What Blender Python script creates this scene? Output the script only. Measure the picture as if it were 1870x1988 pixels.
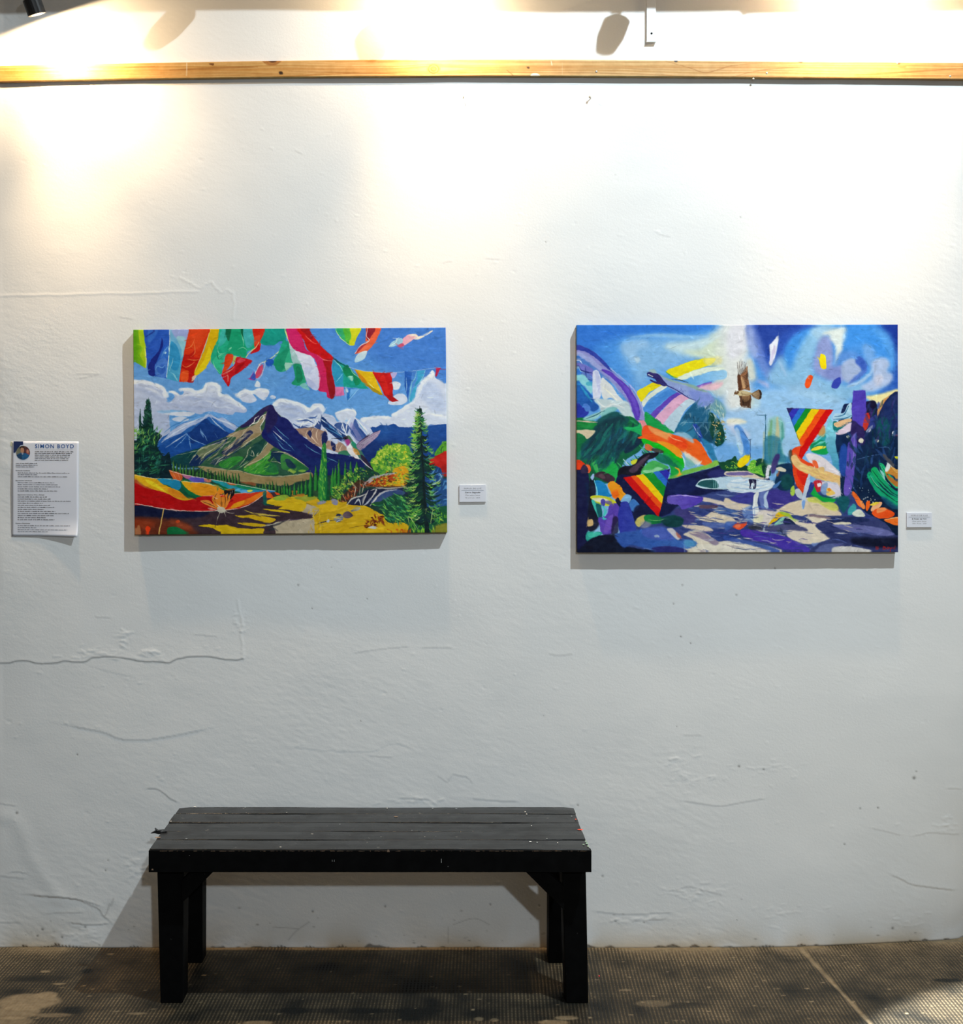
import bpy, bmesh, math, random
import numpy as np
from mathutils import Vector, Matrix

for o in list(bpy.data.objects):
    bpy.data.objects.remove(o, do_unlink=True)
SC = bpy.context.scene
COL = SC.collection

# ================================================================ camera
# 1870 x 1988 picture, focal length 2232 px, 3.6 m from the wall, eye height 1.535 m
F, DIST, EYE, CX, CY = 2232.0, 3.6, 1.535, 841.0, 888.0
cam_d = bpy.data.cameras.new('camera')
cam = bpy.data.objects.new('camera', cam_d)
COL.objects.link(cam)
cam.location = (0, -DIST, EYE)
cam.rotation_euler = (math.radians(90), 0, 0)
cam_d.sensor_width = 36.0
cam_d.lens = F / 1988.0 * 36.0
cam_d.shift_x = (935.0 - CX) / 1988.0
cam_d.shift_y = -(994.0 - CY) / 1988.0
cam_d.clip_end = 60
SC.camera = cam

# ================================================================ exposure, world, lights
SC.view_settings.view_transform = 'Standard'
SC.view_settings.look = 'None'
SC.view_settings.exposure = 0.0
SC.view_settings.gamma = 1.0
SC.view_settings.use_curve_mapping = False

W = bpy.data.worlds.new('gallery_ambient')
SC.world = W
W.use_nodes = True
bg = W.node_tree.nodes['Background']
bg.inputs[0].default_value = (1.0, 0.925, 0.79, 1)
bg.inputs[1].default_value = 0.135


def spot(name, loc, to, power, col, angle, blend, radius):
    d = bpy.data.lights.new(name, 'SPOT')
    d.energy = power; d.color = col; d.spot_size = math.radians(angle); d.spot_blend = blend; d.shadow_soft_size = radius
    o = bpy.data.objects.new(name, d)
    COL.objects.link(o)
    o.location = loc
    o.rotation_euler = (Vector(to) - Vector(loc)).to_track_quat('-Z', 'Y').to_euler()
    return o


# cool ceiling spot of the hall, high up on the right
spot('hall_spot_light', (1.72, -1.75, 4.9), (0.0, -0.2, 0.3), 730, (0.80, 0.93, 1.0), 100, 1.0, 0.035)
# second hall spot, from the far side of the room
spot('far_hall_light', (0.89, -6.0, 2.98), (0.0, 0.0, 0.45), 310, (0.82, 0.93, 1.0), 60, 1.0, 0.06)
# a spot on the floor in front, its pool just reaches the lower right corner
spot('floor_spot_light', (2.2, -1.7, 4.8), (1.93, -1.27, 0.0), 9500, (0.9, 0.97, 1.0), 25.4, 0.12, 0.02)


# ================================================================ helpers
def at(px, py, d=0.0):
    """world point at distance d in front of the wall seen at a photo pixel"""
    k = (DIST - d) / F
    return Vector(((px - CX) * k, -d, EYE + (CY - py) * k))


def fl(px, py):
    """floor point seen at a photo pixel"""
    r = F * EYE / (py - CY)
    return Vector(((px - CX) / F * r, r - DIST, 0.0))


def tag(o, label=None, cat=None, group=None, kind=None):
    if label: o['label'] = label
    if cat: o['category'] = cat
    if group: o['group'] = group
    if kind: o['kind'] = kind
    return o


def empty(name, loc, label, cat, group=None, rot=(0, 0, 0)):
    o = bpy.data.objects.new(name, None)
    o.empty_display_size = .05
    COL.objects.link(o)
    o.location = loc; o.rotation_euler = rot
    return tag(o, label, cat, group)


def link(name, me, mats, parent=None):
    o = bpy.data.objects.new(name, me)
    COL.objects.link(o)
    for m in (mats if isinstance(mats, (list, tuple)) else [mats]):
        me.materials.append(m)
    if parent:
        o.parent = parent
    return o


def obj(name, bm, mats, parent=None, smooth=False, bevel=0.0, seg=2):
    bmesh.ops.recalc_face_normals(bm, faces=bm.faces)
    me = bpy.data.meshes.new(name)
    bm.to_mesh(me); bm.free()
    if smooth:
        for p in me.polygons:
            p.use_smooth = True
    o = link(name, me, mats, parent)
    if bevel:
        m = o.modifiers.new('bevel', 'BEVEL')
        m.width = bevel; m.segments = seg; m.limit_method = 'ANGLE'; m.angle_limit = math.radians(35)
    return o


def box(bm, x0, x1, y0, y1, z0, z1, mi=0):
    v = [bm.verts.new(c) for c in ((x0, y0, z0), (x1, y0, z0), (x1, y1, z0), (x0, y1, z0), (x0, y0, z1), (x1, y0, z1), (x1, y1, z1), (x0, y1, z1))]
    fs = []
    for f in ((0, 3, 2, 1), (4, 5, 6, 7), (0, 1, 5, 4), (1, 2, 6, 5), (2, 3, 7, 6), (3, 0, 4, 7)):
        a = bm.faces.new([v[i] for i in f]); a.material_index = mi; fs.append(a)
    return v


def prism(bm, pts, y0, y1, mi=0):
    """outline given in x,z, extruded from y0 to y1"""
    a = [bm.verts.new((x, y0, z)) for x, z in pts]; b = [bm.verts.new((x, y1, z)) for x, z in pts]
    n = len(pts)
    for f in (a, b[::-1]):
        q = bm.faces.new(f); q.material_index = mi
    for i in range(n):
        q = bm.faces.new((a[i], b[i], b[(i + 1) % n], a[(i + 1) % n])); q.material_index = mi


def lathe(bm, prof, n=24, M=None, mi=0, cap=True):
    """profile of (radius, z) turned about z"""
    rings = []
    for r, z in prof:
        ring = []
        for i in range(n):
            t = 2 * math.pi * i / n
            p = Vector((r * math.cos(t), r * math.sin(t), z))
            ring.append(bm.verts.new(M @ p if M else p))
        rings.append(ring)
    for a, b in zip(rings, rings[1:]):
        for i in range(n):
            f = bm.faces.new((a[i], a[(i + 1) % n], b[(i + 1) % n], b[i])); f.material_index = mi
    if cap:
        for r in (rings[0], rings[-1]):
            f = bm.faces.new(r); f.material_index = mi


def grid_mesh(name, V, attrs=None, smooth=True):
    """V: rows x columns x 3"""
    nv, nu = V.shape[:2]
    me = bpy.data.meshes.new(name)
    me.vertices.add(nv * nu)
    me.vertices.foreach_set('co', np.ascontiguousarray(V, np.float32).ravel())
    i = np.arange(nv * nu).reshape(nv, nu)
    q = np.stack([i[:-1, :-1], i[1:, :-1], i[1:, 1:], i[:-1, 1:]], -1).reshape(-1, 4).astype(np.int32)
    me.loops.add(q.size); me.loops.foreach_set('vertex_index', q.ravel())
    me.polygons.add(len(q))
    me.polygons.foreach_set('loop_start', np.arange(0, q.size, 4, dtype=np.int32))
    me.update(calc_edges=True)
    if smooth:
        me.polygons.foreach_set('use_smooth', np.ones(len(q), bool))
    for k, a in (attrs or {}).items():
        if a.ndim == 3:
            at_ = me.attributes.new(k, 'FLOAT_COLOR', 'POINT')
            c = np.ones((nv, nu, 4), np.float32); c[..., :3] = a
            at_.data.foreach_set('color', c.ravel())
        else:
            at_ = me.attributes.new(k, 'FLOAT', 'POINT')
            at_.data.foreach_set('value', np.ascontiguousarray(a, np.float32).ravel())
    me.validate()
    return me


def lin(c):
    c = np.asarray(c, np.float64)
    return np.where(c <= .04045, c / 12.92, ((c + .055) / 1.055) ** 2.4)


# ---------------------------------------------------------------- materials
class N:
    """small node builder"""
    def __init__(self, name, col=(.5, .5, .5), rough=.6, spec=.4, metal=0.0):
        self.m = bpy.data.materials.new(name)
        self.m.use_nodes = True
        self.t = self.m.node_tree
        self.b = self.t.nodes['Principled BSDF']
        self.b.inputs['Base Color'].default_value = (*col, 1)
        self.b.inputs['Roughness'].default_value = rough
        self.b.inputs['Specular IOR Level'].default_value = spec
        self.b.inputs['Metallic'].default_value = metal

    def n(self, typ, ins=None, **kw):
        x = self.t.nodes.new(typ)
        for k, v in kw.items():
            setattr(x, k, v)
        for k, v in (ins or {}).items():
            s = x.inputs[k]
            if isinstance(v, bpy.types.NodeSocket):
                self.t.links.new(v, s)
            else:
                s.default_value = v
        return x

    def math(self, op, a, b=0.0, c=0.0, clamp=False):
        return self.n('ShaderNodeMath', {0: a, 1: b, 2: c}, operation=op, use_clamp=clamp).outputs[0]

    def mix(self, f, a, b, blend='MIX'):
        x = self.n('ShaderNodeMix', data_type='RGBA', blend_type=blend)
        for s, v in ((x.inputs[0], f), (x.inputs[6], a), (x.inputs[7], b)):
            if isinstance(v, bpy.types.NodeSocket):
                self.t.links.new(v, s)
            else:
                s.default_value = v if not isinstance(v, tuple) else (*v, 1)
        return x.outputs[2]

    def obj(self):
        return self.n('ShaderNodeTexCoord').outputs['Object']

    def noise(self, scale, detail=3, rough=.55, vec=None, dist=0.0):
        ins = {'Scale': scale, 'Detail': detail, 'Roughness': rough, 'Distortion': dist}
        ins['Vector'] = vec if vec is not None else self.obj()
        return self.n('ShaderNodeTexNoise', ins).outputs['Fac']

    def ramp(self, f, lo, hi):
        return self.n('ShaderNodeMapRange', {'Value': f, 'From Min': lo, 'From Max': hi}, clamp=True).outputs[0]

    def attr(self, name, out='Color'):
        return self.n('ShaderNodeAttribute', attribute_name=name).outputs[out]

    def col(self, s):
        self.t.links.new(s, self.b.inputs['Base Color'])

    def bump(self, h, strength, dist):
        x = self.n('ShaderNodeBump', {'Height': h, 'Strength': strength, 'Distance': dist})
        self.t.links.new(x.outputs[0], self.b.inputs['Normal'])
        return x

    def rough(self, s):
        self.t.links.new(s, self.b.inputs['Roughness'])


def plain(name, col, rough=.6, spec=.4, metal=0.0, var=.06):
    k = N(name, col, rough, spec, metal)
    f = k.noise(40, 3)
    k.col(k.mix(f, tuple(c * (1 - var) for c in col), tuple(min(1, c * (1 + var)) for c in col)))
    return k.m


# ---------------------------------------------------------------- painter
# a tiny brush-and-polygon painter: the two canvases and the portrait are
# painted stroke by stroke into a pigment grid that becomes vertex pigment
CROP = {'A': (230, 620, 5.6667), 'B': (550, 620, 5.6667), 'C': (230, 830, 5.6667), 'D': (550, 830, 5.6667),
        'E': (1100, 620, 5.6667), 'F': (1420, 620, 5.5), 'G': (1100, 850, 5.6667), 'H': (1420, 850, 5.5), 'Z': (0, 0, 1.0)}


def hexc(h):
    return np.array([int(h[i:i + 2], 16) / 255.0 for i in (0, 2, 4)], dtype=np.float32)


def box_blur(m, r):
    r = int(r)
    if r < 1:
        return m
    for ax in (0, 1):
        pad = [(0, 0)] * m.ndim
        pad[ax] = (r + 1, r)
        c = np.cumsum(np.pad(m, pad, mode='edge'), axis=ax, dtype=np.float64)
        n = m.shape[ax]
        hi = np.take(c, np.arange(2 * r + 1, 2 * r + 1 + n), axis=ax)
        lo = np.take(c, np.arange(0, n), axis=ax)
        m = ((hi - lo) / (2 * r + 1)).astype(np.float32)
    return m


def spline(pts, closed, n=7):
    p = np.asarray(pts, dtype=np.float64)
    k = len(p)
    if k < 3:
        return p
    out = []
    rng = range(k) if closed else range(k - 1)
    for i in rng:
        if closed:
            a, b, c, d = p[(i - 1) % k], p[i], p[(i + 1) % k], p[(i + 2) % k]
        else:
            a, b, c, d = p[max(i - 1, 0)], p[i], p[i + 1], p[min(i + 2, k - 1)]
        for j in range(n):
            t = j / n
            out.append(.5 * (2 * b + (c - a) * t + (2 * a - 5 * b + 4 * c - d) * t * t + (3 * b - a - 3 * c + d) * t ** 3))
    if not closed:
        out.append(p[-1])
    return np.array(out)


class Painter:
    def __init__(self, x0, y0, x1, y1, S=3, seed=1):
        self.x0, self.y0, self.S = x0, y0, S
        self.W, self.H = int((x1 - x0) * S), int((y1 - y0) * S)
        self.img = np.zeros((self.H, self.W, 3), np.float32)
        self.r = random.Random(seed)
        g = np.random.RandomState(seed)
        n = g.rand(self.H, self.W).astype(np.float32)
        self.noise = (box_blur(n, 4) - .5) * 9 + (box_blur(n, 14) - .5) * 30      # about +-1
        h = np.pad(g.rand(self.H // 6 + 2, self.W // 40 + 2), 0)
        self.grain = box_blur(np.kron(h, np.ones((6, 40)))[:self.H, :self.W].astype(np.float32), 3) - .5

    def pts(self, crop, s):
        cx, cy, k = CROP[crop]
        if isinstance(s, str):
            s = [tuple(float(v) for v in q.split(',')) for q in s.split()]
        return [((cx + x / k - self.x0) * self.S, (cy + y / k - self.y0) * self.S) for x, y in s]

    def comp(self, mask, bx, col, a, g, tex):
        x0, y0, x1, y1 = bx
        m = mask[..., None] * a
        c = hexc(col)
        if g:
            c2 = hexc(g[0])
            an = math.radians(g[1])
            yy, xx = np.mgrid[0:y1 - y0, 0:x1 - x0]
            t = (xx / max(1, x1 - x0 - 1) - .5) * math.cos(an) + (yy / max(1, y1 - y0 - 1) - .5) * math.sin(an)
            t = np.clip(t / (abs(math.cos(an)) + abs(math.sin(an))) + .5, 0, 1)[..., None]
            c = c * (1 - t) + c2 * t
        if tex:
            c = c + (self.noise[y0:y1, x0:x1, None] * tex * .5 + self.grain[y0:y1, x0:x1, None] * tex * .6)
        sub = self.img[y0:y1, x0:x1]
        sub[...] = sub * (1 - m) + np.clip(c, 0, 1) * m

    def bbox(self, p, pad):
        x0 = max(0, int(p[:, 0].min() - pad)); x1 = min(self.W, int(p[:, 0].max() + pad) + 2)
        y0 = max(0, int(p[:, 1].min() - pad)); y1 = min(self.H, int(p[:, 1].max() + pad) + 2)
        return x0, y0, x1, y1

    def P(self, crop, col, pts, s=0.0, a=1.0, sm=1, g=None, tex=.05):
        """filled shape; s = soft edge in photo pixels, g = (second colour, angle)"""
        p = np.array(self.pts(crop, pts))
        if sm:
            p = spline(p, True, 5)
        r = s * self.S
        bx = self.bbox(p, 2 * r + 2)
        x0, y0, x1, y1 = bx
        if x1 <= x0 or y1 <= y0:
            return
        mask = np.zeros((y1 - y0, x1 - x0), np.float32)
        q = np.roll(p, -1, axis=0)
        for row in range(y0, y1):
            yc = row + .5
            hit = (p[:, 1] <= yc) != (q[:, 1] <= yc)
            if not hit.any():
                continue
            a_, b_ = p[hit], q[hit]
            xs = np.sort(a_[:, 0] + (yc - a_[:, 1]) / (b_[:, 1] - a_[:, 1]) * (b_[:, 0] - a_[:, 0]))
            for i in range(0, len(xs) - 1, 2):
                l = max(x0, int(math.ceil(xs[i] - .5))); h = min(x1, int(math.floor(xs[i + 1] - .5)) + 1)
                if h > l:
                    mask[row - y0, l - x0:h - x0] = 1
        if r >= 1:
            mask = box_blur(box_blur(mask, r * .6), r * .6)
        self.comp(mask, bx, col, a, g, tex)

    def L(self, crop, col, pts, w=1.0, s=0.0, a=1.0, sm=1, g=None, tex=.04):
        """brush stroke; w = width in photo pixels, or several widths along it"""
        p = np.array(self.pts(crop, pts))
        if sm and len(p) > 2:
            p = spline(p, False, 5)
        ws = w if isinstance(w, (tuple, list)) else (w, w)
        d = np.r_[0, np.cumsum(np.hypot(*(p[1:] - p[:-1]).T))]
        rad = np.interp(d / max(d[-1], 1e-6), np.linspace(0, 1, len(ws)), ws) * self.S * .5
        r = s * self.S
        bx = self.bbox(p, rad.max() + 2 * r + 2)
        x0, y0, x1, y1 = bx
        if x1 <= x0 or y1 <= y0:
            return
        mask = np.zeros((y1 - y0, x1 - x0), np.float32)
        for i in range(len(p) - 1):
            (ax, ay), (bx_, by_) = p[i], p[i + 1]
            R = max(rad[i], rad[i + 1]) + 1.5
            X0 = max(x0, int(min(ax, bx_) - R)); X1 = min(x1, int(max(ax, bx_) + R) + 2)
            Y0 = max(y0, int(min(ay, by_) - R)); Y1 = min(y1, int(max(ay, by_) + R) + 2)
            if X1 <= X0 or Y1 <= Y0:
                continue
            yy, xx = np.mgrid[Y0:Y1, X0:X1] + .5
            dx, dy = bx_ - ax, by_ - ay
            t = np.clip(((xx - ax) * dx + (yy - ay) * dy) / max(dx * dx + dy * dy, 1e-9), 0, 1)
            dist = np.hypot(xx - ax - t * dx, yy - ay - t * dy)
            v = np.clip(rad[i] + (rad[i + 1] - rad[i]) * t - dist + .5, 0, 1)
            sub = mask[Y0 - y0:Y1 - y0, X0 - x0:X1 - x0]
            np.maximum(sub, v, out=sub)
        if r >= 1:
            mask = box_blur(box_blur(mask, r * .6), r * .6)
        self.comp(mask, (x0, y0, x1, y1), col, a, g, tex)

    def dabs(self, crop, cols, poly, n, ln, w, ang=0, spread=25, a=.9, seed=0, bend=.15):
        """n little brush dabs scattered inside a shape"""
        rr = random.Random(seed)
        q = [tuple(float(v) for v in t.split(',')) for t in poly.split()]
        xs = [t[0] for t in q]; ys = [t[1] for t in q]
        done = 0
        for _ in range(n * 12):
            if done >= n:
                break
            x, y = rr.uniform(min(xs), max(xs)), rr.uniform(min(ys), max(ys))
            ins = False
            for i in range(len(q)):
                (xa, ya), (xb, yb) = q[i], q[i - 1]
                if (ya > y) != (yb > y) and x < (xb - xa) * (y - ya) / (yb - ya) + xa:
                    ins = not ins
            if not ins:
                continue
            an = math.radians(ang + rr.uniform(-spread, spread))
            l = ln * rr.uniform(.5, 1.3)
            ux, uy = math.cos(an) * l / 2, math.sin(an) * l / 2
            b = rr.uniform(-bend, bend) * l
            self.L(crop, rr.choice(cols), [(x - ux, y - uy), (x - uy / l * b, y + ux / l * b), (x + ux, y + uy)],
                   (w * .4, w * rr.uniform(.7, 1.3), w * .3), a=a)
            done += 1

    def conifer(self, crop, x, yt, yb, w, dark, mid, light, seed=0):
        rr = random.Random(seed + int(x))
        pts = [(x, yt)]
        n = 6
        for i in range(1, n + 1):
            t = i / n
            pts.append((x + w * .5 * t ** .7 * rr.uniform(.8, 1.15), yt + (yb - yt) * t))
        for i in range(n, 0, -1):
            t = i / n
            pts.append((x - w * .5 * t ** .7 * rr.uniform(.8, 1.15), yt + (yb - yt) * t))
        self.P(crop, dark, pts, sm=0)
        k = CROP[crop][2]
        self.L(crop, mid, [(x - w * .05, yt + 4), (x - w * .12, (yt + yb) / 2), (x - w * .15, yb - 8)], (.3, w * .45 / k, w * .4 / k), a=.9)
        self.L(crop, light, [(x - w * .08, yt + 2), (x - w * .25, (yt * .4 + yb * .6))], (.3, w * .22 / k, .3), a=.8)

    def finish(self, seed, n=3000, warp=.55):
        """work the wet paint: short strokes along the forms, then a slight wobble"""
        rr = random.Random(seed)
        lum = box_blur(self.img.mean(axis=2), 3)
        gy, gx = np.gradient(box_blur(lum, 3))
        src = self.img.copy()
        loc = np.hypot(gx, gy)
        busy = box_blur((box_blur(loc, 10)), 10)
        busy = np.clip(busy / np.percentile(busy, 75), 0, 1)
        for i in range(n + n // 2):
            broad = i < n // 2
            x, y = rr.randrange(4, self.W - 4), rr.randrange(4, self.H - 4)
            if not broad and rr.random() > busy[y, x]:
                continue
            g = loc[y, x]
            an = math.atan2(gy[y, x], gx[y, x]) + math.pi / 2 if g > .002 else rr.uniform(-.5, .5)
            an += rr.uniform(-.25, .25)
            l = rr.uniform(4, 14) * self.S / 2 * (1.5 if broad else 1)
            am = .14 if broad else .34
            c = np.clip(src[y, x] * (1 + rr.uniform(-am, am)) + rr.uniform(-.02, .02), 0, 1)
            hx = '%02x%02x%02x' % tuple(int(v * 255) for v in c)
            ux, uy = math.cos(an) * l, math.sin(an) * l
            k = self.S
            q = [((x + f * ux - b * uy * .12) / k + self.x0, (y + f * uy + b * ux * .12) / k + self.y0) for f, b in ((-1, 0), (0, rr.uniform(-1, 1)), (1, 0))]
            if broad:
                self.L('Z', hx, q, (.8, rr.uniform(2, 5), .8), s=.8, a=.55, tex=0)
            else:
                self.L('Z', hx, q, (.3, rr.uniform(.7, 1.8), .3), a=.5, tex=0)
        g = np.random.RandomState(seed)
        yy, xx = np.mgrid[0:self.H, 0:self.W]
        off = []
        for i in range(2):
            a = box_blur(box_blur(g.rand(self.H, self.W).astype(np.float32), 3), 3) - .5
            b = box_blur(box_blur(g.rand(self.H, self.W).astype(np.float32), 9), 9) - .5
            off.append((a / a.std() * .3 + b / b.std() * .9) * warp * self.S * .45)
        X = np.clip(xx + off[0], 0, self.W - 1).astype(int); Y = np.clip(yy + off[1], 0, self.H - 1).astype(int)
        self.img = self.img[Y, X]

    def sample(self, corners, nu, nv):
        im = box_blur(self.img, 1)
        u = np.linspace(0, 1, nu)[None, :, None]; v = np.linspace(0, 1, nv)[:, None, None]
        tl, tr, br, bl = [np.array(c, float) for c in corners]
        xy = (tl * (1 - u) + tr * u) * (1 - v) + (bl * (1 - u) + br * u) * v
        X = np.clip((xy[..., 0] - self.x0) * self.S - .5, 0, self.W - 1.01)
        Y = np.clip((xy[..., 1] - self.y0) * self.S - .5, 0, self.H - 1.01)
        xi, yi = X.astype(int), Y.astype(int)
        fx, fy = (X - xi)[..., None], (Y - yi)[..., None]
        return (im[yi, xi] * (1 - fx) + im[yi, xi + 1] * fx) * (1 - fy) + (im[yi + 1, xi] * (1 - fx) + im[yi + 1, xi + 1] * fx) * fy


def paint_mountains():
    p = Painter(252, 628, 876, 1044, 3, 3)
    P, L, D = p.P, p.L, p.dabs
    # sky
    P('Z', '4c88d4', "240,620 890,620 890,1060 240,1060", sm=0, g=('86bfe8', 90))
    P('Z', '3d74c8', "640,610 900,610 900,740 760,720", s=22, a=.75)
    P('Z', '6fa6dc', "240,690 520,700 520,760 240,760", s=14, a=.5)
    # clouds, left
    P('A', 'c3cbe0', "60,700 230,678 330,690 420,712 490,745 525,800 535,880 570,1000 560,1080 560,1300 400,1500 60,1500", s=1.2, g=('a8b6d6', 60))
    P('A', 'd3d8e6', "560,795 640,805 690,835 720,800 680,765 740,755 850,790 930,765 960,720 1050,700 1105,725 1120,780 1110,835 1180,835 1250,870 1330,930 1400,975 1412,1010 1380,1030 1290,1022 1250,1050 1150,1042 1000,1010 900,1045 760,1010 600,1000 440,990 380,940 440,900 560,905 620,850", s=.6, g=('b0bbda', 90))
    P('A', 'aebada', "740,800 850,850 960,900 1010,940 900,930 800,890", s=3, a=.5)
    L('A', 'eef0f4', "170,690 260,682 350,700 430,725 500,760 525,830", (3.1, 4.4, 2.6), s=1.8, a=.95)
    L('A', 'eceff5', "690,770 780,765 860,795 940,770 970,715 1050,705 1105,740 1110,800 1120,836 1200,845 1290,905 1390,980", (2.9, 4.1, 2.4), s=1.8, a=.95)
    L('A', 'f2f2f2', "560,800 620,810 660,835", (3.6, 5.1, 3.0), s=1.8, a=.95)
    L('A', 'eef0f6', "860,905 940,895 1040,920 1090,970 1180,965 1260,985", 2, s=1.2, a=.5)
    P('A', 'd6dbe8', "500,1040 600,1020 720,1015 840,1030 800,1060 700,1070 580,1055", s=.8)
    P('A', 'cdd6e8', "590,1090 680,1070 760,1085 770,1110 700,1125 610,1115", s=1)
    P('A', '8dbbe2', "420,1010 600,1000 760,1010 640,1020 500,1035", s=1.2, a=.8)
    P('A', 'ccd2e4', "1310,825 1380,775 1450,790 1480,830 1520,880 1500,910 1440,920 1370,905 1330,870", s=.6)
    P('A', 'd4d9e8', "1460,800 1540,765 1620,770 1660,800 1640,850 1600,890 1540,860 1500,830", s=.6)
    L('A', 'f2f3f7', "1325,820 1385,778 1450,795 1475,825", (2.4, 3.4, 2.0), s=1.8, a=.95)
    L('A', 'f2f3f7', "1480,795 1545,768 1620,775 1650,800", (2.4, 3.4, 2.0), s=1.8, a=.95)
    P('A', 'd5dbea', "1665,855 1690,835 1730,850 1715,875 1680,872", s=.8)
    P('A', 'dfe4ee', "1495,735 1520,680 1555,700 1560,740 1535,750", s=.6)
    # clouds, right
    P('B', 'c0cae2', "-110,1000 -60,890 0,880 100,900 200,930 300,985 350,940 400,935 440,970 450,1030 540,1060 580,1110 560,1160 -60,1190", s=.6)
    L('B', 'eef1f6', "-100,930 -60,890 0,882 100,905 200,935 290,985 340,945 400,940 435,975", (3.1, 4.4, 2.6), s=1.8, a=.95)
    P('B', 'd2d9e9', "570,1030 620,1010 690,990 770,992 800,1040 780,1080 700,1110 640,1120 590,1090", s=.7)
    L('B', 'f1f3f7', "580,1030 640,1005 700,992 770,998 795,1040", (2.4, 3.4, 2.0), s=1.8, a=.95)
    P('B', 'cfd6e9', "850,1100 930,1075 1040,1060 1150,1065 1200,1070 1190,1040 1250,1010 1330,960 1400,920 1440,870 1480,780 1510,690 1560,650 1610,600 1635,555 1660,580 1670,640 1730,670 1790,720 1900,790 1900,1180 1500,1250 1000,1250", s=.7, g=('d8dfee', 45))
    P('B', 'a9bbe0', "1500,700 1600,680 1700,740 1760,850 1780,1000 1640,1010 1560,900 1500,860", s=6, a=.5)
    P('B', 'f0f2f6', "1600,600 1635,558 1665,600 1650,640 1560,665", s=1.2, a=.9)
    L('B', 'f0f2f6', "1460,1060 1600,1040 1720,1060 1790,1070", 3, s=2, a=.7)
    L('B', 'f3f4f6', "1200,1060 1260,1015 1340,960 1410,915", 3, s=1, a=.7)
    P('B', 'd5dcec', "1150,920 1230,830 1300,815 1345,840 1370,890 1320,930 1220,940", s=.8)
    P('B', 'e3e7f0', "1205,690 1250,685 1290,710 1270,760 1220,775 1205,750", s=.8)
    for i in range(10):
        y = 760 + i * 36
        L('B', 'eceff6', [(1500 + (i * 37) % 60, y), (1640, y - 14 + (i % 3) * 8), (1770, y + 8)], (.4, 1.1, .4), s=.5, a=.35)
    for q in ("160,760 300,800 420,860 500,930", "420,950 560,930 700,960 840,1000", "640,900 760,870 880,880 1000,920", "760,960 900,980 1050,1000 1180,1010", "960,860 1060,880 1150,920"):
        L('A', '9fadd0', q, (2, 7, 2), s=3, a=.45)
    for q in ("300,760 420,800 480,850", "700,840 800,830 900,850", "1000,790 1060,780 1090,800", "1150,880 1260,920 1330,970"):
        L('A', 'eef0f5', q, (2, 5, 1), s=2.5, a=.6)
    for q in ("-40,960 60,960 160,1000 240,1040", "260,1060 360,1010 420,1040", "-20,1040 100,1060 200,1090"):
        L('B', '94a6d0', q, (2, 7, 2), s=3, a=.5)
    rq = random.Random(21)
    for crop, line in (('A', "180,692 260,684 350,706 430,730 500,770 525,840"), ('A', "690,768 780,765 860,795 940,770 970,715 1050,705 1105,740 1115,820 1200,845 1290,905 1380,980"), ('B', "-95,930 -50,892 20,888 110,912 210,945 290,990 345,945 410,945 440,1000"), ('B', "1210,1050 1290,1000 1380,940 1440,880 1490,760 1540,680 1600,610"), ('B', "870,1100 950,1078 1050,1066 1150,1072"), ('A', "1320,830 1390,782 1450,800"), ('A', "1480,796 1550,770 1630,778")):
        q = spline([tuple(float(v) for v in t.split(',')) for t in line.split()], False, 4)
        for x, y in q:
            e = rq.uniform(14, 30)
            P(crop, 'e9ecf3', [(x + e * math.cos(t) * 1.2, y + 8 + e * .8 * math.sin(t)) for t in (0, 1, 2, 3, 4, 5)], s=1.2, a=.7)
    # far right blue range
    P('B', '1d4f9c', "980,1180 1020,1190 1060,1160 1150,1165 1210,1145 1270,1182 1400,1185 1500,1175 1620,1165 1900,1135 1900,1800 700,1800 800,1260", sm=0, g=('123274', 100))
    P('D', '10265f', "600,160 900,120 1200,160 1300,230 1000,420 700,420", s=12, a=.6)
    P('D', '2a62a8', "1050,0 1200,10 1150,100 1050,160", s=8, a=.35)
    # snowy range right
    P('B', 'c9d2ea', "40,1110 160,1075 300,1085 350,1040 400,1032 432,1070 500,1115 560,1132 640,1112 700,1120 740,1080 785,1066 840,1110 900,1150 960,1200 990,1260 900,1330 780,1420 700,1470 500,1490 60,1300", sm=0)
    P('B', '17356f', "430,1070 500,1130 580,1190 660,1260 760,1330 640,1340 520,1250 440,1180 410,1130", sm=1)
    P('B', '1d3f86', "640,1130 720,1180 700,1260 640,1230 560,1160", sm=1, a=.8)
    P('B', '2a4a94', "790,1090 830,1170 900,1260 960,1330 900,1380 800,1320 740,1240 760,1180", a=.85)
    P('B', '8d86b6', "750,1130 800,1200 860,1300 900,1390 830,1390 770,1290 730,1190", a=.55, s=1)
    P('B', '27407e', "170,1180 240,1165 340,1175 380,1120 420,1150 400,1230 330,1260 200,1260", a=.9)
    for q in ("350,1055 300,1110 230,1150 140,1140", "390,1045 420,1100 520,1170 640,1270", "330,1090 360,1140 300,1180 210,1170", "300,1095 220,1105 150,1100",
              "230,1110 190,1180 170,1240", "780,1075 840,1140 920,1230 960,1300", "740,1090 700,1160 690,1240", "640,1120 660,1190 700,1290", "390,1050 370,1110 395,1150"):
        L('B', 'eef1f8', q, (1.2, 2.6, 1), s=.3)
    for q in ("430,1100 520,1180 640,1280", "800,1100 860,1180 930,1280"):
        L('B', '5b9fd0', q, (.5, 1.6, .5), s=.3)
    for q in ("150,1120 260,1110 330,1140", "110,1150 200,1200 260,1210", "460,1130 540,1180 600,1230", "590,1140 560,1190 620,1240", "700,1150 760,1240 800,1300", "820,1180 880,1260 930,1330", "250,1090 330,1080 370,1060"):
        L('B', '24488e', q, (1, 3.4, 1), s=.4, a=.85)
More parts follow.
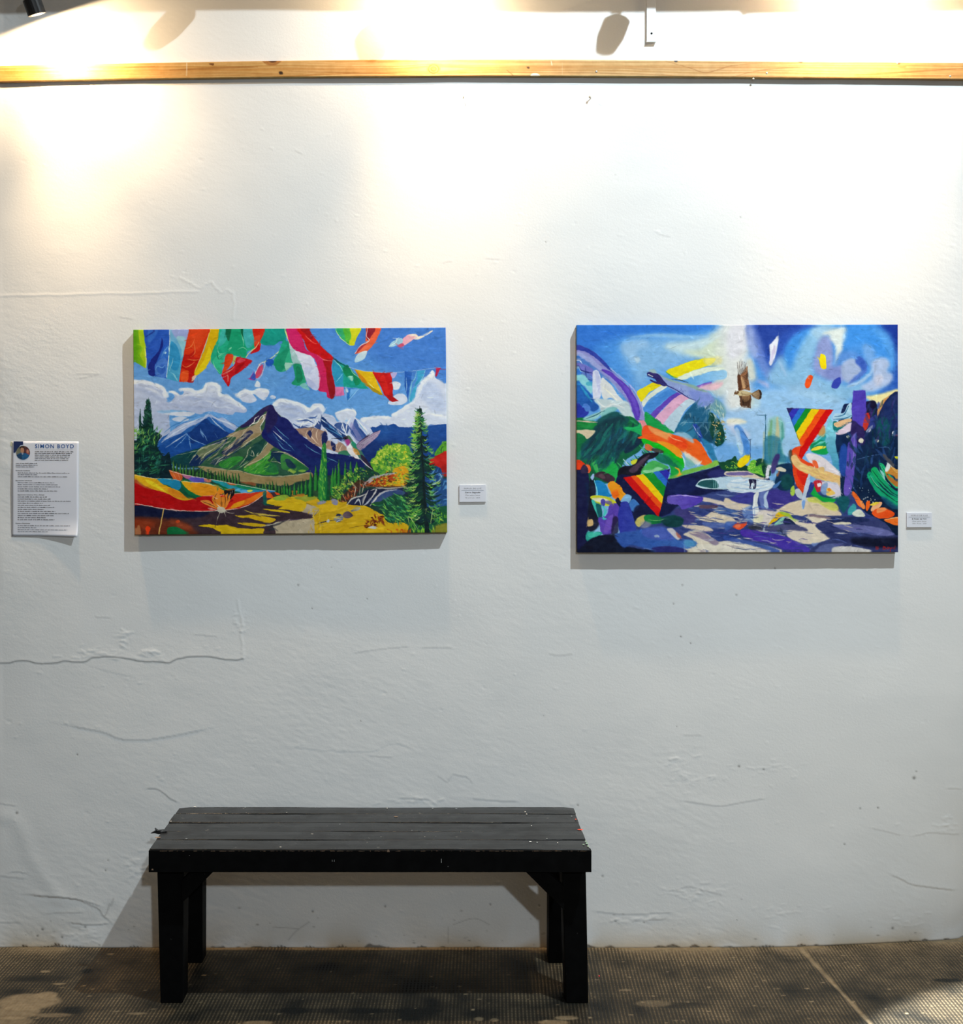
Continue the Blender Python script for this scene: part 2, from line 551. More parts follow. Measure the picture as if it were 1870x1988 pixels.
    for q in ("120,1110 220,1090 300,1095", "200,1150 270,1130 310,1150 280,1190", "470,1110 560,1180 640,1260", "660,1140 640,1190 700,1260", "860,1180 920,1270", "350,1120 330,1170 370,1200"):
        L('B', 'eef1f8', q, (.6, 1.6, .6), s=.3, a=.9)
    # pinkish lower slopes of the right range (crop D)
    P('D', 'a8846e', "80,20 180,10 300,0 400,20 480,60 470,150 520,130 560,190 620,160 680,200 720,290 620,280 560,260 430,220 340,190 250,110", a=.95)
    for q in ("270,20 250,90 300,160 360,180", "330,10 300,70 330,130 400,190", "380,20 360,80 380,140", "470,20 440,60 420,130 440,200 480,180", "540,120 520,170 560,240 590,200", "600,160 580,220 620,260", "410,0 470,40 490,100", "650,190 620,250 680,280"):
        L('D', 'e3c9ae', q, (.6, 1.9, .6), s=.2)
    P('D', '131f58', "420,110 450,40 480,60 490,130 460,180 430,190", a=.95)
    P('D', '131f58', "520,150 560,170 580,220 560,260 530,220", a=.95)
    P('D', '131f58', "270,60 290,30 310,60 300,110", a=.9)
    P('D', '2f7a5a', "600,280 660,250 720,260 740,300 640,300", a=.9)
    L('D', '5a9ec8', "460,0 560,50 660,110 760,170", (1, 1.8, .6), s=.4, a=.8)
    P('Z', '1c3a34', "230,912 900,900 900,1070 230,1070", sm=0, s=4)
    # left mountain
    P('A', '2a62ac', "400,1390 480,1300 560,1247 640,1180 740,1130 870,1105 940,1070 1000,1038 1100,1085 1160,1075 1230,1130 1330,1180 1500,1260 1500,1500 1000,1600 500,1620 380,1560", sm=0)
    P('A', 'aebbdc', "560,1250 650,1180 760,1130 880,1108 960,1065 1000,1042 1090,1085 1160,1080 1230,1135 1320,1185 1290,1230 1200,1190 1100,1120 1010,1070 960,1095 880,1140 760,1200 640,1290 560,1330 500,1380 470,1360", a=.9, s=.5)
    P('A', '134089', "960,1090 1020,1140 1110,1190 1200,1240 1260,1290 1150,1370 1000,1390 820,1370 720,1270 800,1230 880,1160", g=('0f2f70', 60))
    P('C', '1650a0', "470,170 620,90 760,60 800,180 860,160 960,190 880,230 760,260 640,300 540,330 430,300", a=.9, g=('12408c', 70))
    for q in ("560,60 680,0 800,-60 950,-120 1000,-150", "480,160 600,70 740,-10 850,-70", "520,220 640,140 760,60", "1010,-150 1100,-90 1200,-50 1290,0", "1000,-135 1060,-60 1130,0 1180,40", "1160,-110 1200,-60 1280,-20"):
        L('C', 'dde3f0', q, (.5, 2.4, .5), s=.6, a=.85)
    for q in ("740,60 790,110 880,160 970,190", "780,100 790,180 800,240", "760,70 700,150 620,220", "900,40 950,90 980,150", "1060,60 1090,110"):
        L('C', '9fc4e4', q, (.5, 1.6, .4), s=.5, a=.8)
    for q in ("500,60 600,-20 700,-60", "640,-30 760,-100 860,-120"):
        L('C', '2f74bc', q, (.5, 2, .5), s=.6, a=.8)
    # main mountain: tan and green ridges
    P('A', '4d6a4a', "1660,938 1590,975 1540,1010 1450,1100 1330,1180 1240,1270 1050,1340 900,1410 760,1460 620,1500 560,1570 700,1620 1000,1640 1300,1680 1600,1720 1900,1720 2300,1680 2240,1560 2100,1400 1900,1200 1800,1080 1780,1060 1730,1010 1700,950", sm=0, g=('24503c', 80))
    P('C', '0f4a48', "560,360 640,300 800,250 960,210 900,320 860,400 800,440 640,430", a=.95, g=('0b3440', 60))
    P('C', '112a58', "780,400 900,260 1060,160 1200,110 1160,190 1040,290 960,350 880,420", a=.9)
    P('A', '3a2a52', "1660,940 1590,975 1540,1012 1500,1055 1420,1115 1340,1180 1380,1190 1470,1150 1560,1080 1640,1010 1660,1180 1570,1250 1640,1290 1750,1330 1850,1300 1830,1160 1780,1070 1720,990 1695,945", g=('1d1b50', 60))
    P('A', 'b39c7c', "1640,1010 1600,1060 1520,1140 1400,1200 1280,1240 1180,1290 1300,1300 1200,1400 1140,1450 1260,1430 1400,1330 1580,1260 1560,1180 1600,1110 1640,1060", g=('8e7c5e', 100))
    P('C', 'a8926c', "1160,300 1280,170 1420,80 1580,60 1500,120 1380,190 1290,240 1200,310", g=('87744e', 30))
    P('C', '7f8a5a', "860,260 1000,200 1120,170 1180,130 1120,210 1000,290 920,360 900,330", a=.8)
    P('C', '1b2350', "1240,210 1330,120 1440,30 1480,60 1400,140 1300,230 1180,300 1140,270", a=.85)
    P('C', '233a50', "1010,390 1100,330 1200,310 1130,390 1070,410", a=.9)
    P('C', '3f9a34', "1100,400 1160,350 1290,320 1380,330 1300,400 1240,440 1150,440", g=('1f6a34', 50))
    P('C', '58a838', "1370,450 1440,400 1560,330 1670,260 1680,310 1640,370 1720,400 1760,480 1740,510 1600,515 1450,500", g=('2f8a30', 70))
    P('C', '1c6040', "1640,400 1700,380 1760,430 1750,490 1650,490 1600,450", a=.7)
    P('C', '14403c', "1480,190 1560,150 1640,90 1600,190 1580,260 1520,290 1400,400 1300,450 1380,380 1440,290", a=.9)
    P('C', 'a08864', "1560,280 1620,210 1650,140 1640,80 1690,120 1740,190 1680,240 1640,300 1500,390 1380,440 1470,360", a=.9)
    P('C', '0f2c48', "1690,260 1780,270 1870,320 1960,400 1900,460 1800,420 1720,340 1670,350", a=.95)
    for q in ("1640,1010 1620,1040 1560,1080 1530,1130 1470,1150 1430,1190", "1640,1030 1610,1080 1600,1110 1560,1180 1570,1250", "1545,1060 1500,1090 1490,1130 1440,1170", "1580,1060 1600,1070 1580,1100"):
        L('A', 'f0e8dc', q, (.6, 1.8, .6), s=.2)
    for q in ("1580,60 1450,150 1300,250 1180,310", "1340,20 1220,110 1080,170 960,210 840,260 640,300", "1420,0 1330,120 1250,200 1150,280", "1130,170 1040,240 960,290 920,350 890,400",
              "970,210 900,230 830,320 780,390", "1230,320 1150,350 1060,400", "1490,200 1430,240 1410,320 1330,420", "1460,300 1470,250 1490,310 1440,300", "1540,270 1520,310 1545,300", "1640,90 1650,150 1600,220 1560,290",
              "1690,140 1760,180 1870,230", "1690,270 1800,270 1870,300", "1670,260 1580,340 1440,400 1380,440", "1680,370 1760,380 1830,430 1870,490", "1300,460 1360,420 1440,370", "1060,420 1120,340 1230,290"):
        L('C', 'd8cfb0', q, (.4, 1.5, .4), s=.2, a=.9)
    for q in ("760,330 840,250", "1000,330 1080,230", "1200,240 1300,160", "1160,420 1260,350", "1450,470 1560,390 1650,320", "940,370 1000,320"):
        L('C', '86b47a', q, (.4, 1.6, .4), s=.3, a=.8)
    D('C', ['15324a', '1a2a50', '22403c'], "900,360 1100,230 1300,130 1440,60 1500,140 1300,300 1100,400", 34, 110, 1.8, -38, 10, seed=45, a=.6)
    D('C', ['cbb894', 'd8cdb4', '9c8a66'], "800,330 1000,230 1200,120 1450,40 1500,120 1250,280 1050,380", 40, 110, 1.2, -38, 9, seed=46, a=.7)
    D('C', ['4fa83c', '2a7a3c', '86bc50'], "1100,420 1350,330 1500,470 1380,470", 20, 70, 1.6, -30, 12, seed=47, a=.7)
    D('C', ['7cc04a', '2a8a38', '16603a'], "1400,470 1560,340 1670,270 1740,500 1600,510", 30, 60, 1.8, -40, 20, seed=48, a=.75)
    # dark right face and long blue slope
    P('B', '1a2066', "-150,940 -100,990 -40,1070 0,1075 60,1110 120,1190 220,1290 380,1400 500,1470 720,1500 900,1600 600,1700 300,1700 60,1500 -160,1360 -240,1270 -200,1160", g=('121d5c', 60))
    P('B', '241c4e', "-150,942 -90,1000 -60,1090 -120,1200 -180,1250 -200,1100", a=.8, s=1.5)
    P('D', '162a6c', "-180,80 0,80 120,190 300,330 420,330 700,330 820,380 900,470 700,520 400,480 200,330 0,220", g=('10205a', 30))
    for q in ("0,130 60,190 130,260", "230,180 320,250 420,300", "480,330 540,355 600,385", "-60,160 0,230 90,260", "-120,60 -60,130 0,190", "-100,-20 -20,60 60,130"):
        L('D', '6fb0cc', q, (.4, 1.7, .4), s=.3, a=.85)
    L('C', 'eef2f6', "1700,35 1760,90 1830,150", (.5, 1.6, .5), s=.3)
    P('D', '3f8a3c', "-20,300 80,310 180,370 280,450 240,480 160,470 140,500 40,470 -20,440", g=('1d5a3a', 30))
    for q in ("0,280 80,310 180,370 280,450", "-60,270 20,275 100,310"):
        L('D', 'c8c090', q, (.5, 1.8, .5), s=.2)
    P('D', '12244a', "20,350 80,360 140,440 60,440", a=.8)
    P('D', '9cb84a', "50,470 90,455 140,480 110,500", a=.9)
    P('D', '7fae40', "160,475 210,460 250,470 210,490", a=.9)
    # meadow
    P('C', 'a08d62', "880,420 1040,440 1180,462 1340,475 1480,515 1650,540 1870,535 2110,490 2120,560 1960,600 1850,640 1600,620 1340,590 1140,540 960,480", g=('8f7a4e', 20))
    L('C', 'c8bc98', "900,420 1060,440 1200,465 1340,475 1480,515 1640,535 1870,530 2100,495", (.6, 1.3, 1.8), s=.5, a=.8)
    P('C', 'a05a34', "1340,600 1480,600 1520,640 1400,650", a=.8, s=1)
    # ground beneath the trees
    P('C', '2a4a2c', "560,440 900,500 1200,570 1500,640 1700,690 1870,720 2200,680 2500,720 2500,800 1800,780 1500,700 900,560 560,470", s=1, a=.9)
    rr = random.Random(4)
    x = 575
    while x < 1330:
        yb = 470 + (x - 560) * .17 + rr.uniform(-6, 10)
        h = (150 if x < 640 else 100) * rr.uniform(.75, 1.1)
        p.conifer('C', x, yb - h, yb + 20, 40, '0f2c24', '3f7a34', 'a9b860', 3)
        x += rr.uniform(26, 48)
    x = 1520
    while x < 1880:
        yb = 700 + rr.uniform(-5, 15)
        p.conifer('C', x, yb - rr.uniform(70, 120), yb + 20, 40, '10301f', '3a7a34', 'a4b860', 5)
        x += rr.uniform(28, 44)
    # left pines
    P('A', '0e2f2c', "80,1420 150,1300 200,1330 215,1240 262,1260 300,1160 318,1060 330,860 340,1060 345,1200 380,1260 420,1240 480,1280 440,1340 430,1420 500,1500 560,1460 580,1600 600,1720 500,1760 80,1760", g=('0b2430', 80))
    P('A', '143c30', "240,975 250,1060 262,1230 225,1230 232,1080", sm=0)
    for i in range(34):
        t = i / 34
        y = 890 + 800 * t
        w = 20 + 190 * t
        for sgn in (-1, 1):
            xx = 325 + sgn * w * rr.uniform(.5, 1)
            if xx < 150:
                continue
            L('A', rr.choice(['0b2c26', '123c30', '0d3434', '1a5038']), [(325, y - 10), (325 + sgn * w * .5, y + 18), (xx, y - 12)], (1, 3 + 5 * t, .5))
    D('A', ['5fa04a', '8fbf5a', '3f8a4c', '76ae4e', '2f7a52'], "170,1260 235,1150 300,1240 330,1190 420,1180 480,1250 420,1340 300,1430 180,1460", 70, 60, 1.6, -60, 50, seed=7)
    D('A', ['2f7a5c', '3f9468', '1f6656', '2a7a70'], "170,1430 300,1350 420,1420 520,1560 520,1700 180,1700", 60, 80, 1.6, -50, 45, seed=8)
    D('A', ['0a2028', '0d2a30'], "170,1430 300,1350 450,1420 560,1560 560,1740 180,1700", 40, 100, 2.6, 20, 60, seed=9)
    # prayer flags, left group
    P('A', '3f8f14', "120,60 262,60 290,260 300,400 305,535 260,520 160,462 110,450", g=('9cc41c', 0))
    P('A', 'a8c81c', "215,60 268,60 282,240 300,300 300,540 275,470 235,400 262,330 230,260", a=.95)
    L('A', 'e0e070', "285,300 302,420 304,535", (.5, 2.4, .8))
    P('A', '2450b4', "262,60 562,60 555,400 530,655 330,610 312,480 300,300", sm=0, g=('2a5cc0', 0))
    P('A', '17267e', "475,210 490,290 440,420 400,530 400,625 335,605 330,500 400,400 455,330", a=.95)
    P('A', '3f7ad0', "330,120 430,120 400,200 330,260", s=2, a=.6)
    P('A', '3470c8', "450,420 500,340 555,290 550,420 500,440", a=.8)
    P('A', '4f82d0', "400,520 450,450 520,440 545,520 520,640 420,620", a=.8, s=1)
    P('A', '2c5cb8', "420,540 490,500 520,560 470,610", a=.8)
    L('A', '6fb0e4', "470,430 490,380 530,320 560,300", (.4, 1.6, .4), s=.3)
    L('A', '78b4e8', "405,560 430,520 480,535 520,500", (.4, 1.4, .4), s=.3)
    P('A', 'a9d0ec', "495,375 512,360 530,372 512,386")
    L('A', '1c2c84', "300,200 360,160 420,120", (1, 3, 1), a=.7)
    P('A', '7fb6da', "565,60 800,60 720,400 660,690 525,655 548,420 560,250", sm=0, g=('3f9cc4', 90))
    P('A', 'a8a8dc', "580,60 800,60 760,220 680,240 600,170", s=2, a=.8)
    P('A', '2a8cc0', "570,260 620,270 660,340 680,430 650,560 580,540 556,440", s=.8, a=.9)
    P('A', '9ccfd6', "640,200 740,220 700,420 690,330", a=.8, s=1)
    L('A', 'e2efe8', "562,115 562,300 545,480 530,640", (1, 1.6, 1.2))
    L('A', '9fd8e0', "570,590 610,610 650,680", (.6, 2.4, .8), a=.8)
    L('A', 'c9e8e4', "560,570 590,480 600,430", (.5, 1.5, .5), a=.7)
    P('A', 'dd3a12', "795,60 1030,60 960,260 900,440 850,600 800,690 665,690 700,480 740,270", sm=0, g=('d02c10', 60))
    P('A', 'b8120c', "720,400 790,390 850,330 830,420 900,430 860,520 830,560 830,690 760,690 770,600 700,540 680,620 690,520", a=.8)
    P('A', 'ec5a22', "770,570 690,590 690,680 760,685", a=.8)
    P('A', 'e8521e', "790,130 980,125 930,260 850,340 760,260", a=.5, s=2)
    for q in ("790,420 840,370 830,260", "755,440 830,455 900,440", "700,500 740,530 790,510 840,470", "730,330 800,300 840,220", "700,590 770,600"):
        L('A', 'f28a4a', q, (.4, 1.4, .4), s=.2)
    P('A', 'e2b808', "1030,60 1155,60 1080,250 1020,420 940,560 860,620 830,610 850,540 910,420 970,260", g=('d6a608', 60))
    P('A', 'f0d81c', "1000,300 1020,420 940,560 860,618 840,600 880,540 940,450", a=.7)
    L('A', 'f6ecb0', "1010,125 960,270 900,430 835,600", (.6, 1.3, .6), a=.9)
    P('A', 'f0c8a8', "815,630 855,620 840,660 805,685", a=.9)
    # green canopy flag with red tails
    P('A', '22aa86', "1155,60 1480,60 1500,300 1420,360 1390,430 1180,390 1130,605 1060,530 1015,440 1040,330 1090,230", g=('18a878', 50))
    P('A', '48b8b4', "1140,112 1230,112 1180,240 1100,300", a=.7, s=1)
    P('A', '4ab4ba', "1370,112 1480,112 1490,260 1420,320 1380,220", a=.8, s=1)
    P('A', '0d6a48', "1195,60 1250,60 1220,240 1180,180")
    P('A', '0d6a48', "1335,60 1370,60 1370,220 1350,160")
    P('A', '16a070', "1250,112 1330,112 1370,240 1400,320 1380,410 1200,370 1220,240", a=.9)
    P('A', '3ec090', "1040,460 1100,390 1180,400 1150,520 1120,590 1060,520", a=.7)
    for q in ("1100,280 1090,330 1110,380 1180,370", "1090,420 1110,400 1150,390", "1200,340 1240,310 1210,350", "1310,330 1370,310 1410,340", "1350,150 1370,240 1375,300", "1040,460 1060,530 1120,600"):
        L('A', '9fe0b8', q, (.4, 1.6, .4), s=.2, a=.85)
    L('A', '0f7050', "1095,320 1085,380 1105,440 1150,410", (.5, 1.8, .5), a=.8)
    P('A', 'd41f12', "1478,50 1660,50 1585,210 1550,340 1500,330 1490,220", g=('e04018', 90))
    P('A', 'e85030', "1490,200 1560,180 1540,280 1500,270", a=.7)
    P('A', 'c81418', "1535,270 1555,340 1450,385 1500,320", a=1)
    L('A', 'e8d890', "1545,250 1510,310 1440,370 1400,420", (.8, 2.2, 1.2))
    P('A', 'd83018', "1185,390 1265,400 1230,510 1140,600 1160,520", g=('e85a18', 60))
    P('A', 'a8c870', "1265,410 1305,420 1260,500", a=1)
    P('A', 'd01c24', "1305,418 1470,460 1390,540 1300,605 1240,650 1220,735 1195,720 1130,610 1230,540 1280,490", g=('c01018', 40))
    P('A', 'a80c14', "1300,520 1390,480 1300,590 1280,600", a=.8)
    P('A', 'e86078', "1330,430 1400,450 1340,480 1300,470", a=.6)
    L('A', 'f0a890', "1135,610 1220,570 1280,520", (.5, 1.5, .5))
    L('A', 'f09080', "1165,640 1200,620 1205,690", (.4, 1.6, .4))
    P('A', '14a08c', "1650,50 1820,50 1842,240 1780,240 1720,280 1640,290 1560,260 1590,180", g=('109080', 60))
    L('A', 'd8e890', "1825,110 1850,170 1870,235", (1, 3.4, 1.4))
    # bead, tassels
    L('A', 'd8e4b0', "1880,230 1780,340 1690,420 1600,470 1540,500", (1.2, 1.8, 1))
    P('A', '1a9470', "1870,260 1800,340 1710,440 1720,520 1790,580 1870,520", g=('2aa878', 60))
    P('A', '0e6a50', "1860,300 1830,420 1800,540 1830,400", a=.8)
    P('A', '9cd8b0', "1850,490 1880,470 1880,540 1840,560", a=.7)
    L('A', 'eedfe4', "1620,470 1560,490 1520,570 1450,650", (1.4, 2.4, 1))
    P('A', '1e58b8', "1620,465 1650,440 1690,440 1710,470 1690,510 1650,515 1625,495")
    P('A', 'd03868', "1580,500 1590,540 1560,620 1520,650 1500,620 1530,550", g=('d85a6a', 60))
    L('A', 'eec8d0', "1590,500 1610,480 1600,540 1560,640 1520,655", (.6, 1.4, .6))
    P('A', '3a50b0', "1490,570 1510,650 1500,672 1440,655", sm=0)
    L('A', 'b0307a', "1490,572 1440,655 1505,672", (.6, 1.4, .6), sm=0)
    # pink and white streamer
    P('B', '1fa57a', "0,240 60,250 20,330 -60,400 -40,330", g=('1a9a80', 40))
    P('B', '18906a', "60,250 20,330 -80,420 -90,540 -20,580 30,480 60,380")
    P('B', '2fae82', "65,330 60,250 110,470 20,470", a=.95)
    P('B', 'c8d8dc', "60,260 80,250 140,350 190,500 110,490 80,380", g=('90b8b4', 90))
    P('B', 'a8d4c0', "20,480 110,490 30,550", a=.9)
    P('B', '168c60', "110,500 200,510 250,650 240,700 180,730 90,705 130,640", g=('2aa57c', 30))
    P('B', '0c6c48', "140,530 190,540 210,660 150,690", a=.6)
    P('B', '80c4bc', "180,730 240,700 290,770 260,775", a=.9)
    P('B', 'd8246c', "30,50 150,50 220,240 260,340 380,380 470,420 540,440 530,560 570,740 560,850 515,870 480,850 470,800 385,780 385,640 380,540 330,420 200,370 120,330 60,240", g=('c81c50', 60))
    P('B', 'd41210', "110,40 215,40 350,210 430,310 550,420 530,460 440,440 380,390 270,340 220,220", g=('c80c10', 60))
    P('B', '8a0c18', "180,108 265,108 330,190 300,220 240,160", a=.6, s=1)
    P('B', 'b01018', "440,440 540,450 525,560 570,740 560,850 520,865 480,700 470,560", g=('8a1018', 90))
    L('B', 'f07060', "240,180 330,260 390,270", (.5, 2, .5), s=.4)
    L('B', 'f08078', "370,390 440,440 540,460", (.5, 1.6, .5), s=.3)
    L('B', 'f2a0b0', "385,560 400,640 390,760", (.5, 1.6, .5), s=.3)
    P('B', 'e0e2ee', "125,345 200,370 310,405 350,480 385,560 385,770 280,740 240,640 200,510 160,420", g=('c4c8e4', 80))
    P('B', 'c0c8e4', "230,530 340,540 300,600 240,600", s=1.5, a=.8)
    P('B', 'aab4dc', "240,640 320,680 380,760 280,735", s=2, a=.6)
    P('B', 'e07aa8', "570,745 660,745 670,835 570,850", sm=0, g=('d868a0', 90))
    P('B', '2c98c0', "545,435 660,560 660,740 580,735 535,600", sm=0, g=('2a90b8', 60))
    P('B', '18a088', "555,430 700,510 760,560 940,765 800,755 660,742 660,570", sm=0, g=('1a9c90', 40))
    P('B', '0b7c50', "655,550 700,500 750,560 830,640 850,690 800,730 760,650 700,640", g=('108a5c', 40))
    P('B', '8fd4bc', "705,635 765,620 760,680")
    L('B', '0d4a58', "545,425 640,490 720,530", (1.4, 2.4, 1))
    L('B', '9cdcd8', "555,450 620,510 660,570", (.5, 1.5, .5))
    L('B', '8fd4e0', "580,690 620,640 650,600", (.4, 1.4, .4))
    L('B', 'c8e4d0', "725,525 780,600 860,660", (.6, 1.3, .5), a=.8)
    P('B', '2a74c4', "670,755 820,760 710,895", sm=0)
    P('B', '6aa8e0', "740,765 820,765 725,860", sm=0)
    L('B', '8ec4ea', "830,762 770,830 710,895", (1.4, 1.8, 1))
    L('B', '1c4c98', "672,755 710,895", (.8, 1.2, .5), sm=0)
    P('B', 'c8dcec', "690,770 705,762 712,800 695,800")
    P('B', 'e0b010', "785,552 985,580 1030,680 1095,835 1010,800 920,730 870,660", sm=0, g=('e6bc10', 30))
    P('B', 'd07c08', "785,552 820,580 900,660 930,740 860,680", a=.9)
    P('B', 'a8880c', "915,720 960,735 1060,800 1095,835 1000,800", a=.9)
    L('B', 'f2e48c', "930,690 980,745 1010,750", (.5, 1.8, .5))
    P('B', 'cc1210', "980,582 1170,585 1195,640 1205,760 1200,850 1270,895 1200,908 1165,890 1110,830 1060,720", sm=0, g=('c00c10', 30))
    P('B', 'e02a1a', "1040,600 1100,600 1160,780 1150,850 1100,760", s=1.5, a=.5)
    P('B', 'a00c14', "1140,830 1200,850 1250,890 1190,905", a=.7)
    P('B', 'dcb8dc', "1180,588 1250,585 1220,640 1195,640", a=.7)
    L('B', 'b8d0e4', "720,525 850,560 985,578 1180,585 1400,568 1640,535 1735,525", .8, a=.9)
    P('B', '1f56ae', "1330,570 1415,568 1400,690 1370,880 1340,760", sm=0, g=('2a62b8', 0))
    P('B', '3a9cc8', "1470,565 1560,555 1510,670 1440,740 1470,640", sm=0)
    P('B', '3fa4cc', "1430,750 1470,740 1440,860 1400,910 1385,880", sm=0)
    L('B', '90d4dc', "1465,570 1450,640 1410,700 1400,780 1385,870 1395,910", (.8, 2, 1))
    L('B', '98d8e0', "1560,555 1510,680 1430,750", (.6, 1.4, .6))
    L('B', 'b0d8f0', "1352,640 1358,740 1350,800", (.4, 1.3, .4))
    P('B', 'b02048', "1680,538 1735,525 1685,632 1668,620", sm=0)
    # top right streamers
    P('B', '22a07c', "540,40 690,40 690,240 640,220 600,170", g=('3aae60', 0))
    P('B', '58b832', "655,40 735,40 735,270 690,240", a=.95)
    P('B', 'd8d418', "730,40 880,40 800,220 780,285 735,285 725,240 745,180", g=('c8cc20', 60))
    L('B', 'e0ecb0', "575,110 610,180 670,240 740,290", (.6, 1.3, .6))
    P('B', 'e8502a', "925,40 1090,40 1030,210 980,290 920,350 830,370 785,375 840,300 900,240", g=('e87048', 100))
    P('B', '8f1c2c', "930,60 1030,60 960,200 930,230 912,180")
    P('B', 'a83040', "850,290 920,250 900,280 830,350 790,375", a=.9)
    L('B', 'f6dcd4', "925,110 912,180 945,235 860,280 785,375", (.8, 1.6, .8))
    P('B', 'd4e2e4', "830,370 920,345 890,430 800,472 785,440", g=('a8cce0', 100))
    P('B', 'e8a0b4', "1310,215 1380,165 1440,158 1480,180 1430,220 1340,280 1310,270", g=('f0c0c0', 0))
    P('B', 'e8dcc8', "1380,170 1440,158 1480,182 1530,170 1625,122 1640,132 1540,190 1490,215 1440,215 1470,190")
    P('B', 'c85070', "1250,290 1310,260 1330,290 1290,300")
    P('B', '9cc8dc', "1160,295 1220,230 1300,205 1310,250 1250,285 1200,300")
    L('B', 'e0f0f0', "1165,293 1230,260 1250,210 1205,205", (.6, 1.5, .6))
    L('B', 'd8ecf0', "1250,210 1275,200", 1.2)
    L('B', '2c5cae', "-400,95 1790,82", 1.2, sm=0, a=.6)
    # right-hand ground, boulders, tall cypresses
    P('D', 'c9a01e', "-60,790 100,760 300,740 420,800 620,800 900,860 1100,960 1400,1000 1900,1000 1900,1260 -60,1260", g=('d4aa14', 60))
    P('D', 'b89418', "330,950 500,920 700,890 640,980 420,1060", s=3, a=.5)
    P('D', 'e0b81c', "330,880 480,840 620,850 560,900 400,940", s=2, a=.7)
    P('D', '8aa03c', "100,770 280,745 380,770 250,810 150,830", a=.8, s=1)
    P('D', 'c87c28', "60,700 140,690 240,720 200,760 80,740", a=.8)
    for (x, t, b, w) in ((15, 580, 730, 46), (45, 610, 740, 44), (75, 640, 740, 40), (125, 600, 740, 44), (170, 620, 730, 40), (205, 585, 725, 46), (250, 560, 730, 50), (302, 465, 760, 62), (360, 410, 690, 66), (545, 440, 740, 74), (575, 420, 660, 60), (612, 350, 640, 52), (682, 370, 560, 48), (742, 370, 560, 54), (810, 370, 600, 90)):
        p.conifer('D', x, t, b, w, '10402a', '2f8a34', '9ab840', 6)
    p.conifer('D', 455, 160, 800, 96, '0f5030', '1f8a34', '7ab83c', 6)
    P('D', '2f8c36', "430,200 460,170 475,300 480,500 470,780 390,790 385,600 410,400", g=('176a3c', 0))
    D('D', ['5aa83c', '7fbc48', '3a9638', '1f7a38'], "430,220 465,200 470,780 395,780 405,450", 60, 50, 2.2, 80, 15, seed=11)
    # leafy round tree
    P('D', '6aa32c', "955,385 975,340 1010,320 1030,260 1080,240 1120,195 1190,190 1240,172 1300,190 1350,185 1400,240 1420,330 1400,440 1340,470 1230,470 1130,485 1095,560 1070,560 1050,500 1000,480 975,440", g=('4f9634', 60))
    D('D', ['a8c83a', 'c4d44a', '7fb838', '5aa434', '94c43c'], "970,380 1010,310 1070,230 1140,195 1240,182 1340,195 1355,300 1340,400 1160,470 1000,460", 150, 34, 2.4, 30, 80, seed=12)
    D('D', ['2a7a3c', '1c5a38', '3a8a44'], "1090,320 1150,280 1290,290 1300,400 1200,440 1100,400", 45, 34, 2.2, 60, 60, seed=13)
    D('D', ['d8d83c', 'e4c828'], "1290,250 1370,240 1380,480 1280,480", 40, 30, 2, 20, 70, seed=14)
    P('D', 'b84a18', "900,600 1060,540 1250,500 1290,560 1160,640 1040,650 900,640", s=1.5)
    P('D', 'd8a01c', "1200,470 1340,420 1380,520 1340,640 1180,640 1140,600 1240,560", s=1.5)
    D('D', ['8fb832', 'd4c020', 'e0b418', '6a9a34', 'c8501c'], "1120,590 1200,540 1360,480 1370,650 1120,650", 60, 32, 2.2, 10, 50, seed=15)
    P('D', 'b0aeb0', "880,620 960,555 1060,520 1200,495 1250,500 1130,530 1020,560 920,630", a=.9)
    L('D', '4a3c5a', "1150,370 1185,440 1195,520", (.5, 1.2, .6))
    D('D', ['3a1c14', '5a2818', '8a3a18', 'c86a28', '2a5a34'], "900,600 1060,540 1250,500 1290,560 1160,640 1040,650 900,640", 46, 44, 2.2, -12, 30, seed=41, a=.85)
    D('D', ['d8c83c', 'a4b83c', 'e0a420', '5a9438'], "1000,520 1200,470 1330,430 1370,600 1150,640 960,630", 60, 30, 2.2, 10, 60, seed=42, a=.9)
    D('D', ['cdd84e', 'e0dc58', 'b8cc40'], "970,390 1020,310 1080,240 1180,195 1300,190 1280,260 1130,290 1060,400", 60, 30, 2.4, 40, 70, seed=43, a=.85)
    D('D', ['1c5a30', '2a7a38'], "1000,420 1080,380 1100,470 1060,500", 16, 30, 2, 60, 60, seed=44, a=.8)
    # middle bushes
    D('D', ['7fae3a', 'a4c444', '4f9438', 'c0cc4c', '357a38'], "520,660 620,620 700,500 840,440 930,470 880,600 720,690 640,800 560,760", 150, 40, 2.4, 40, 70, seed=16)
    D('D', ['12442c', '0e3630', '1c5a38'], "780,460 960,440 1000,520 880,620 760,560", 40, 44, 3, 40, 70, seed=17)
    P('D', '4a2418', "610,790 700,700 820,580 900,600 830,700 760,800 640,820", a=.8, s=1)
    D('D', ['b8502a', '7a2c1c', '3a2430', 'd88a4c'], "610,790 720,680 880,600 900,660 760,790 640,815", 40, 36, 2, 60, 50, seed=18)
    for q in ("770,780 790,680 770,620", "840,740 845,560", "860,720 880,650 870,620", "650,740 690,810", "530,720 540,800"):
        L('D', 'd0c0a0', q, (.6, 1.5, .6))
    # boulders
    P('D', '1c2240', "700,840 760,770 860,730 920,680 1060,670 1340,660 1360,740 1240,800 1060,830 960,860 880,860", a=1)
    P('D', '3e5484', "960,820 1040,740 1140,690 1260,680 1340,720 1240,770 1100,790 1020,850", g=('2a3c6c', 30))
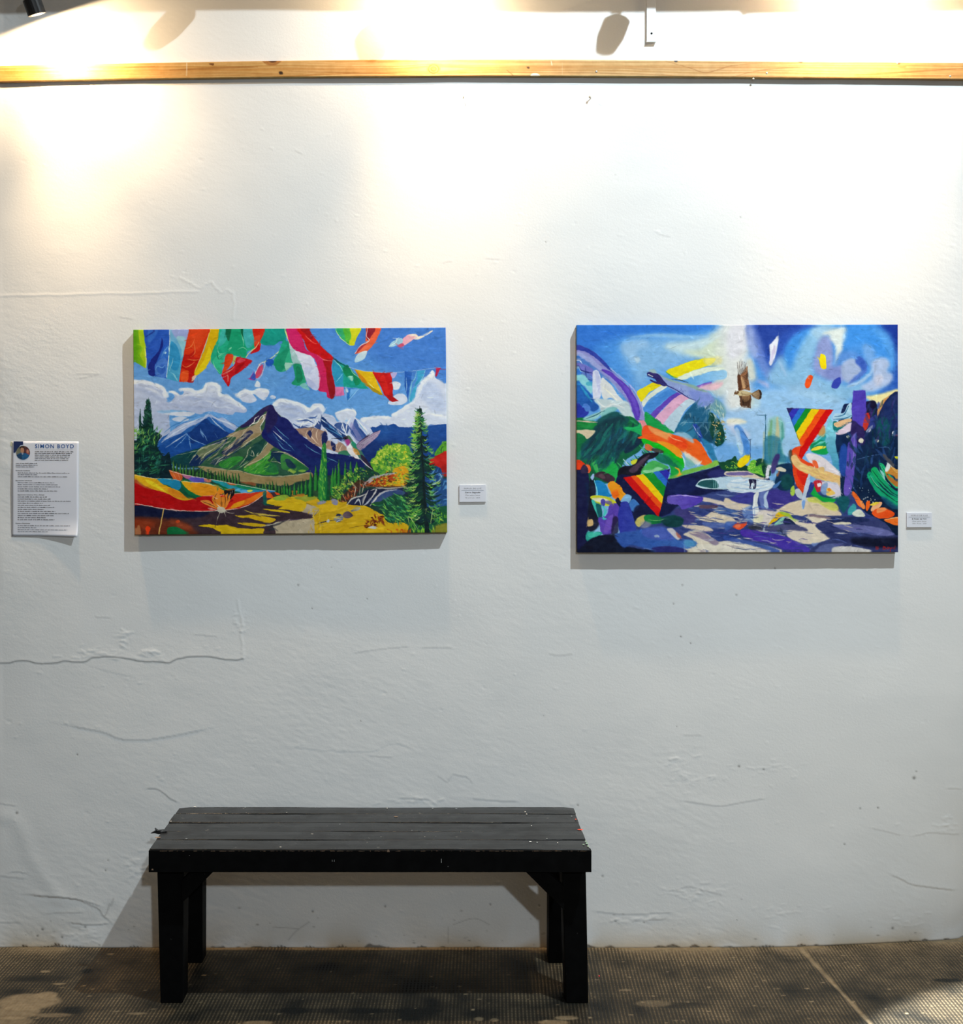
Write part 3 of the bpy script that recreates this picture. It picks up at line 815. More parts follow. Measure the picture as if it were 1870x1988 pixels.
    for q, c in (("700,850 760,780 860,750 920,720", 'c8c4b8'), ("930,690 890,780 870,850", 'b8b4b0'), ("960,690 1020,680 980,760 940,790", 'c0bcb8'), ("980,840 1020,770 1120,700 1250,685", 'b8b8c0'), ("1060,720 1000,800 950,860", 'c4c0b8'), ("780,840 830,790 850,850", 'b8bcc0'), ("880,860 930,820 970,780", 'b0b4c0'), ("1010,660 1150,670 1340,655", 'a09890')):
        L('D', c, q, (1, 3.6, 1))
    L('D', '6a3c24', "990,650 1150,650 1350,650", (1, 2.4, 1))
    P('D', '8c8ca4', "380,830 420,800 460,805 465,825 400,845", a=.95)
    P('D', '8c8aa0', "520,800 560,780 600,810 590,850 540,840")
    P('D', '5a5a70', "740,920 800,870 850,880 820,910", g=('a8b0b8', 0))
    P('D', '6c5860', "650,970 690,920 730,930 765,970 700,1000", g=('4a3c48', 0))
    P('D', 'a0a8b8', "560,1000 600,950 640,960 660,1000 620,1040 570,1030", g=('4c5470', 60))
    P('D', '1a2040', "580,970 600,948 630,955 620,980", a=.9)
    L('D', 'd8dce0', "560,990 610,1000 660,995", (.6, 1.8, .6)); L('D', 'd0d4dc', "580,1040 620,1020 660,1030", (.6, 1.8, .6))
    L('D', '2a2c40', "300,1060 360,1065 440,1035 560,1015", (.8, 2, .8)); P('D', 'b8bcc4', "470,1030 490,1005 510,1020 495,1045")
    # path
    P('D', 'b8a88c', "-20,800 100,800 260,840 380,880 390,920 330,980 340,1060 300,1240 -140,1240 -480,1240 -180,1080 0,1010 130,960 60,900 -40,830", g=('b4a68c', 90))
    P('D', 'a0907c', "0,830 120,850 240,900 320,960 200,970 60,920", a=.6, s=2)
    L('D', '5a4c3c', "120,820 250,830 320,860", (.5, 1.4, .5), a=.7); L('D', '4a4438', "390,900 340,970 320,1010", (.6, 1.3, .5), a=.7)
    P('D', '4a3848', "-60,900 60,900 180,920 330,965 200,985 60,990 -60,1000", a=.9)
    P('D', '40304a', "-60,1000 80,985 200,1000 100,1020 -60,1030", a=.8)
    D('D', ['6c6050', '8c8068', 'd4c8b0'], "0,1050 250,1000 320,1060 280,1150 0,1150", 16, 14, .8, 0, 30, seed=19)
    D('D', ['d4aa14', 'c89a1c', 'b8a078', 'a89068', 'e0bc28'], "260,900 420,880 460,1230 240,1230 300,1060", 34, 60, 2.6, 100, 30, seed=71, a=.8)
    D('D', ['d8b41c', 'b89018', 'c8a428', 'e4c43c'], "350,880 900,860 1300,1150 380,1200", 60, 120, 3, -10, 14, seed=72, a=.5)
    # shaded ground on the left, yellow sun flecks
    P('C', '3a2c38', "100,790 300,840 700,910 1000,920 1300,880 1640,700 1740,760 1600,840 1870,880 2140,985 1870,1010 1700,1060 1600,1220 100,1220", g=('3a2a30', 60), s=.6)
    P('C', '101838', "160,820 300,860 520,900 760,920 1000,930 900,980 600,990 400,980 80,960 80,810", s=3)
    P('C', '6a2c18', "160,980 400,990 640,1020 800,1080 860,1240 80,1240 80,980", s=6, a=.9)
    P('C', 'a83e1c', "160,1010 320,1010 420,1060 300,1100 160,1080", s=6, a=.6)
    P('C', 'a04828', "560,1010 700,1030 820,1100 700,1110", s=5, a=.7)
    P('C', 'e03810', "300,1100 325,1075 355,1095 350,1130 320,1150"); P('C', 'd04a22', "630,1025 665,1010 680,1030 650,1048", a=.9)
    P('C', 'b07048', "190,1170 210,1080 235,1070 250,1160", s=1, a=.9)
    P('C', '0e6a3a', "545,1100 620,1080 700,1110 800,1165 560,1165", g=('1a7444', 0))
    L('C', 'd8b060', "500,895 475,1030 448,1168", 2.1, sm=0)
    P('C', 'd4b010', "880,1075 1000,1060 1080,1070 1200,1070 1320,1100 1440,1110 1600,1110 1540,1165 1200,1165 1100,1130 1020,1095", g=('c8a414', 0))
    P('C', 'd0a818', "1280,960 1380,965 1480,955 1600,970 1730,1005 1660,1045 1540,1020 1420,990 1350,985")
    P('C', 'c8a418', "1310,1045 1460,1045 1620,1065 1560,1090 1420,1075")
    P('C', 'd8b41c', "1580,895 1760,900 1870,920 1870,935 1720,920")
    P('C', 'c0a848', "1380,905 1480,930 1600,945 1780,970 1620,965 1480,945")
    P('C', 'd4b018', "1620,830 1700,770 1800,740 1870,760 2060,820 2020,920 1870,900 1760,890 1800,860")
    P('C', '8cb03c', "1700,780 1780,740 1870,745 1840,790 1760,800", a=.9)
    D('C', ['e0c020', 'b89018'], "1640,830 1800,760 2040,830 2000,900", 14, 60, 1.4, 5, 10, seed=20, a=.6)
    P('C', '2a2c34', "1620,1100 1700,1060 1870,1010 1760,1070", a=.7)
    L('C', 'e0dcc8', "1580,1085 1680,1065 1790,1035", (.5, 1.2, .5)); P('C', '2a2c34', "1640,1130 1700,1100 1720,1125")
    # hammock of flags
    P('C', '12543c', "440,570 700,560 1000,600 1300,660 1600,690 1300,740 900,770 700,760 520,640")
    P('C', 'b80c10', "100,540 300,640 540,720 700,790 640,900 300,840 100,800")
    P('C', 'd86a2c', "560,470 640,485 700,510 690,580 620,575", g=('c8582c', 0))
    for q in ("600,490 640,570", "660,500 680,570"):
        L('C', 'f0b080', q, (.5, 1.2, .5))
    P('C', '6a5ac0', "700,515 830,535 960,560 960,590 850,600 760,560", g=('4a48a8', 0))
    P('C', 'd07088', "700,510 800,530 770,560 730,550", a=.8)
    P('C', 'd87c5a', "950,555 1020,570 1010,600 950,590")
    P('C', '1f9898', "1020,570 1200,605 1400,645 1700,690 1690,710 1450,720 1300,700 1150,640", g=('2a7ab8', 0))
    P('C', '0f8050', "1200,605 1500,650 1650,680 1450,680 1300,650", a=.9)
    P('C', 'd0602c', "1190,600 1270,610 1300,630 1230,630", a=.9)
    P('C', '8cc8e0', "1290,680 1360,690 1340,700", a=.9); P('C', 'd8dc4c', "1400,690 1450,680 1480,695 1430,705"); P('C', '5aa8d4', "1340,690 1400,680 1420,710 1350,715")
    P('C', '0f7a48', "690,580 860,600 1060,620 1220,670 1260,720 1000,760 900,770 760,700", g=('0e6a40', 0))
    P('C', 'e8b018', "690,590 840,600 1000,620 1130,670 1180,710 1080,740 940,755 800,700", g=('dc7c1c', 20))
    P('C', 'e89018', "800,610 1000,650 1100,710 980,740 860,690", a=.6, s=2)
    L('C', '0c6a40', "690,590 730,660 820,740 920,760", (1.4, 7, 2))
    P('C', '2290b8', "410,560 560,562 670,580 690,650 640,690 560,640 480,610", g=('1c80a8', 0))
    P('C', 'e8b41c', "110,490 300,540 410,560 480,610 560,650 680,700 760,770 850,780 760,800 660,790 540,720 400,680 300,640 110,540", g=('d89a1c', 30))
    P('C', 'f0d428', "300,570 400,600 500,680 540,710 420,660 330,610", s=1)
    P('C', 'd87c1c', "560,660 680,710 760,770 640,760 560,710", s=1, a=.8)
    P('C', 'b80c10', "170,565 260,620 360,670 540,720 680,790 800,790 900,755 1100,740 1300,720 1500,710 1640,695 1560,760 1440,840 1300,885 1100,908 860,915 640,905 420,870 300,845 170,825", g=('a80c14', 0))
    P('C', 'd02418', "1000,750 1300,722 1500,712 1640,695 1500,780 1300,850 1160,900 1200,840 1260,790", g=('e0481c', 0), a=.8)
    P('C', 'e87c1c', "1560,710 1640,696 1540,780 1400,850 1240,890 1180,900 1300,830 1440,770", a=.9)
    P('C', 'e8a01c', "1240,860 1320,810 1400,800 1360,850 1260,885", a=.9)
    P('C', 'b8883c', "170,515 210,560 300,640 400,680 300,660 170,580", a=.6, s=1)
    L('C', 'f0c8bc', "170,825 300,850 480,885 700,910 900,915 1100,908 1300,888 1440,845 1560,765 1640,697", (1.2, 1.4, 1.2))
    L('C', 'f0dcd0', "560,470 700,510 850,540 1000,565 1200,602 1400,640 1640,685 1720,695", (1, 1, .8))
    L('C', 'f0e8c8', "690,588 860,600 1000,615 1150,665", (.6, 1, .6)); L('C', 'e8c8b8', "930,750 1100,745 1300,722 1500,712", (.5, 1.2, .5))
    L('C', 'b8e0e4', "410,558 560,562 690,582", (.6, 1, .6)); L('C', 'f0e8c0', "170,515 300,540 420,562", (.6, 1.1, .6))
    P('C', '0d6058', "1590,720 1630,700 1630,830 1600,840", a=.8); P('C', 'e05a1c', "1640,700 1690,740 1705,770 1630,765"); P('C', 'd84a20', "1720,705 1780,730 1740,735")
    # butterfly
    P('C', 'e0862c', "1030,780 1060,730 1095,705 1130,760 1160,740 1170,690 1270,670 1275,720 1230,800 1180,880 1120,890 1060,850")
    P('C', 'e08a3c', "905,800 990,795 1050,840 1100,890 1020,870 940,830")
    P('C', '1a1416', "1165,690 1230,675 1275,670 1270,740 1230,790 1240,720 1215,760 1200,800 1205,720 1175,740")
    for q in ("1165,700 1180,790 1170,870", "1090,715 1060,770 1080,840", "1130,760 1140,860", "930,810 1000,840 1090,880", "1035,780 1080,830"):
        L('C', '2a1a14', q, (.4, 1.1, .4))
    for q in ("1255,690 1250,720", "1235,700 1232,740", "1220,730 1215,770", "1050,760 1090,780", "1075,830 1120,870 1150,900"):
        L('C', 'f6ece0', q, (.5, 1.3, .5))
    P('C', 'c8c4b0', "1090,870 1150,870 1180,910 1140,935 1100,920", a=.9)
    for q in ("1120,920 1095,990 1075,1060", "1160,920 1185,975", "1180,915 1220,935 1275,938", "1090,905 1030,890 985,890"):
        L('C', 'cfc6b0', q, (.9, 1, .5))
    # hummingbird
    P('D', 'e8e0e0', "700,180 740,170 800,220 850,280 870,340 800,340 740,300 700,240")
    P('D', '5a7a5a', "680,100 720,88 750,120 790,180 860,260 900,330 940,390 980,460 900,410 840,340 790,260 740,180 690,140", g=('2a6a6a', 60))
    P('D', '1f8c6c', "745,150 790,170 820,230 770,210", a=.9); P('D', 'd08830', "760,220 820,250 840,300 790,290", a=.8)
    P('D', 'a83c84', "675,140 720,125 735,160 715,200 690,185"); P('D', '3a2c3c', "660,105 700,95 710,120 680,130", a=.9)
    L('D', '141420', "530,122 600,118 690,112", (.7, 1.1, 1.6)); P('D', '101018', "675,112 690,106 695,122 682,128")
    L('D', 'e0d8d4', "640,140 680,135", (.5, 1.4, .5))
    P('D', '9a86a4', "800,195 860,140 960,80 1060,32 1050,80 1000,130 930,190 850,250", g=('b09ab4', 0))
    for i in range(7):
        t = i / 7
        L('D', 'e4d8e4' if i % 2 else '5a4a6a', [(815 + 20 * t, 200 + 40 * t), (930 - 20 * t, 120 + 60 * t), (1050 - 110 * t, 50 + 110 * t)], (.5, 1.1, .3), a=.9)
    L('D', '3a2c4a', "800,190 880,125 980,65 1060,32", (.8, 1.6, .5))
    P('D', '2a2038', "850,300 900,330 985,455 930,420 870,370"); L('D', 'e8d8d8', "830,330 880,380 975,460", (.8, 2, .6)); L('D', '40283c', "760,310 790,340 820,350", (.5, 1.2, .4))
    # right edge: red tent, leaves, blue rocks
    P('D', '5aa02c', "1660,300 1740,180 1900,60 1900,280 1720,300"); D('D', ['86c034', '2f7a34', '1c5a34'], "1640,300 1740,170 1840,90 1840,280", 24, 44, 2.2, -50, 30, seed=21)
    P('D', 'c02018', "1570,400 1700,300 1900,230 1900,520 1760,530 1700,440"); P('D', '8a1818', "1720,440 1840,400 1840,530 1750,530", a=.5, s=2)
    P('D', '183868', "1560,460 1720,440 1760,560 1900,540 1900,920 1560,900", g=('2a5a94', 60))
    D('D', ['3a74b4', '5a98cc', '1c3c74', '2a5ca0', '4a84c0'], "1580,480 1700,450 1830,580 1830,840 1600,900", 70, 70, 2.6, -30, 50, seed=22)
    L('D', 'b0c8c4', "1580,650 1660,620 1720,580 1735,530 1710,505", (1.2, 2.2, 1)); L('D', '9cc0d0', "1620,830 1640,750 1700,700", (.6, 1.6, .6))
    P('D', '1c4a34', "960,840 1100,800 1200,740 1340,760 1400,900 1900,880 1900,1260 1400,1260 1360,1060 1140,1040 1080,900", g=('1a5a3c', 0))
    P('D', 'a09028', "1640,1110 1700,1070 1900,1050 1900,1260 1600,1260", a=.8, s=1)
    D('D', ['3f9a52', '7ac04c', '2a8058', '5aae58', '0f3c30', '1c5c44'], "970,850 1100,810 1220,730 1340,760 1400,900 1340,1060 1150,1060 1080,920", 120, 60, 2.2, 35, 35, seed=23)
    D('D', ['7fc02c', '4f9a30', 'a0cc44', '1c5a30', '0e3c28'], "1360,980 1500,900 1840,880 1840,1060 1700,1070 1620,1160 1400,1160", 110, 66, 2.6, 60, 40, seed=24)
    # tall conifer on the right
    L('D', '0d1f24', "1500,-240 1520,100 1530,400 1550,800 1580,1160", (1, 3, 5, 7, 9))
    rr = random.Random(9)
    for i in range(64):
        t = i / 63
        y = -210 + 1230 * t
        w = 30 + 190 * min(1, t * 1.5)
        for sgn in (-1, 1):
            if sgn > 0 and rr.random() < .25:
                continue
            l = w * rr.uniform(.55, 1.05) * (1 if sgn < 0 else .8)
            x0 = 1500 + 70 * t
            dr = 22 + 24 * t
            L('D', rr.choice(['0a2420', '0f302a', '123a2c', '0b2a30']), [(x0, y), (x0 + sgn * l * .5, y + dr), (x0 + sgn * l, y - 6 + dr * .3)], (2, 5, 1.2))
    for i in range(120):
        t = rr.random()
        y = -200 + 1200 * t
        w = 26 + 180 * min(1, t * 1.5)
        sgn = -1 if rr.random() < .72 else 1
        o = rr.uniform(.25, 1)
        x0 = 1500 + 70 * t + sgn * w * o * (1 if sgn < 0 else .75)
        L('D', rr.choice(['7ab83c', '9cc84c', '4f9a40', '5aa850', 'b4cc74', '3a8a4c']), [(x0, y + 4), (x0 + sgn * 14, y + 22), (x0 + sgn * 40, y + 6)][::sgn], (.5, 1.8, .4))
    for i in range(150):
        t = rr.random() ** .8
        y = -170 + 1190 * t
        w = 30 + 175 * min(1, t * 1.5)
        sgn = -1 if rr.random() < .7 else 1
        o = rr.uniform(.3, 1)
        x0 = 1500 + 70 * t + sgn * w * o * (1 if sgn < 0 else .75)
        c = rr.choice(['8cc44a', 'a8cc5a', '5aa83c', '4f9a44', '3a8a40', 'c4d888']) if sgn < 0 else rr.choice(['3a8a44', '2f7a50', '7ab84c', '5aa060'])
        L('D', c, [(x0 - sgn * 26, y - 8), (x0, y + 14), (x0 + sgn * 34, y + 4)], (.6, 2.6, .5), a=.85)
    L('D', '0b1a20', "1515,120 1530,400 1545,700 1560,900", (1.5, 2.4, 3.4, 4))
    for q in ("1480,1120 1400,1000 1370,990 1380,1060", "1620,1060 1630,960 1650,900", "1560,950 1570,900"):
        L('D', 'b8d078', q, (.6, 1.6, .6))
    # brown bush and signature
    D('D', ['7a2c10', '5a1c0c', '9a4414', '3a140c'], "880,1090 930,1010 1020,950 1100,980 1100,1060 1040,1090 940,1100", 60, 36, 2.6, 30, 70, seed=25)
    D('D', ['e8a01c', 'f0c840'], "960,990 1020,940 1080,960 1000,1000", 12, 20, 1.4, 20, 60, seed=26)
    P('D', 'c8ccd4', "930,1105 980,1080 1040,1100 1000,1112", a=.9)
    L('D', '6a4c20', "720,1105 800,1090 880,1075", (.6, 1.5, .6), a=.8)
    L('D', 'b83c1c', "1140,1120 1210,1145", (.8, 1.4, .6))
    L('D', 'c03818', "1262,1122 1245,1118 1240,1128 1258,1134 1256,1144 1238,1142", .9)
    L('D', 'c03818', "1292,1118 1290,1145 1312,1140 1308,1130 1292,1130 1310,1124 1292,1118", .9)
    L('D', 'c03818', "1328,1128 1322,1138 1334,1142 1338,1130 1328,1128", .8)
    L('D', 'c03818', "1348,1128 1356,1142 1368,1128 1352,1156", .8)
    L('D', 'c03818', "1392,1140 1378,1136 1384,1128 1394,1132 1398,1112 1394,1144", .8)
    p.finish(5)
    return p


def paint_birds():
    p = Painter(1112, 622, 1754, 1082, 3, 11)
    P, L, D = p.P, p.L, p.dabs
    P('Z', '3a86da', "1100,600 1770,600 1770,1100 1100,1100", sm=0, g=('9cc4e4', 90))
    # sky, left
    P('E', '2a6cc8', "80,0 1500,0 1400,100 900,140 500,300 400,700 80,600", s=16, a=.85)
    P('E', '4a92dc', "300,300 700,200 700,600 500,520", s=14, a=.7)
    P('E', '8cb8dc', "640,230 800,200 1100,190 1500,190 1700,120 1760,260 1500,420 1100,560 900,640 820,820 740,640 620,400", s=18, a=.85)
    P('E', '9cc0e0', "590,290 640,240 740,235 860,220 900,300 780,330 760,480 690,440 620,370", s=8, a=.8)
    P('E', 'c2d8da', "1100,260 1400,230 1650,120 1780,80 1800,400 1500,420 1150,350", s=8, a=.85)
    P('E', 'd8dcb4', "1280,340 1480,320 1640,160 1720,200 1680,400 1460,420", s=8, a=.7)
    L('E', 'c8dce0', "1100,300 1300,300 1560,240 1700,150", (3, 12, 6), s=4, a=.8)
    L('E', '9cc6e4', "700,190 1000,170 1300,190 1560,190", (2, 9, 3), s=3, a=.7)
    L('E', '2c74cc', "120,70 700,90 1300,100 1600,80", (8, 14, 6), s=5, a=.7)
    P('E', 'c8dce8', "740,420 790,410 810,450 770,480", s=3, a=.8)
    # bright centre
    P('E', 'd4d8d4', "1700,20 1960,20 1920,600 1880,960 1800,980 1730,700 1660,400", s=18, a=.95)
    P('E', 'd8dccc', "1640,360 1760,300 1780,700 1700,860 1560,780 1640,640", s=8, a=.8)
    P('F', 'e0e0dc', "-60,0 170,0 200,300 150,520 200,700 250,880 200,980 20,1010 -80,900 -60,500", s=16)
    P('F', 'e6dcc0', "160,440 230,440 260,640 180,640", s=6, a=.8)
    P('F', 'e4dcb4', "200,860 300,840 290,960 200,980", s=6, a=.7)
    P('F', 'd8d4e0', "-30,100 160,80 160,300 -20,420", s=7, a=.6)
    # big swirl on the right
    P('F', '2b50ae', "200,40 1000,50 860,100 640,260 560,520 620,690 500,640 380,500 280,330", s=7)
    P('F', '1f3c94', "270,50 760,60 560,150 460,300 400,380 330,300", s=7, a=.85)
    P('F', '6f84c8', "160,80 240,80 330,280 360,430 440,560 600,660 560,700 400,660 280,480 190,300", s=7, a=.8)
    P('F', 'a4b2dc', "170,90 220,90 250,230 280,360 240,420 180,300", s=6, a=.7)
    P('F', '3f8cdc', "560,330 640,200 760,120 860,100 800,220 700,360 680,520 640,620 560,520", s=7)
    P('F', '8abadc', "500,400 560,420 620,560 680,420 760,240 860,120 1000,70 1060,120 1000,200 900,360 880,560 980,640 1100,660 1240,720 1400,700 1460,780 1200,880 900,860 640,760 440,700 380,640", s=9, a=.95)
    P('F', '9fc4de', "840,130 960,80 1100,90 1200,110 1250,180 1200,240 1100,200 1000,180 940,240", s=7)
    P('F', 'dce2dc', "960,160 1100,110 1220,100 1250,180 1190,260 1180,340 1130,450 1100,500 1110,380 1100,280 1020,210 1060,180", s=4, a=.95)
    P('F', '8c98cc', "900,330 940,220 1000,180 1060,230 1090,400 1080,510 1200,500 1200,640 1100,660 960,620 870,520", s=6)
    P('F', '7a86c4', "1000,540 1180,500 1260,600 1200,660 1040,640", s=6, a=.8)
    P('F', '5a8cd4', "1100,500 1160,360 1280,350 1360,380 1400,440 1300,420 1200,460", s=6, a=.85)
    P('F', 'a4b4d6', "1180,480 1280,420 1360,460 1400,540 1340,620 1260,690 1180,620", s=4)
    P('F', '3a5cb8', "1320,460 1360,400 1420,440 1450,500 1420,580 1370,520", s=3)
    P('F', '5272c4', "1420,540 1440,560 1340,660 1250,700 1290,640", s=3, a=.9)
    P('F', '3f8ee0', "1250,80 1500,80 1640,160 1720,320 1700,520 1600,420 1500,300 1400,260 1220,280", s=8)
    P('F', '5a9ee2', "1480,100 1660,140 1740,360 1730,600 1680,400 1600,220", s=8, a=.8)
    P('F', '7aa8e0', "1400,280 1500,300 1530,400 1480,500 1420,420", s=6, a=.8)
    P('F', '16308c', "1560,50 1800,50 1800,760 1740,700 1760,400 1700,200 1620,110", s=8, a=.95)
    P('F', '2a58b4', "1700,560 1800,600 1800,760 1560,800 1640,720", s=7, a=.8)
    P('F', 'b4c2e0', "1490,480 1560,420 1660,430 1690,500 1660,560 1720,600 1700,680 1600,740 1480,780 1380,720 1500,640", s=5, a=.95)
    P('F', 'd0ccdc', "1530,620 1600,600 1620,660 1540,720", s=4, a=.7)
    L('F', 'b4cce4', "1240,720 1360,680 1470,600 1500,540", (4, 8, 3), s=3, a=.8)
    P('F', 'e2e4ec', "500,180 480,340 450,440 420,495 400,470 410,380 400,290 440,240", s=1.2)
    P('F', 'c8b8dc', "440,300 470,300 440,420 410,480", s=2, a=.6)
    L('F', 'b8cce8', "500,440 560,560 580,610", (2, 6, 2), s=3, a=.5)
    P('F', '8fb6da', "600,700 900,660 1000,760 700,800", s=10, a=.6)
    P('F', 'd4c0dc', "260,640 380,680 400,740 330,700", s=4, a=.6)
    P('F', 'b0d2ec', "300,760 1200,860 1200,1320 300,1320", s=10, a=.7)
    P('F', 'a0c4e6', "-60,1000 400,980 500,1320 -60,1320", s=8, a=.9)
    P('F', 'ece4cc', "-40,1060 100,1060 170,1100 60,1125 -40,1130", s=3, a=.9)
    P('F', 'd0d0e4', "-40,1130 60,1130 200,1230 100,1290", s=5, a=.7)
    P('F', 'f0e0a0', "1440,830 1600,800 1790,745 1790,810 1660,850 1560,900 1480,870", s=3)
    # lozenges
    P('F', 'f4d408', "945,385 970,378 1000,395 1012,460 1012,525 985,538 960,530 940,470")
    L('F', '8a7a30', "940,400 938,470 958,530", (.3, .8, .3), a=.7)
    P('F', 'f05018', "850,598 868,620 850,690 825,730 795,730 782,700 800,640 825,600")
    P('F', '3040a8', "1130,628 1165,628 1165,690 1130,740 1085,740 1065,720 1090,660", s=.6)
    # feather wing on the left
    P('E', '8c8cc8', "110,270 180,290 280,340 380,420 480,540 600,650 700,750 780,860 830,980 880,1120 880,1180 780,1120 740,1040 640,860 500,700 380,600 260,500 110,340", s=.8)
    P('E', '2a3a9c', "110,270 180,290 280,340 380,420 470,520 520,580 430,520 330,430 230,360 110,320", s=1)
    P('E', '9ca4d4', "130,350 240,400 340,480 420,570 380,560 260,490 140,400", s=1.5, a=.9)
    P('E', '4f7ac0', "110,400 260,480 400,600 500,690 420,650 300,560 180,520 110,460", s=2, a=.9)
    P('E', '6c6cbc', "130,470 240,510 300,560 300,640 200,590 140,540", s=.8)
    P('E', '5a78c0', "160,580 260,600 280,660 200,640")
    for q in ("125,480 150,540 200,570 300,590", "165,590 200,640 280,665", "120,420 150,450 170,470"):
        L('E', '1c2c7c', q, (.6, 2, .6), s=.3)
    L('E', 'dce4f0', "125,435 155,455 170,480", (.8, 2, .5)); L('E', '9cd0dc', "130,500 150,560 200,575", (.5, 1.5, .5), a=.8)
    P('E', '8accd4', "110,620 180,600 240,660 290,760 260,810 200,730 110,680", s=1.5)
    P('E', '3fa0b8', "215,690 270,680 290,720 230,725", a=.8)
    P('E', '1f6cc0', "110,660 190,740 270,820 310,900 360,960 300,1010 200,960 110,900", s=1.2, g=('1a4c9c', 60))
    L('E', '2a9cc8', "140,700 220,820 280,900", (2, 5, 2), s=1, a=.8)
    P('E', '20309c', "110,900 180,960 250,1010 200,1070 110,1100", s=1)
    P('E', '4a7ccc', "190,930 225,925 260,960 260,1000 220,1010 190,970", s=.6)
    P('E', '5838b0', "380,550 470,560 540,620 640,700 720,800 780,900 810,1020 800,1100 760,1100 730,1020 690,900 610,760 500,640")
    P('E', '6a4cc0', "560,650 660,740 740,860 790,1000 780,1060 720,900 640,760", s=1.5, a=.8)
    L('E', 'a8aee0', "480,540 620,650 740,770 810,900 860,1060", (1, 3, 3), s=.8)
    L('E', 'd4e0f0', "470,520 560,600", (.5, 1.5, .5))
    P('E', 'd2d4e4', "285,590 310,555 345,560 370,620 385,700 380,800 370,860 300,880 285,760", s=.6)
    P('E', 'b4b8dc', "310,570 350,580 370,700 360,820 330,700", s=1.5, a=.7)
    P('E', 'dadad8', "385,640 440,670 500,730 560,820 620,890 580,910 480,860 420,880 380,800", s=1)
    L('E', '8c9cc8', "390,620 470,660 540,740 620,860", (1, 2.6, .8), s=.6)
    L('E', 'f2ecd4', "400,740 470,800 560,890", (1, 2.4, .8), s=.5)
    P('E', 'c4d2d4', "300,880 420,870 560,890 660,900 700,960 740,1060 760,1130 700,1080 620,1060 560,980 480,1040 400,1090 360,950", s=1.8)
    P('E', '6fb8b4', "400,1000 500,960 560,980 460,1060 390,1080", s=1.5, a=.8)
    L('E', 'e8e8e4', "340,890 420,960 520,930 640,970", (2, 4, 1.5), s=1, a=.8)
    # rainbow
    P('E', 'ecd800', "775,790 860,740 950,690 1040,710 1060,720 980,760 900,810 830,900 800,870", g=('e2cc00', 0))
    P('E', 'ecd800', "1095,570 1220,510 1360,460 1500,430 1640,430 1580,500 1400,560 1210,645 1160,620", s=.6)
    P('E', 'e8dc90', "1500,425 1680,410 1700,480 1560,520", s=4, a=.7)
    P('E', 'd8dccc', "830,900 920,810 1050,720 1110,740 1000,810 900,890 850,960")
    P('E', 'dce4d0', "1210,645 1400,560 1600,520 1740,540 1560,580 1300,660", s=1)
    P('E', '4a8cd4', "850,960 960,870 1080,790 1160,760 1230,790 1100,870 1000,960 920,1050 860,1020", g=('3f80cc', 0))
    P('E', '5aa0dc', "1300,670 1420,620 1580,580 1745,560 1745,650 1560,680 1420,740 1340,700", s=.6, g=('9cc8e4', 0))
    P('E', '6040b0', "920,1050 1010,960 1120,860 1220,800 1270,815 1160,890 1050,990 970,1090")
    P('E', '7a54bc', "1420,735 1520,700 1600,690 1560,730 1460,750", s=1)
    P('E', 'e0a8c4', "970,1090 1060,990 1170,880 1270,820 1350,860 1250,940 1150,1040 1060,1160 1000,1130")
    P('E', 'e8b8c0', "1450,750 1600,700 1720,690 1660,770 1520,780", s=3, a=.9)
    P('E', 'b4ccdc', "1060,1160 1150,1040 1260,930 1350,870 1420,900 1330,970 1260,1080 1180,1240 1100,1190", g=('c4d4dc', 0))
    L('E', '2f9a4a', "1090,575 1150,620 1220,650", (1, 2.4, 1), s=.6, a=.8)
    # dark trees beneath the rainbow
    P('E', '1c5c80', "1420,900 1480,880 1560,960 1600,1060 1680,1120 1720,1200 1740,1320 1680,1400 1600,1360 1500,1340 1400,1360 1280,1260 1190,1240 1240,1130 1290,1050", s=1)
    P('E', '2a7aa0', "1250,1120 1400,1140 1440,1260 1340,1300 1220,1240", s=4, a=.7)
    P('E', '0f3f58', "1440,1160 1560,1140 1640,1240 1600,1360 1500,1340", s=4, a=.8)
    P('E', '8cacdc', "1430,880 1560,840 1640,900 1600,1000 1520,960 1470,960", s=3, a=.85)
    P('E', '0a3f34', "1580,1020 1660,1080 1720,1180 1740,1320 1660,1400 1600,1300 1560,1140", s=1)
    P('E', '20409c', "1390,1150 1440,1160 1500,1300 1520,1400 1460,1300 1410,1220", s=.8)
    L('E', 'c8d8ec', "1395,1165 1430,1230 1480,1290", (.6, 1.8, .5))
    L('E', 'a8c8d8', "1260,1135 1440,1132 1620,1140", (.8, .9, .4), a=.7)
    P('E', '6f9ca0', "1500,880 1620,860 1740,960 1740,1080 1640,1040 1560,960", s=3, a=.8)
    D('E', ['8cb8b0', 'b8c8b8', '5a8c8a', 'd0d4c4'], "1480,900 1720,900 1760,1120 1660,1120 1540,1010", 50, 70, 2, 70, 30, seed=31, a=.7)
    D('E', ['d8b87c', 'c8a84c', '2a7a4c', '0f4a34'], "1600,1120 1740,1100 1760,1380 1640,1380", 40, 26, 2, 50, 60, seed=32)
    # hand-like feather
    P('E', '8c9ccc', "900,580 1000,590 1080,640 1220,680 1330,700 1440,750 1560,800 1600,880 1500,900 1380,880 1260,820 1140,760 1050,690", s=.8)
    P('E', '8cb088', "1000,585 1100,640 1240,690 1400,720 1540,790 1600,800 1480,790 1300,720 1120,670", s=1.5, a=.7)
    P('E', '7a8ad0', "1340,780 1480,800 1620,860 1600,930 1480,960 1400,890", s=3, a=.8)
    P('E', '2a2064', "890,580 1000,595 1060,660 1110,720 1060,730 1000,690 960,640 890,620")
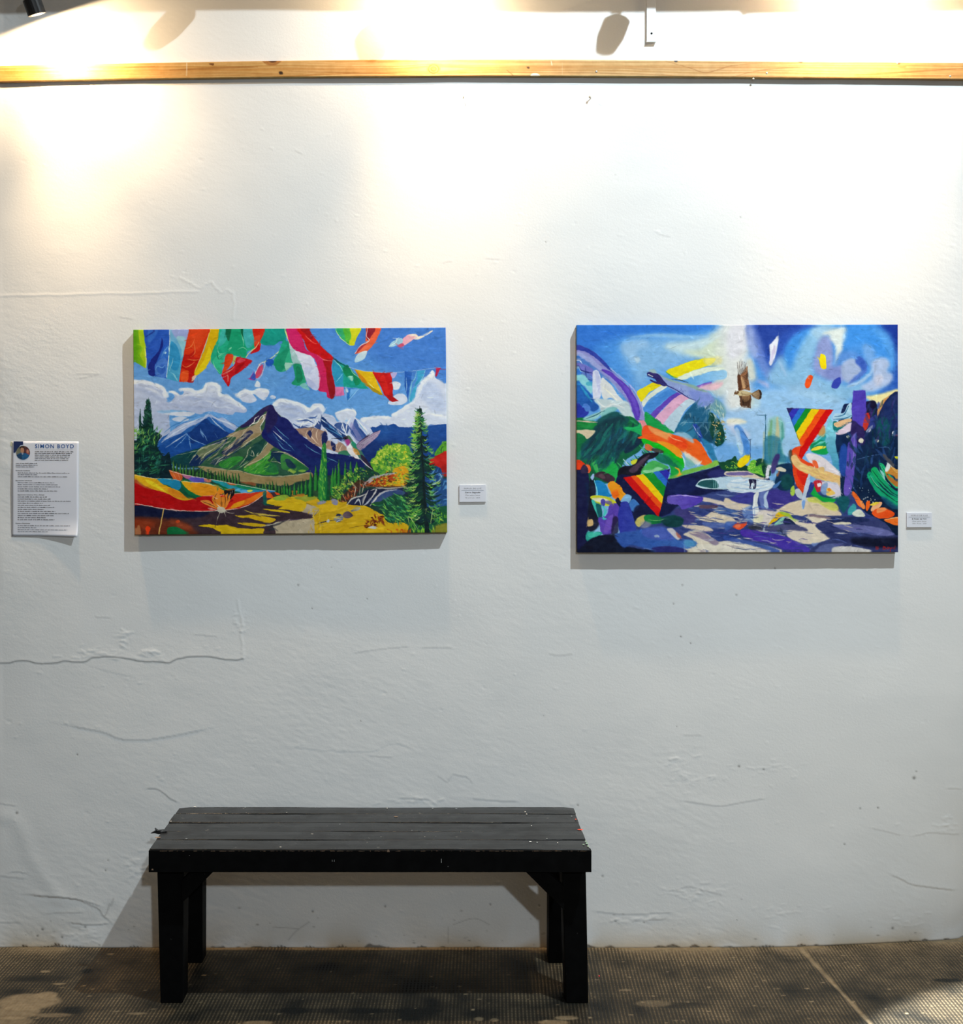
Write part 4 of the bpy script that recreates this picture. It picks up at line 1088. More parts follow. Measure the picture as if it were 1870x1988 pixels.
    L('E', '2a2064', "890,618 960,640 1030,660", 2.4); L('E', '2a2064', "920,665 980,690 1080,715", (2.4, 4, 2))
    L('E', 'd8dcd0', "895,605 950,625", 1.2); L('E', '2c2c70', "1040,700 1160,750 1260,810 1360,870 1420,890", (2, 2, .8), s=.4)
    P('E', 'a8b8a0', "900,560 960,545 990,585 940,585", s=2, a=.7)
    L('E', '2c3c3c', "1160,655 1260,670 1340,695", (.6, 1.6, .6), s=.4)
    D('E', ['4a4c94', '5c64a8'], "1140,730 1300,780 1380,860 1300,830 1160,760", 24, 30, .8, 60, 15, seed=33, a=.7)
    # dark green foliage left
    P('G', '0a7a3c', "100,-190 420,-160 700,-240 860,-60 830,120 640,260 560,460 300,520 100,520", s=1, g=('0a4a3c', 60))
    P('E', '0a4c4c', "330,1110 520,1010 640,1060 690,1100 640,1190 600,1260 480,1330 300,1400 180,1560 160,1400 280,1260", s=2, a=.95)
    P('G', '0c4a58', "160,180 260,20 420,-120 640,-110 700,30 820,20 640,130 520,210 480,320 360,320 280,240", s=2)
    P('G', '0a2c3c', "280,-60 420,-200 560,-240 640,-200 500,-80 360,40 260,120", s=4, a=.7)
    P('G', '1a6a90', "480,-60 640,-90 640,100 540,160 480,60", s=4, a=.6)
    P('G', '0a2a40', "640,120 740,10 840,-20 900,-60 860,20 760,110 660,170", s=1.5)
    P('E', '168a3c', "130,1130 330,1140 300,1180 260,1200 140,1180", s=1, a=.9)
    L('E', 'd8b8a0', "125,1110 220,1120 340,1130", (1.6, 3, 1), s=.6)
    P('E', '9cd0c8', "180,1090 260,1050 400,1010 340,1080 260,1110", s=1.2, a=.9)
    L('E', '0a3c4c', "210,1090 320,1050 420,1000", (.6, 1.6, .6))
    P('E', 'd8c4a4', "125,1215 300,1215 310,1250 230,1310 190,1270 130,1240", s=.8)
    P('G', '1aa848', "270,240 330,180 420,250 500,200 600,400 620,480 560,520 420,420 330,380", s=.8)
    P('G', '0c5a3c', "340,200 470,180 470,310 360,330", s=2)
    P('G', '40a858', "270,250 300,240 360,350 340,370")
    D('G', ['0a5a5c', '0c3a4c', '0f6a58', '083040'], "160,180 280,20 420,-120 640,-110 820,-20 640,130 500,300 300,300", 60, 120, 5, 120, 30, seed=34, a=.6)
    D('G', ['0a2c3a', '0c4a50', '0a5c50', '1a7a68', '12404c'], "130,200 280,20 420,-140 640,-130 800,-40 640,130 480,320 300,330", 60, 200, 7, 118, 22, seed=56, a=.6)
    D('E', ['1c8a50', '0c6a48', '2aa468', '0a4a44'], "640,1180 860,1040 1000,1100 1180,1250 900,1250", 14, 90, 4, 30, 25, seed=57, a=.6)
    D('G', ['0a3a34', '168a44', '0c6040', '48b860'], "560,300 860,120 1100,180 1260,340 1140,440 840,380", 30, 110, 4, 35, 25, seed=58, a=.7)
    # green band, orange sweep
    P('E', '0f9a48', "860,1020 940,1060 1040,1140 1120,1200 1190,1250 1060,1240 940,1190 880,1190", s=.6)
    P('E', '18a85a', "640,1180 760,1180 830,1130 830,1270 760,1240 660,1210", s=1)
    P('E', 'e88c94', "790,1115 860,1115 890,1190 840,1210 820,1150", s=.8)
    P('G', '0cb41c', "830,0 960,10 1080,60 1200,130 1280,210 1300,330 1240,290 1140,210 1000,120 860,70", s=.6)
    P('G', '18a040', "1060,160 1200,230 1280,330 1240,400 1140,440 1150,340", s=1)
    P('G', '0a6a50', "960,180 1080,180 1200,280 1240,330 1140,300 1020,260", s=1.5, a=.9)
    P('E', 'f4501c', "840,1190 900,1165 1000,1200 1140,1260 1280,1290 1400,1330 1440,1420 1500,1480 1540,1530 1480,1480 1300,1400 1060,1370 850,1300", s=.6)
    P('G', 'f45818', "780,0 960,-60 1140,-50 1320,10 1420,10 1500,90 1560,200 1600,260 1560,300 1480,290 1380,210 1260,140 1120,60 960,10", g=('f06018', 0))
    P('E', 'f0a05c', "900,1170 1060,1230 1160,1260 1130,1330 1060,1300 940,1240", s=2, a=.85)
    P('G', 'e83c10', "1140,-20 1300,10 1320,120 1200,80 1120,40", s=3, a=.8)
    P('G', 'f8941c', "1000,30 1140,60 1260,140 1270,220 1200,190 1120,120 1020,60", s=.8)
    P('G', 'e8dcc4', "1290,140 1380,190 1480,270 1420,290 1320,220", s=2, a=.85)
    L('G', 'f8c08c', "1130,-30 1180,10 1280,40", (.6, 2.5, .6), s=.6, a=.8)
    P('E', '9cc0d4', "1190,1250 1300,1240 1380,1300 1400,1360 1300,1310", s=2, a=.8)
    P('G', '2a7aa8', "1480,0 1600,80 1640,200 1660,250 1600,240 1540,130", s=2)
    P('G', '5aac4c', "1130,440 1300,360 1480,310 1580,280 1640,240 1690,290 1540,340 1300,410 1140,460", s=1.2, g=('8cc048', 0))
    P('G', 'f0a428', "1190,320 1240,340 1265,400 1220,420 1240,370", s=.6)
    L('G', 'b4d8dc', "1265,190 1300,250 1300,320", (1, 4, 1.4), s=.5)
    P('G', '7ab8a8', "1320,210 1420,290 1340,330 1310,280", s=2, a=.7)
    P('G', 'd86c3c', "870,60 940,90 950,140 870,125")
    P('G', '3c342c', "960,110 1070,140 1040,170 940,140", s=.6, a=.9)
    P('G', '0c0c1c', "575,350 640,310 720,300 800,220 880,170 1020,160 960,220 880,260 820,390 720,430 580,430", s=1)
    P('G', '5a4458', "690,360 760,290 880,200 920,190 840,290 760,380", s=2, a=.8)
    P('G', '4cb85c', "830,360 880,290 960,250 1030,270 1130,330 1000,370 840,395", s=1, g=('3fa050', 0))
    P('G', 'a0dcac', "840,360 940,350 1000,320 1060,340 900,390", s=.8, a=.8)
    P('G', 'd8d838', "715,250 780,235 760,280 720,290", s=.8)
    L('G', 'b8d0dc', "625,230 660,270 690,300", (1, 3, 1), s=.5)
    # dark ground plane
    P('G', '0c1440', "560,430 760,420 1130,450 1300,410 1560,340 1720,300 1900,350 2200,400 2200,700 1500,760 1300,900 1100,1000 900,960 760,1040 560,760", s=1)
    P('G', '101c54', "1130,470 1400,440 1440,540 1300,620 1130,620", s=4, a=.9)
    P('G', '2a2c70', "1560,380 1680,340 1880,360 1900,420 1700,440 1580,430", s=3, a=.8)
    P('H', 'd8c8b4', "-40,350 100,345 200,360 260,390 340,410 380,440 200,430 -60,400", s=1)
    P('H', '5a4c94', "-40,370 160,365 240,390 100,400 -40,395", s=1, a=.8)
    # roadway of creams, blues and violets
    P('G', '34427c', "760,950 1100,850 1300,700 1600,600 1900,560 2500,500 3000,560 3500,700 3800,900 3800,1300 700,1300", s=2)
    D('G', ['1c2c6c', '4a62a8', '6a5aa4', '2a3a80', '8c9cc4'], "760,950 1100,850 1300,700 1600,600 2500,560 3500,800 3600,1250 800,1250", 130, 170, 3.6, 4, 12, seed=51, a=.6)
    D('G', ['d8ccb8', 'c8bcb4', 'e4dccc'], "1300,760 1700,640 2500,700 3300,850 3300,1150 1500,1180", 46, 150, 3, 4, 10, seed=52, a=.7)
    # fountain pool
    P('G', 'b8d0e0', "1425,520 1480,460 1600,440 1760,425 1900,430 2100,450 2250,470 2290,500 2200,560 1980,590 1760,560 1560,560 1460,545", s=.8)
    P('H', 'd0dce4', "60,440 440,455 450,510 380,560 200,580 0,570 -40,500", s=1.5)
    P('G', '0f4a50', "1440,510 1500,470 1640,465 1670,545 1540,545", s=.8, g=('2a5a5c', 0))
    for x in (1620, 1640, 1660):
        L('G', '8cc4c4', [(x, 470), (x + 5, 545)], 1)
    L('G', 'd0e4e4', "1430,520 1470,475 1560,455 1660,460", (.8, 1.4, .8)); L('G', 'c8e0e0', "1425,520 1500,550 1680,560 1880,555", (.8, 1.4, .8))
    for q in ("60,455 200,460 440,470", "0,520 180,545 330,540 440,510", "100,490 260,510 420,490", "-60,470 60,480 180,470", "-100,545 60,570 220,585"):
        L('H', '8fb4d8', q, (.6, 2, .6), s=.5, a=.8)
    for q in ("20,450 180,455 300,465", "-40,560 160,585 330,570 400,545", "120,520 260,530 380,510"):
        L('H', 'f2f4f6', q, (.6, 1.8, .6), s=.5)
    P('H', '1c1a3c', "190,450 210,440 260,445 270,470 262,535 235,540 245,490 225,480 212,500 215,540 190,540 200,500", s=.3)
    for q in ("150,460 190,450", "265,450 300,455"):
        L('H', '3c4c80', q, (.5, 1.2, .4))
    # ground strokes
    for pts, c in (("0,640 120,590 240,585 230,680 100,710 0,670", '3a3a8c'), ("390,590 480,550 640,590 720,650 600,700 660,740 560,750 400,740", '3c3488'), ("1500,1270 1500,1270 1500,1270", '3c3488')):
        P('H', c, pts, s=1.2)
    P('H', 'dccab0', "-60,640 60,690 220,720 130,770 -60,740", s=1.5)
    P('H', 'dcc8ac', "480,780 600,700 740,660 840,640 1000,720 1120,760 1180,820 1000,830 860,810 700,840 560,790", s=1.5)
    P('H', 'e0d2bc', "560,850 720,850 900,830 1020,860 980,900 920,920 920,960 1020,1020 1080,1050 960,1110 820,1130 700,1100 600,1040 640,960 760,990 700,920", s=1.5)
    P('H', 'd8cbbb', "580,1010 700,960 820,1000 860,1050 800,1120 680,1090", s=2, a=.8)
    P('G', 'd4c4b4', "1510,650 1640,680 1880,740 1860,780 1640,720 1500,690", s=1.2)
    P('G', 'd8c8b0', "1390,840 1500,870 1620,800 1700,800 1860,900 1820,950 1660,930 1500,910", s=1.2)
    P('G', 'd4c2b0', "1270,960 1400,960 1540,970 1620,1020 1500,1020 1360,1000", s=1.2)
    P('G', 'd8ccb8', "1290,1060 1420,1020 1560,1060 1680,1140 1880,1090 1960,1130 2200,1180 2400,1240 2380,1290 1240,1290 1320,1200 1400,1120", s=1.5)
    P('H', 'dcd4c8', "-60,1090 100,1120 300,1170 520,1200 560,1240 -60,1240", s=1.5)
    P('G', 'e4dccc', "1400,1190 1600,1160 1860,1150 1980,1200 1800,1250 1440,1250", s=2, a=.8)
    P('G', '2a3c7c', "1580,1060 1680,1000 1860,1000 2000,980 2100,1000 1960,1080 1800,1120 1680,1130", s=1.5)
    P('G', '8c7c94', "1350,1040 1500,1040 1600,1100 1680,1150 1640,1180 1560,1140 1440,1090", s=1.5, a=.9)
    P('G', '5a70b0', "1500,930 1680,930 1860,960 1700,990 1560,980", s=2, a=.8)
    P('G', '40609c', "1640,760 1880,800 1880,860 1760,850 1640,810", s=2, a=.9)
    P('G', '5a4458', "1480,740 1660,740 1640,770 1480,775", s=1.5)
    P('G', '3f3a78', "1180,800 1300,770 1420,860 1400,930 1280,940", s=3, a=.9)
    P('G', '6a5ab8', "1110,670 1150,630 1380,630 1500,655 1490,700 1400,750 1280,785 1240,740 1130,720", g=('5038b0', 0))
    L('G', 'c8b8e8', "1150,640 1300,632 1490,660", (.5, 1.4, .5))
    # fountain jets
    P('H', 'dfe0dc', "235,700 240,620 270,580 300,590 280,680 300,780 290,870 250,880 230,800", s=1)
    P('H', '6a7ab8', "300,600 380,570 360,640 370,740 320,740", s=1.5, a=.85)
    P('H', 'b8cce0', "350,620 400,560 380,640 400,740 360,740", s=1, a=.9)
    P('H', '6c8cc4', "120,790 160,740 240,730 240,900 160,870", s=2, a=.8)
    P('H', 'dcd0c8', "300,780 480,780 520,800 440,880 400,920 260,930 250,860", s=2)
    P('H', 'e0dcb0', "240,860 340,820 320,920 260,930", s=3, a=.7)
    L('H', '3c6cb8', "130,780 230,745 340,735 450,765", (.6, 1.6, .6), s=.5, a=.8)
    L('H', 'eef0ec', "245,870 235,740 255,600", (1, 3, 1), s=.8)
    P('H', 'e0b010', "400,920 460,850 500,800 600,800 620,830 540,840 470,890")
    P('H', 'a0c038', "500,790 600,795 660,840 690,890 620,850", s=1, a=.9)
    P('H', '8cccb0', "460,920 560,840 570,900 500,925", s=.8)
    P('H', '1c2848', "560,920 570,850 640,870 690,920 620,925", s=.8)
    P('H', '4a4c74', "180,930 300,920 420,930 700,925 820,990 600,980 400,990 220,970", s=2)
    P('H', '2c3038', "180,940 300,930 330,970 220,980", s=3, a=.8); P('H', '40403c', "480,990 560,990 590,1030 520,1020", s=3, a=.7)
    L('H', 'b8c4d0', "375,900 350,990 390,1000", (1, 4, 2), s=1, a=.7)
    P('H', 'e8502c', "20,940 70,905 110,910 165,895 160,930 100,975 60,970", s=.4); P('H', 'f0845c', "40,935 90,915 100,950 60,960", s=1, a=.7)
    P('H', '3a5ca8', "-60,900 20,890 60,900 0,960 -60,990", s=2, a=.8)
    P('H', '4c30a4', "100,990 180,975 320,1000 460,1020 600,1060 700,1110 800,1150 880,1220 760,1220 600,1200 480,1150 340,1110 200,1080 120,1040", s=1, g=('4438a4', 0))
    P('H', '3a2c94', "300,1020 480,1030 600,1090 500,1080 380,1060", s=2, a=.7)
    P('H', '3450a0', "-60,1040 100,1080 280,1120 460,1170 560,1220 420,1200 200,1140 -60,1090", s=1.5, a=.9)
    P('H', '7088c0', "860,1120 960,1110 1100,1060 1080,1100 980,1130 900,1160", s=1.5, a=.8)
    P('H', '2c3c78', "640,820 780,840 860,900 720,890", s=1, a=.95)
    P('H', '343c6c', "900,940 940,900 1060,860 1000,830 1200,830 1500,860 1800,960 1800,1240 880,1240 940,1120 1060,1070 1000,1010", s=1.5)
    P('H', '8c7478', "800,830 900,810 1040,840 1060,860 960,850", s=1.5, a=.9)
    P('H', '202c58', "1060,860 1240,840 1400,840 1480,880 1300,900 1100,920", s=2)
    P('H', '6468a0', "1080,920 1300,920 1500,940 1640,970 1740,1020 1640,1040 1400,1010 1200,980", s=1.5)
    P('H', 'd8d0b8', "1085,915 1140,895 1260,895 1280,915 1180,920", s=.8)
    P('H', '2c3464', "920,930 1000,950 1140,1010 1300,1060 1260,1110 1100,1090 980,1010", s=2, a=.9)
    P('H', '10162e', "1300,1060 1560,1060 1800,1060 1800,1160 1500,1160 1300,1120", s=4)
    P('H', 'd0ccc8', "1080,1160 1200,1150 1400,1170 1520,1210 1300,1230 1080,1230", s=1.5)
    P('H', '5a6498', "920,1180 1000,1130 1200,1120 1080,1170 1060,1230 900,1230", s=2)
    D('G', ['2a3a78', '1c2858', '5a6cac', '4a4088'], "1250,900 1700,760 2500,800 3300,900 3400,1200 1900,1100 1300,1060", 60, 130, 2.4, 6, 12, seed=53, a=.65)
    D('G', ['e4dccc', 'd4c4b0', 'b8b8c8'], "1300,840 1800,700 2500,720 3200,900 3100,1100 2000,1180 1400,1160", 50, 110, 1.8, 5, 10, seed=54, a=.75)
    D('G', ['8c7c8c', '3f4c84', '26345c'], "1500,1190 2000,1120 2600,1180 2600,1260 1500,1260", 16, 160, 2, 8, 8, seed=55, a=.6)
    # distant shrubs and lamp posts
    P('H', '0c3c2c', "-60,250 40,230 120,260 180,300 300,220 400,260 420,400 320,420 180,350 -60,350", s=1)
    P('G', '0f4a30', "1630,170 1670,260 1740,260 1800,250 1860,200 1880,340 1720,350 1680,290", s=.8)
    D('H', ['2f8a34', '7ac03c', 'b0d040'], "-60,270 60,250 70,330 -60,340", 30, 20, 1.6, 0, 60, seed=35)
    P('H', '6ab83c', "170,330 210,250 260,240 265,300 320,290 330,350 350,410 300,390 220,370", s=.6)
    D('H', ['a4d848', '5aa838', 'c8e058', '3f8a30'], "170,330 210,250 260,240 330,300 360,410 240,380", 36, 26, 1.8, 30, 60, seed=36)
    P('H', 'f0cc08', "65,280 90,230 150,185 195,180 200,230 160,280 110,315 75,310")
    L('F', '7cb87c', "60,1340 100,1410 130,1450", (.6, 2, .6), s=.4, a=.8); L('H', '3c4c48', "178,190 178,120", .8)
    P('F', '3a7ac8', "30,1150 90,1140 180,1290 200,1420 160,1440 100,1300", s=2.4, a=.85); P('F', 'c0d8ec', "40,1180 80,1180 130,1400 90,1440", s=2, a=.7)
    L('F', '2c4c88', "90,1150 180,1280 200,1300", (.6, 1.2, .6), a=.8)
    L('F', '2a5070', "270,1022 370,1024", (1, 1.8), sm=0); L('F', '1f5470', "365,1022 365,1200 360,1500", (1.8, 2, 1.4), sm=0); L('F', '2c3c5c', "202,1280 202,1500", (1, 1.2), sm=0); L('F', '2c3c5c', "180,1285 215,1285", 1)
    # poplars in the middle
    P('F', '8cc0b0', "390,1120 440,1050 500,1040 560,1110 560,1300 580,1420 560,1560 380,1560", s=5, a=.8)
    for q, c, w in (("430,1080 410,1300 420,1540", '6aa06c', 7), ("490,1050 490,1250 470,1500", 'c8bc8c', 9), ("540,1100 550,1300 520,1500", '4f9c90', 7), ("350,1200 350,1400 330,1520", 'c8c490', 4), ("400,1200 400,1450", 'b8b04c', 4), ("450,1300 440,1560", 'd8c850', 4), ("510,1300 500,1500", '3c8c8c', 5), ("545,1270 545,1310", '1a9c9c', 6)):
        L('F', c, q, (w * .4, w, w * .5), s=2, a=.85)
    P('H', '1c6a8c', "360,0 520,0 540,160 620,200 640,260 500,260 360,260", s=3, a=.7)
    P('H', '3a2c6c', "430,280 470,180 520,180 500,260 470,360 430,380", s=2, a=.9)
    P('H', '9cc4e4', "560,0 720,0 740,80 640,110 600,200 540,120", s=2.5, a=.9)
    P('H', '0a2c4c', "480,300 600,270 660,300 680,460 640,540 540,560 460,480 500,360", s=1.2)
    P('H', '0c4a48', "520,440 600,380 660,440 640,540 560,540", s=2.5, a=.8)
    P('H', 'd8d0b8', "480,320 520,310 580,330 575,360 500,350", s=.6); P('H', '8c5030', "480,390 520,350 500,410", s=.8)
    P('H', 'dcdce4', "370,420 375,330 400,290 430,300 410,340 400,430", s=.6)
    P('H', '4a7ab4', "450,510 540,450 500,510 450,540", s=1, a=.9)
    # hot swirl under the upper triangle
    P('F', '1f98a0', "900,1300 1040,1180 1120,1300 1080,1420 900,1400", s=2); P('F', '7cc8d8', "1020,1140 1060,1050 1130,1300 1160,1440 1060,1440 1010,1240", s=1.5)
    P('F', 'c89048', "920,1220 980,1130 1010,1200 980,1260", s=1.5, a=.9)
    P('H', '108a5c', "860,40 1010,40 1030,160 960,180 850,140", s=1.5); P('H', '0fa04c', "850,135 1030,110 1030,160 940,170", s=.8)
    for q in ("860,60 940,10 1000,-40", "880,90 960,50 1040,30", "900,20 960,-30"):
        L('H', '7cd0c8', q, (1, 3.4, 1), s=.6, a=.8)
    P('H', 'ecd83c', "850,130 900,95 1000,88 1005,105 920,130 860,140")
    P('H', '6cb4c8', "1010,0 1130,0 1160,120 1180,380 1100,330 1060,200 1020,120", s=1.5, g=('3a8cb0', 90))
    P('H', 'dfd4d8', "790,180 880,170 980,210 1080,290 1160,370 1180,430 1000,390 900,330 830,250", s=1.2)
    P('H', 'e86030', "870,250 910,250 930,320 900,330"); P('H', 'd8b070', "930,320 980,310 1000,350 950,350", s=.6)
    P('H', 'e84818', "645,130 740,80 760,120 740,200 800,250 870,280 880,330 840,400 830,470 790,540 760,590 700,510 660,380 650,250", g=('e03c14', 90))
    P('H', 'd82010', "700,340 780,380 840,400 820,480 770,500 720,440", s=1.5, a=.9)
    P('H', '4a3c24', "610,150 645,130 660,260 640,290 625,220", s=1.5, a=.8)
    P('H', 'e4b878', "640,200 690,180 740,250 860,310 1000,350 1120,390 1210,430 1200,520 1080,470 960,450 880,420 800,380 720,340 660,280", s=1)
    D('H', ['ecc888', 'd8a868', 'e8d078'], "650,220 740,260 1000,360 1200,440 1190,500 960,440 740,340", 40, 80, 2.4, 25, 12, seed=37, a=.7)
    P('H', 'd8d0dc', "960,470 1100,480 1200,530 1180,620 1080,640 960,560", s=2)
    P('H', 'c02430', "890,460 960,460 960,560 910,570 885,500", s=.8); P('H', 'f0dce0', "920,490 955,480 960,510 930,520", s=.6)
    P('H', '7c9cc8', "960,510 1030,480 1010,600 960,580", s=1, a=.9); P('H', 'e8c060', "1030,530 1110,590 1020,610", s=.6); P('H', 'e0841c', "1030,545 1050,530 1065,560 1040,570")
    P('H', '10a040', "845,520 880,500 920,580 980,630 1110,650 1080,690 960,670 880,620 840,570")
    L('H', '0c5a50', "960,610 1040,630 1110,625", (1, 2.4, 1))
    P('H', '2c3c8c', "830,540 850,470 890,500 850,590", s=.8)
    P('H', 'b8c0c8', "680,560 720,540 760,590 750,650 700,620"); P('H', 'c0ccdc', "820,400 845,400 830,520 800,620 790,680 760,760 750,680 780,540", s=.5); P('H', '7ca4dc', "755,680 790,660 780,740 765,755", s=.5)
    P('H', 'a8c848', "630,590 640,530 670,510 680,590 650,620", s=.8)
    P('H', 'd0d060', "820,640 900,630 980,680 1100,690 1150,760 1060,770 940,700 830,680", s=1.5, a=.9)
    # right cliffs, violet post
    P('F', '10204c', "1180,960 1260,900 1440,880 1540,880 1560,960 1640,860 1800,800 1800,1330 1160,1330", s=1)
    P('H', '0c2850', "1160,-60 1810,-60 1810,980 1640,900 1400,760 1280,560 1180,640 1160,300", s=1, g=('0a1c34', 60))
    P('F', '1a2c60', "1640,900 1800,810 1800,1100 1680,1180 1600,1040", s=3, a=.9); P('F', '0e5058', "1560,1080 1660,1060 1700,1260 1640,1360 1560,1260", s=3, a=.9)
    P('F', 'd89858', "1560,980 1600,880 1680,830 1640,880 1600,960 1560,1030", s=1); P('F', '2c3880', "1460,1080 1540,1020 1560,1100 1500,1180 1450,1160", s=1.5)
    P('F', 'c8d8e8', "1100,1010 1200,1000 1240,920 1280,900 1280,1050 1180,1070 1090,1080", s=1, g=('8cc0d8', 60))
    for q in ("1100,1040 1200,1020 1250,930", "1090,1070 1200,1060 1280,1030"):
        L('F', '2f6c94', q, (.8, 2.4, 1), s=.5)
    P('F', '0f7070', "1090,1090 1160,1100 1240,1080 1180,1180 1130,1210 1090,1170", s=1)
    P('F', 'e4b888', "1100,1110 1250,1060 1280,1090 1170,1150 1120,1150"); P('F', 'dcc8d8', "1170,1170 1280,1100 1285,1180 1180,1230 1110,1220", s=.8)
    L('F', '203c70', "1130,1160 1260,1100", (.8, 1.8, .8))
    P('F', '4c3cac', "1305,765 1350,770 1400,762 1432,768 1440,900 1445,1060 1430,1140 1380,1150 1290,1080 1280,960", s=.5, sm=0, g=('5440b4', 90))
    P('F', '141030', "1440,890 1530,880 1555,960 1500,1040 1450,1000", s=1); P('F', 'c03024', "1440,1010 1475,1020 1470,1110 1430,1190 1400,1150", s=.8)
    P('F', '2a2058', "1290,1090 1380,1140 1420,1180 1420,1330 1280,1330", s=1.5); P('F', 'd8d4dc', "1450,1180 1510,1130 1480,1200 1440,1210", s=.6)
    P('H', '20489c', "1160,120 1200,60 1240,140 1220,380 1180,400 1150,300", s=2)
    P('H', '5a48ac', "1240,80 1290,0 1330,-40 1340,100 1320,300 1290,520 1240,620 1200,590 1210,440 1230,260", s=.8, g=('6a54b8', 90))
    L('H', '8c8cc8', "1310,-40 1310,120 1290,340", (1, 2, .8), s=.6, a=.7)
    for (x, y, r) in ((1380, 30, 26), (1550, 30, 18), (1240, -10, 14)):
        P('H', 'e0d8c0', [(x - r, y), (x, y - r), (x + r * 1.3, y - r * .3), (x + r * .7, y + r), (x - r * .4, y + r * .8)], s=1)
    P('F', 'e0e0e8', "1715,1210 1740,1195 1750,1230 1790,1240 1720,1250"); P('F', 'c86070', "1730,1240 1800,1215 1800,1245 1740,1250", s=.6)
    for q in ("1340,230 1500,190 1620,170", "1560,110 1660,100 1700,130"):
        L('H', '5a7cb4', q, (.6, 1.6, .6), s=.5, a=.7)
    D('H', ['0a1c3c', '1a3a6c', '103c54', '0c2c34', '2c4c84'], "1220,-60 1790,-60 1790,560 1560,420 1300,520 1230,300", 60, 130, 5, 75, 40, seed=59, a=.6)
    D('F', ['1c2450', '2a3c78', '0e4a54', '3a2c70'], "1460,900 1640,880 1790,820 1790,1320 1440,1320", 40, 120, 5, 100, 30, seed=60, a=.55)
    # green fronds
    P('H', '0f9c6c', "1450,400 1480,360 1530,420 1600,520 1700,600 1800,660 1800,760 1680,680 1560,590 1490,490", s=.6)
    P('H', '14a85c', "1490,350 1540,310 1600,390 1680,500 1800,600 1800,650 1680,570 1560,460", s=.6, g=('0e9078', 0))
    P('H', '18b070', "1580,290 1620,280 1700,400 1800,510 1800,560 1690,470", s=.6)
    for q in ("1470,390 1560,520 1680,620 1800,710", "1510,350 1600,470 1720,580 1800,640", "1600,300 1700,430 1800,540"):
        L('H', '063c34', q, (1, 2, 1)); 
    for q in ("1480,400 1550,500 1600,540", "1560,340 1640,450 1700,510", "1590,290 1640,360"):
        L('H', '8ce0b0', q, (.6, 1.4, .5), a=.9)
    P('H', 'c88434', "1640,370 1700,310 1800,420 1800,470 1720,400", s=.6); P('H', 'b06c2c', "1650,380 1800,500 1800,540 1700,470"); P('H', 'd8a050', "1700,280 1800,380 1800,410 1720,330")
    P('H', 'dce0dc', "1640,350 1670,260 1690,250 1700,290 1670,350", s=.5); P('H', '8cd0c4', "1590,340 1630,380 1640,450 1610,400")
    P('H', '4c4c54', "1620,200 1640,180 1740,290 1720,310"); P('H', 'e8e010', "1735,195 1800,210 1790,270", sm=0)
    P('H', '1a5070', "1600,640 1640,630 1800,750 1700,740", s=2, a=.8)
    # orange flowers
    P('H', 'f06c28', "1290,570 1330,590 1380,660 1400,740 1440,770 1360,720 1310,640"); P('H', 'f48c48', "1370,680 1400,670 1430,740 1400,750")
    P('H', 'f46018', "1435,740 1445,680 1480,670 1475,740 1450,775"); P('H', 'f8b080', "1490,770 1520,700 1600,680 1600,720 1520,780"); P('H', 'f0d040', "1480,710 1540,680 1580,690 1520,720")
    P('H', 'f05820', "1500,800 1560,750 1640,740 1740,800 1720,840 1640,855 1560,850", g=('e84c14', 0)); P('H', 'f8a060', "1560,750 1640,740 1660,760 1560,800", s=.8, a=.8)
    P('H', 'f07024', "1630,870 1720,850 1800,840 1800,930 1700,910"); L('H', 'f8b878', "1640,870 1720,852 1790,845", (.6, 1.8, .8))
    D('H', ['f4f4f0', 'f0e8c0'], "1400,620 1540,600 1540,700 1420,680", 10, 12, 1.6, 0, 90, seed=38); D('H', ['f8f8f4', 'c8e0e0'], "1240,500 1560,520 1500,580 1260,580", 8, 10, 1.2, 0, 90, seed=39)
    P('H', '3cc0b0', "1250,760 1300,700 1335,730 1310,800 1250,820", s=1, a=.7); P('H', 'd8dccc', "1290,810 1340,760 1390,770 1430,830 1350,840", s=1)
    P('H', '0f5a5c', "1110,640 1240,620 1260,700 1200,800 1160,740", s=2.5, a=.85)
    D('E', ['5a86a0', '2a6488', '123c54', '9cb4bc'], "1240,1130 1440,900 1620,980 1720,1200 1660,1380 1460,1340", 50, 90, 4, 110, 40, seed=61, a=.45)
    D('G', ['203c88', '3c5cb0', '101c4c', '5070c0'], "560,1080 860,1000 1130,1010 1380,1130 1240,1220 760,1190", 40, 150, 4, 8, 16, seed=62, a=.5)
    D('G', ['10164a', '1a2a6c', '0a1030'], "100,420 240,420 250,1000 220,1250 100,1250", 24, 160, 5, 90, 10, seed=63, a=.5)
    # rainbow triangles
    tri = [(590, 948), (1088, 968), (735, 1330)]
    P('H', 'cc0c08', "745,60 830,-50 890,0 780,180 750,230 720,190", sm=0)
    cols = ('241c54', '2c2ca8', '2a6cc8', '0a8c2c', 'f0c800', 'f45010', 'd00808')
    T0, T1 = np.array(tri[0], float), np.array(tri[1], float)
    fr = (0, .13, .27, .4, .53, .7, .84, 1.0)
    du = np.array([-.545, .84])                        # stripes run parallel to this
    A_, B_, C_ = T0, T1, np.array([760., 1400.])

    def cut(u):
        a = A_ + (B_ - A_) * u
        # meet the left edge A-C
        e = C_ - A_
        m = np.array([[du[0], -e[0]], [du[1], -e[1]]])
        t = np.linalg.solve(m, A_ - a)
        return tuple(a), tuple(a + du * t[0])
    for i in range(7):
        a0, c0 = cut(fr[i]); a1, c1 = cut(fr[i + 1])
        P('F', cols[i], [a0, a1, c1, c0], sm=0)
    P('H', 'f05818', "715,0 760,60 735,80", sm=0)
    L('F', '1c2c5c', "590,948 720,1280", .8, sm=0, a=.7); L('F', '301c3c', "590,946 1088,966", .6, sm=0, a=.6)
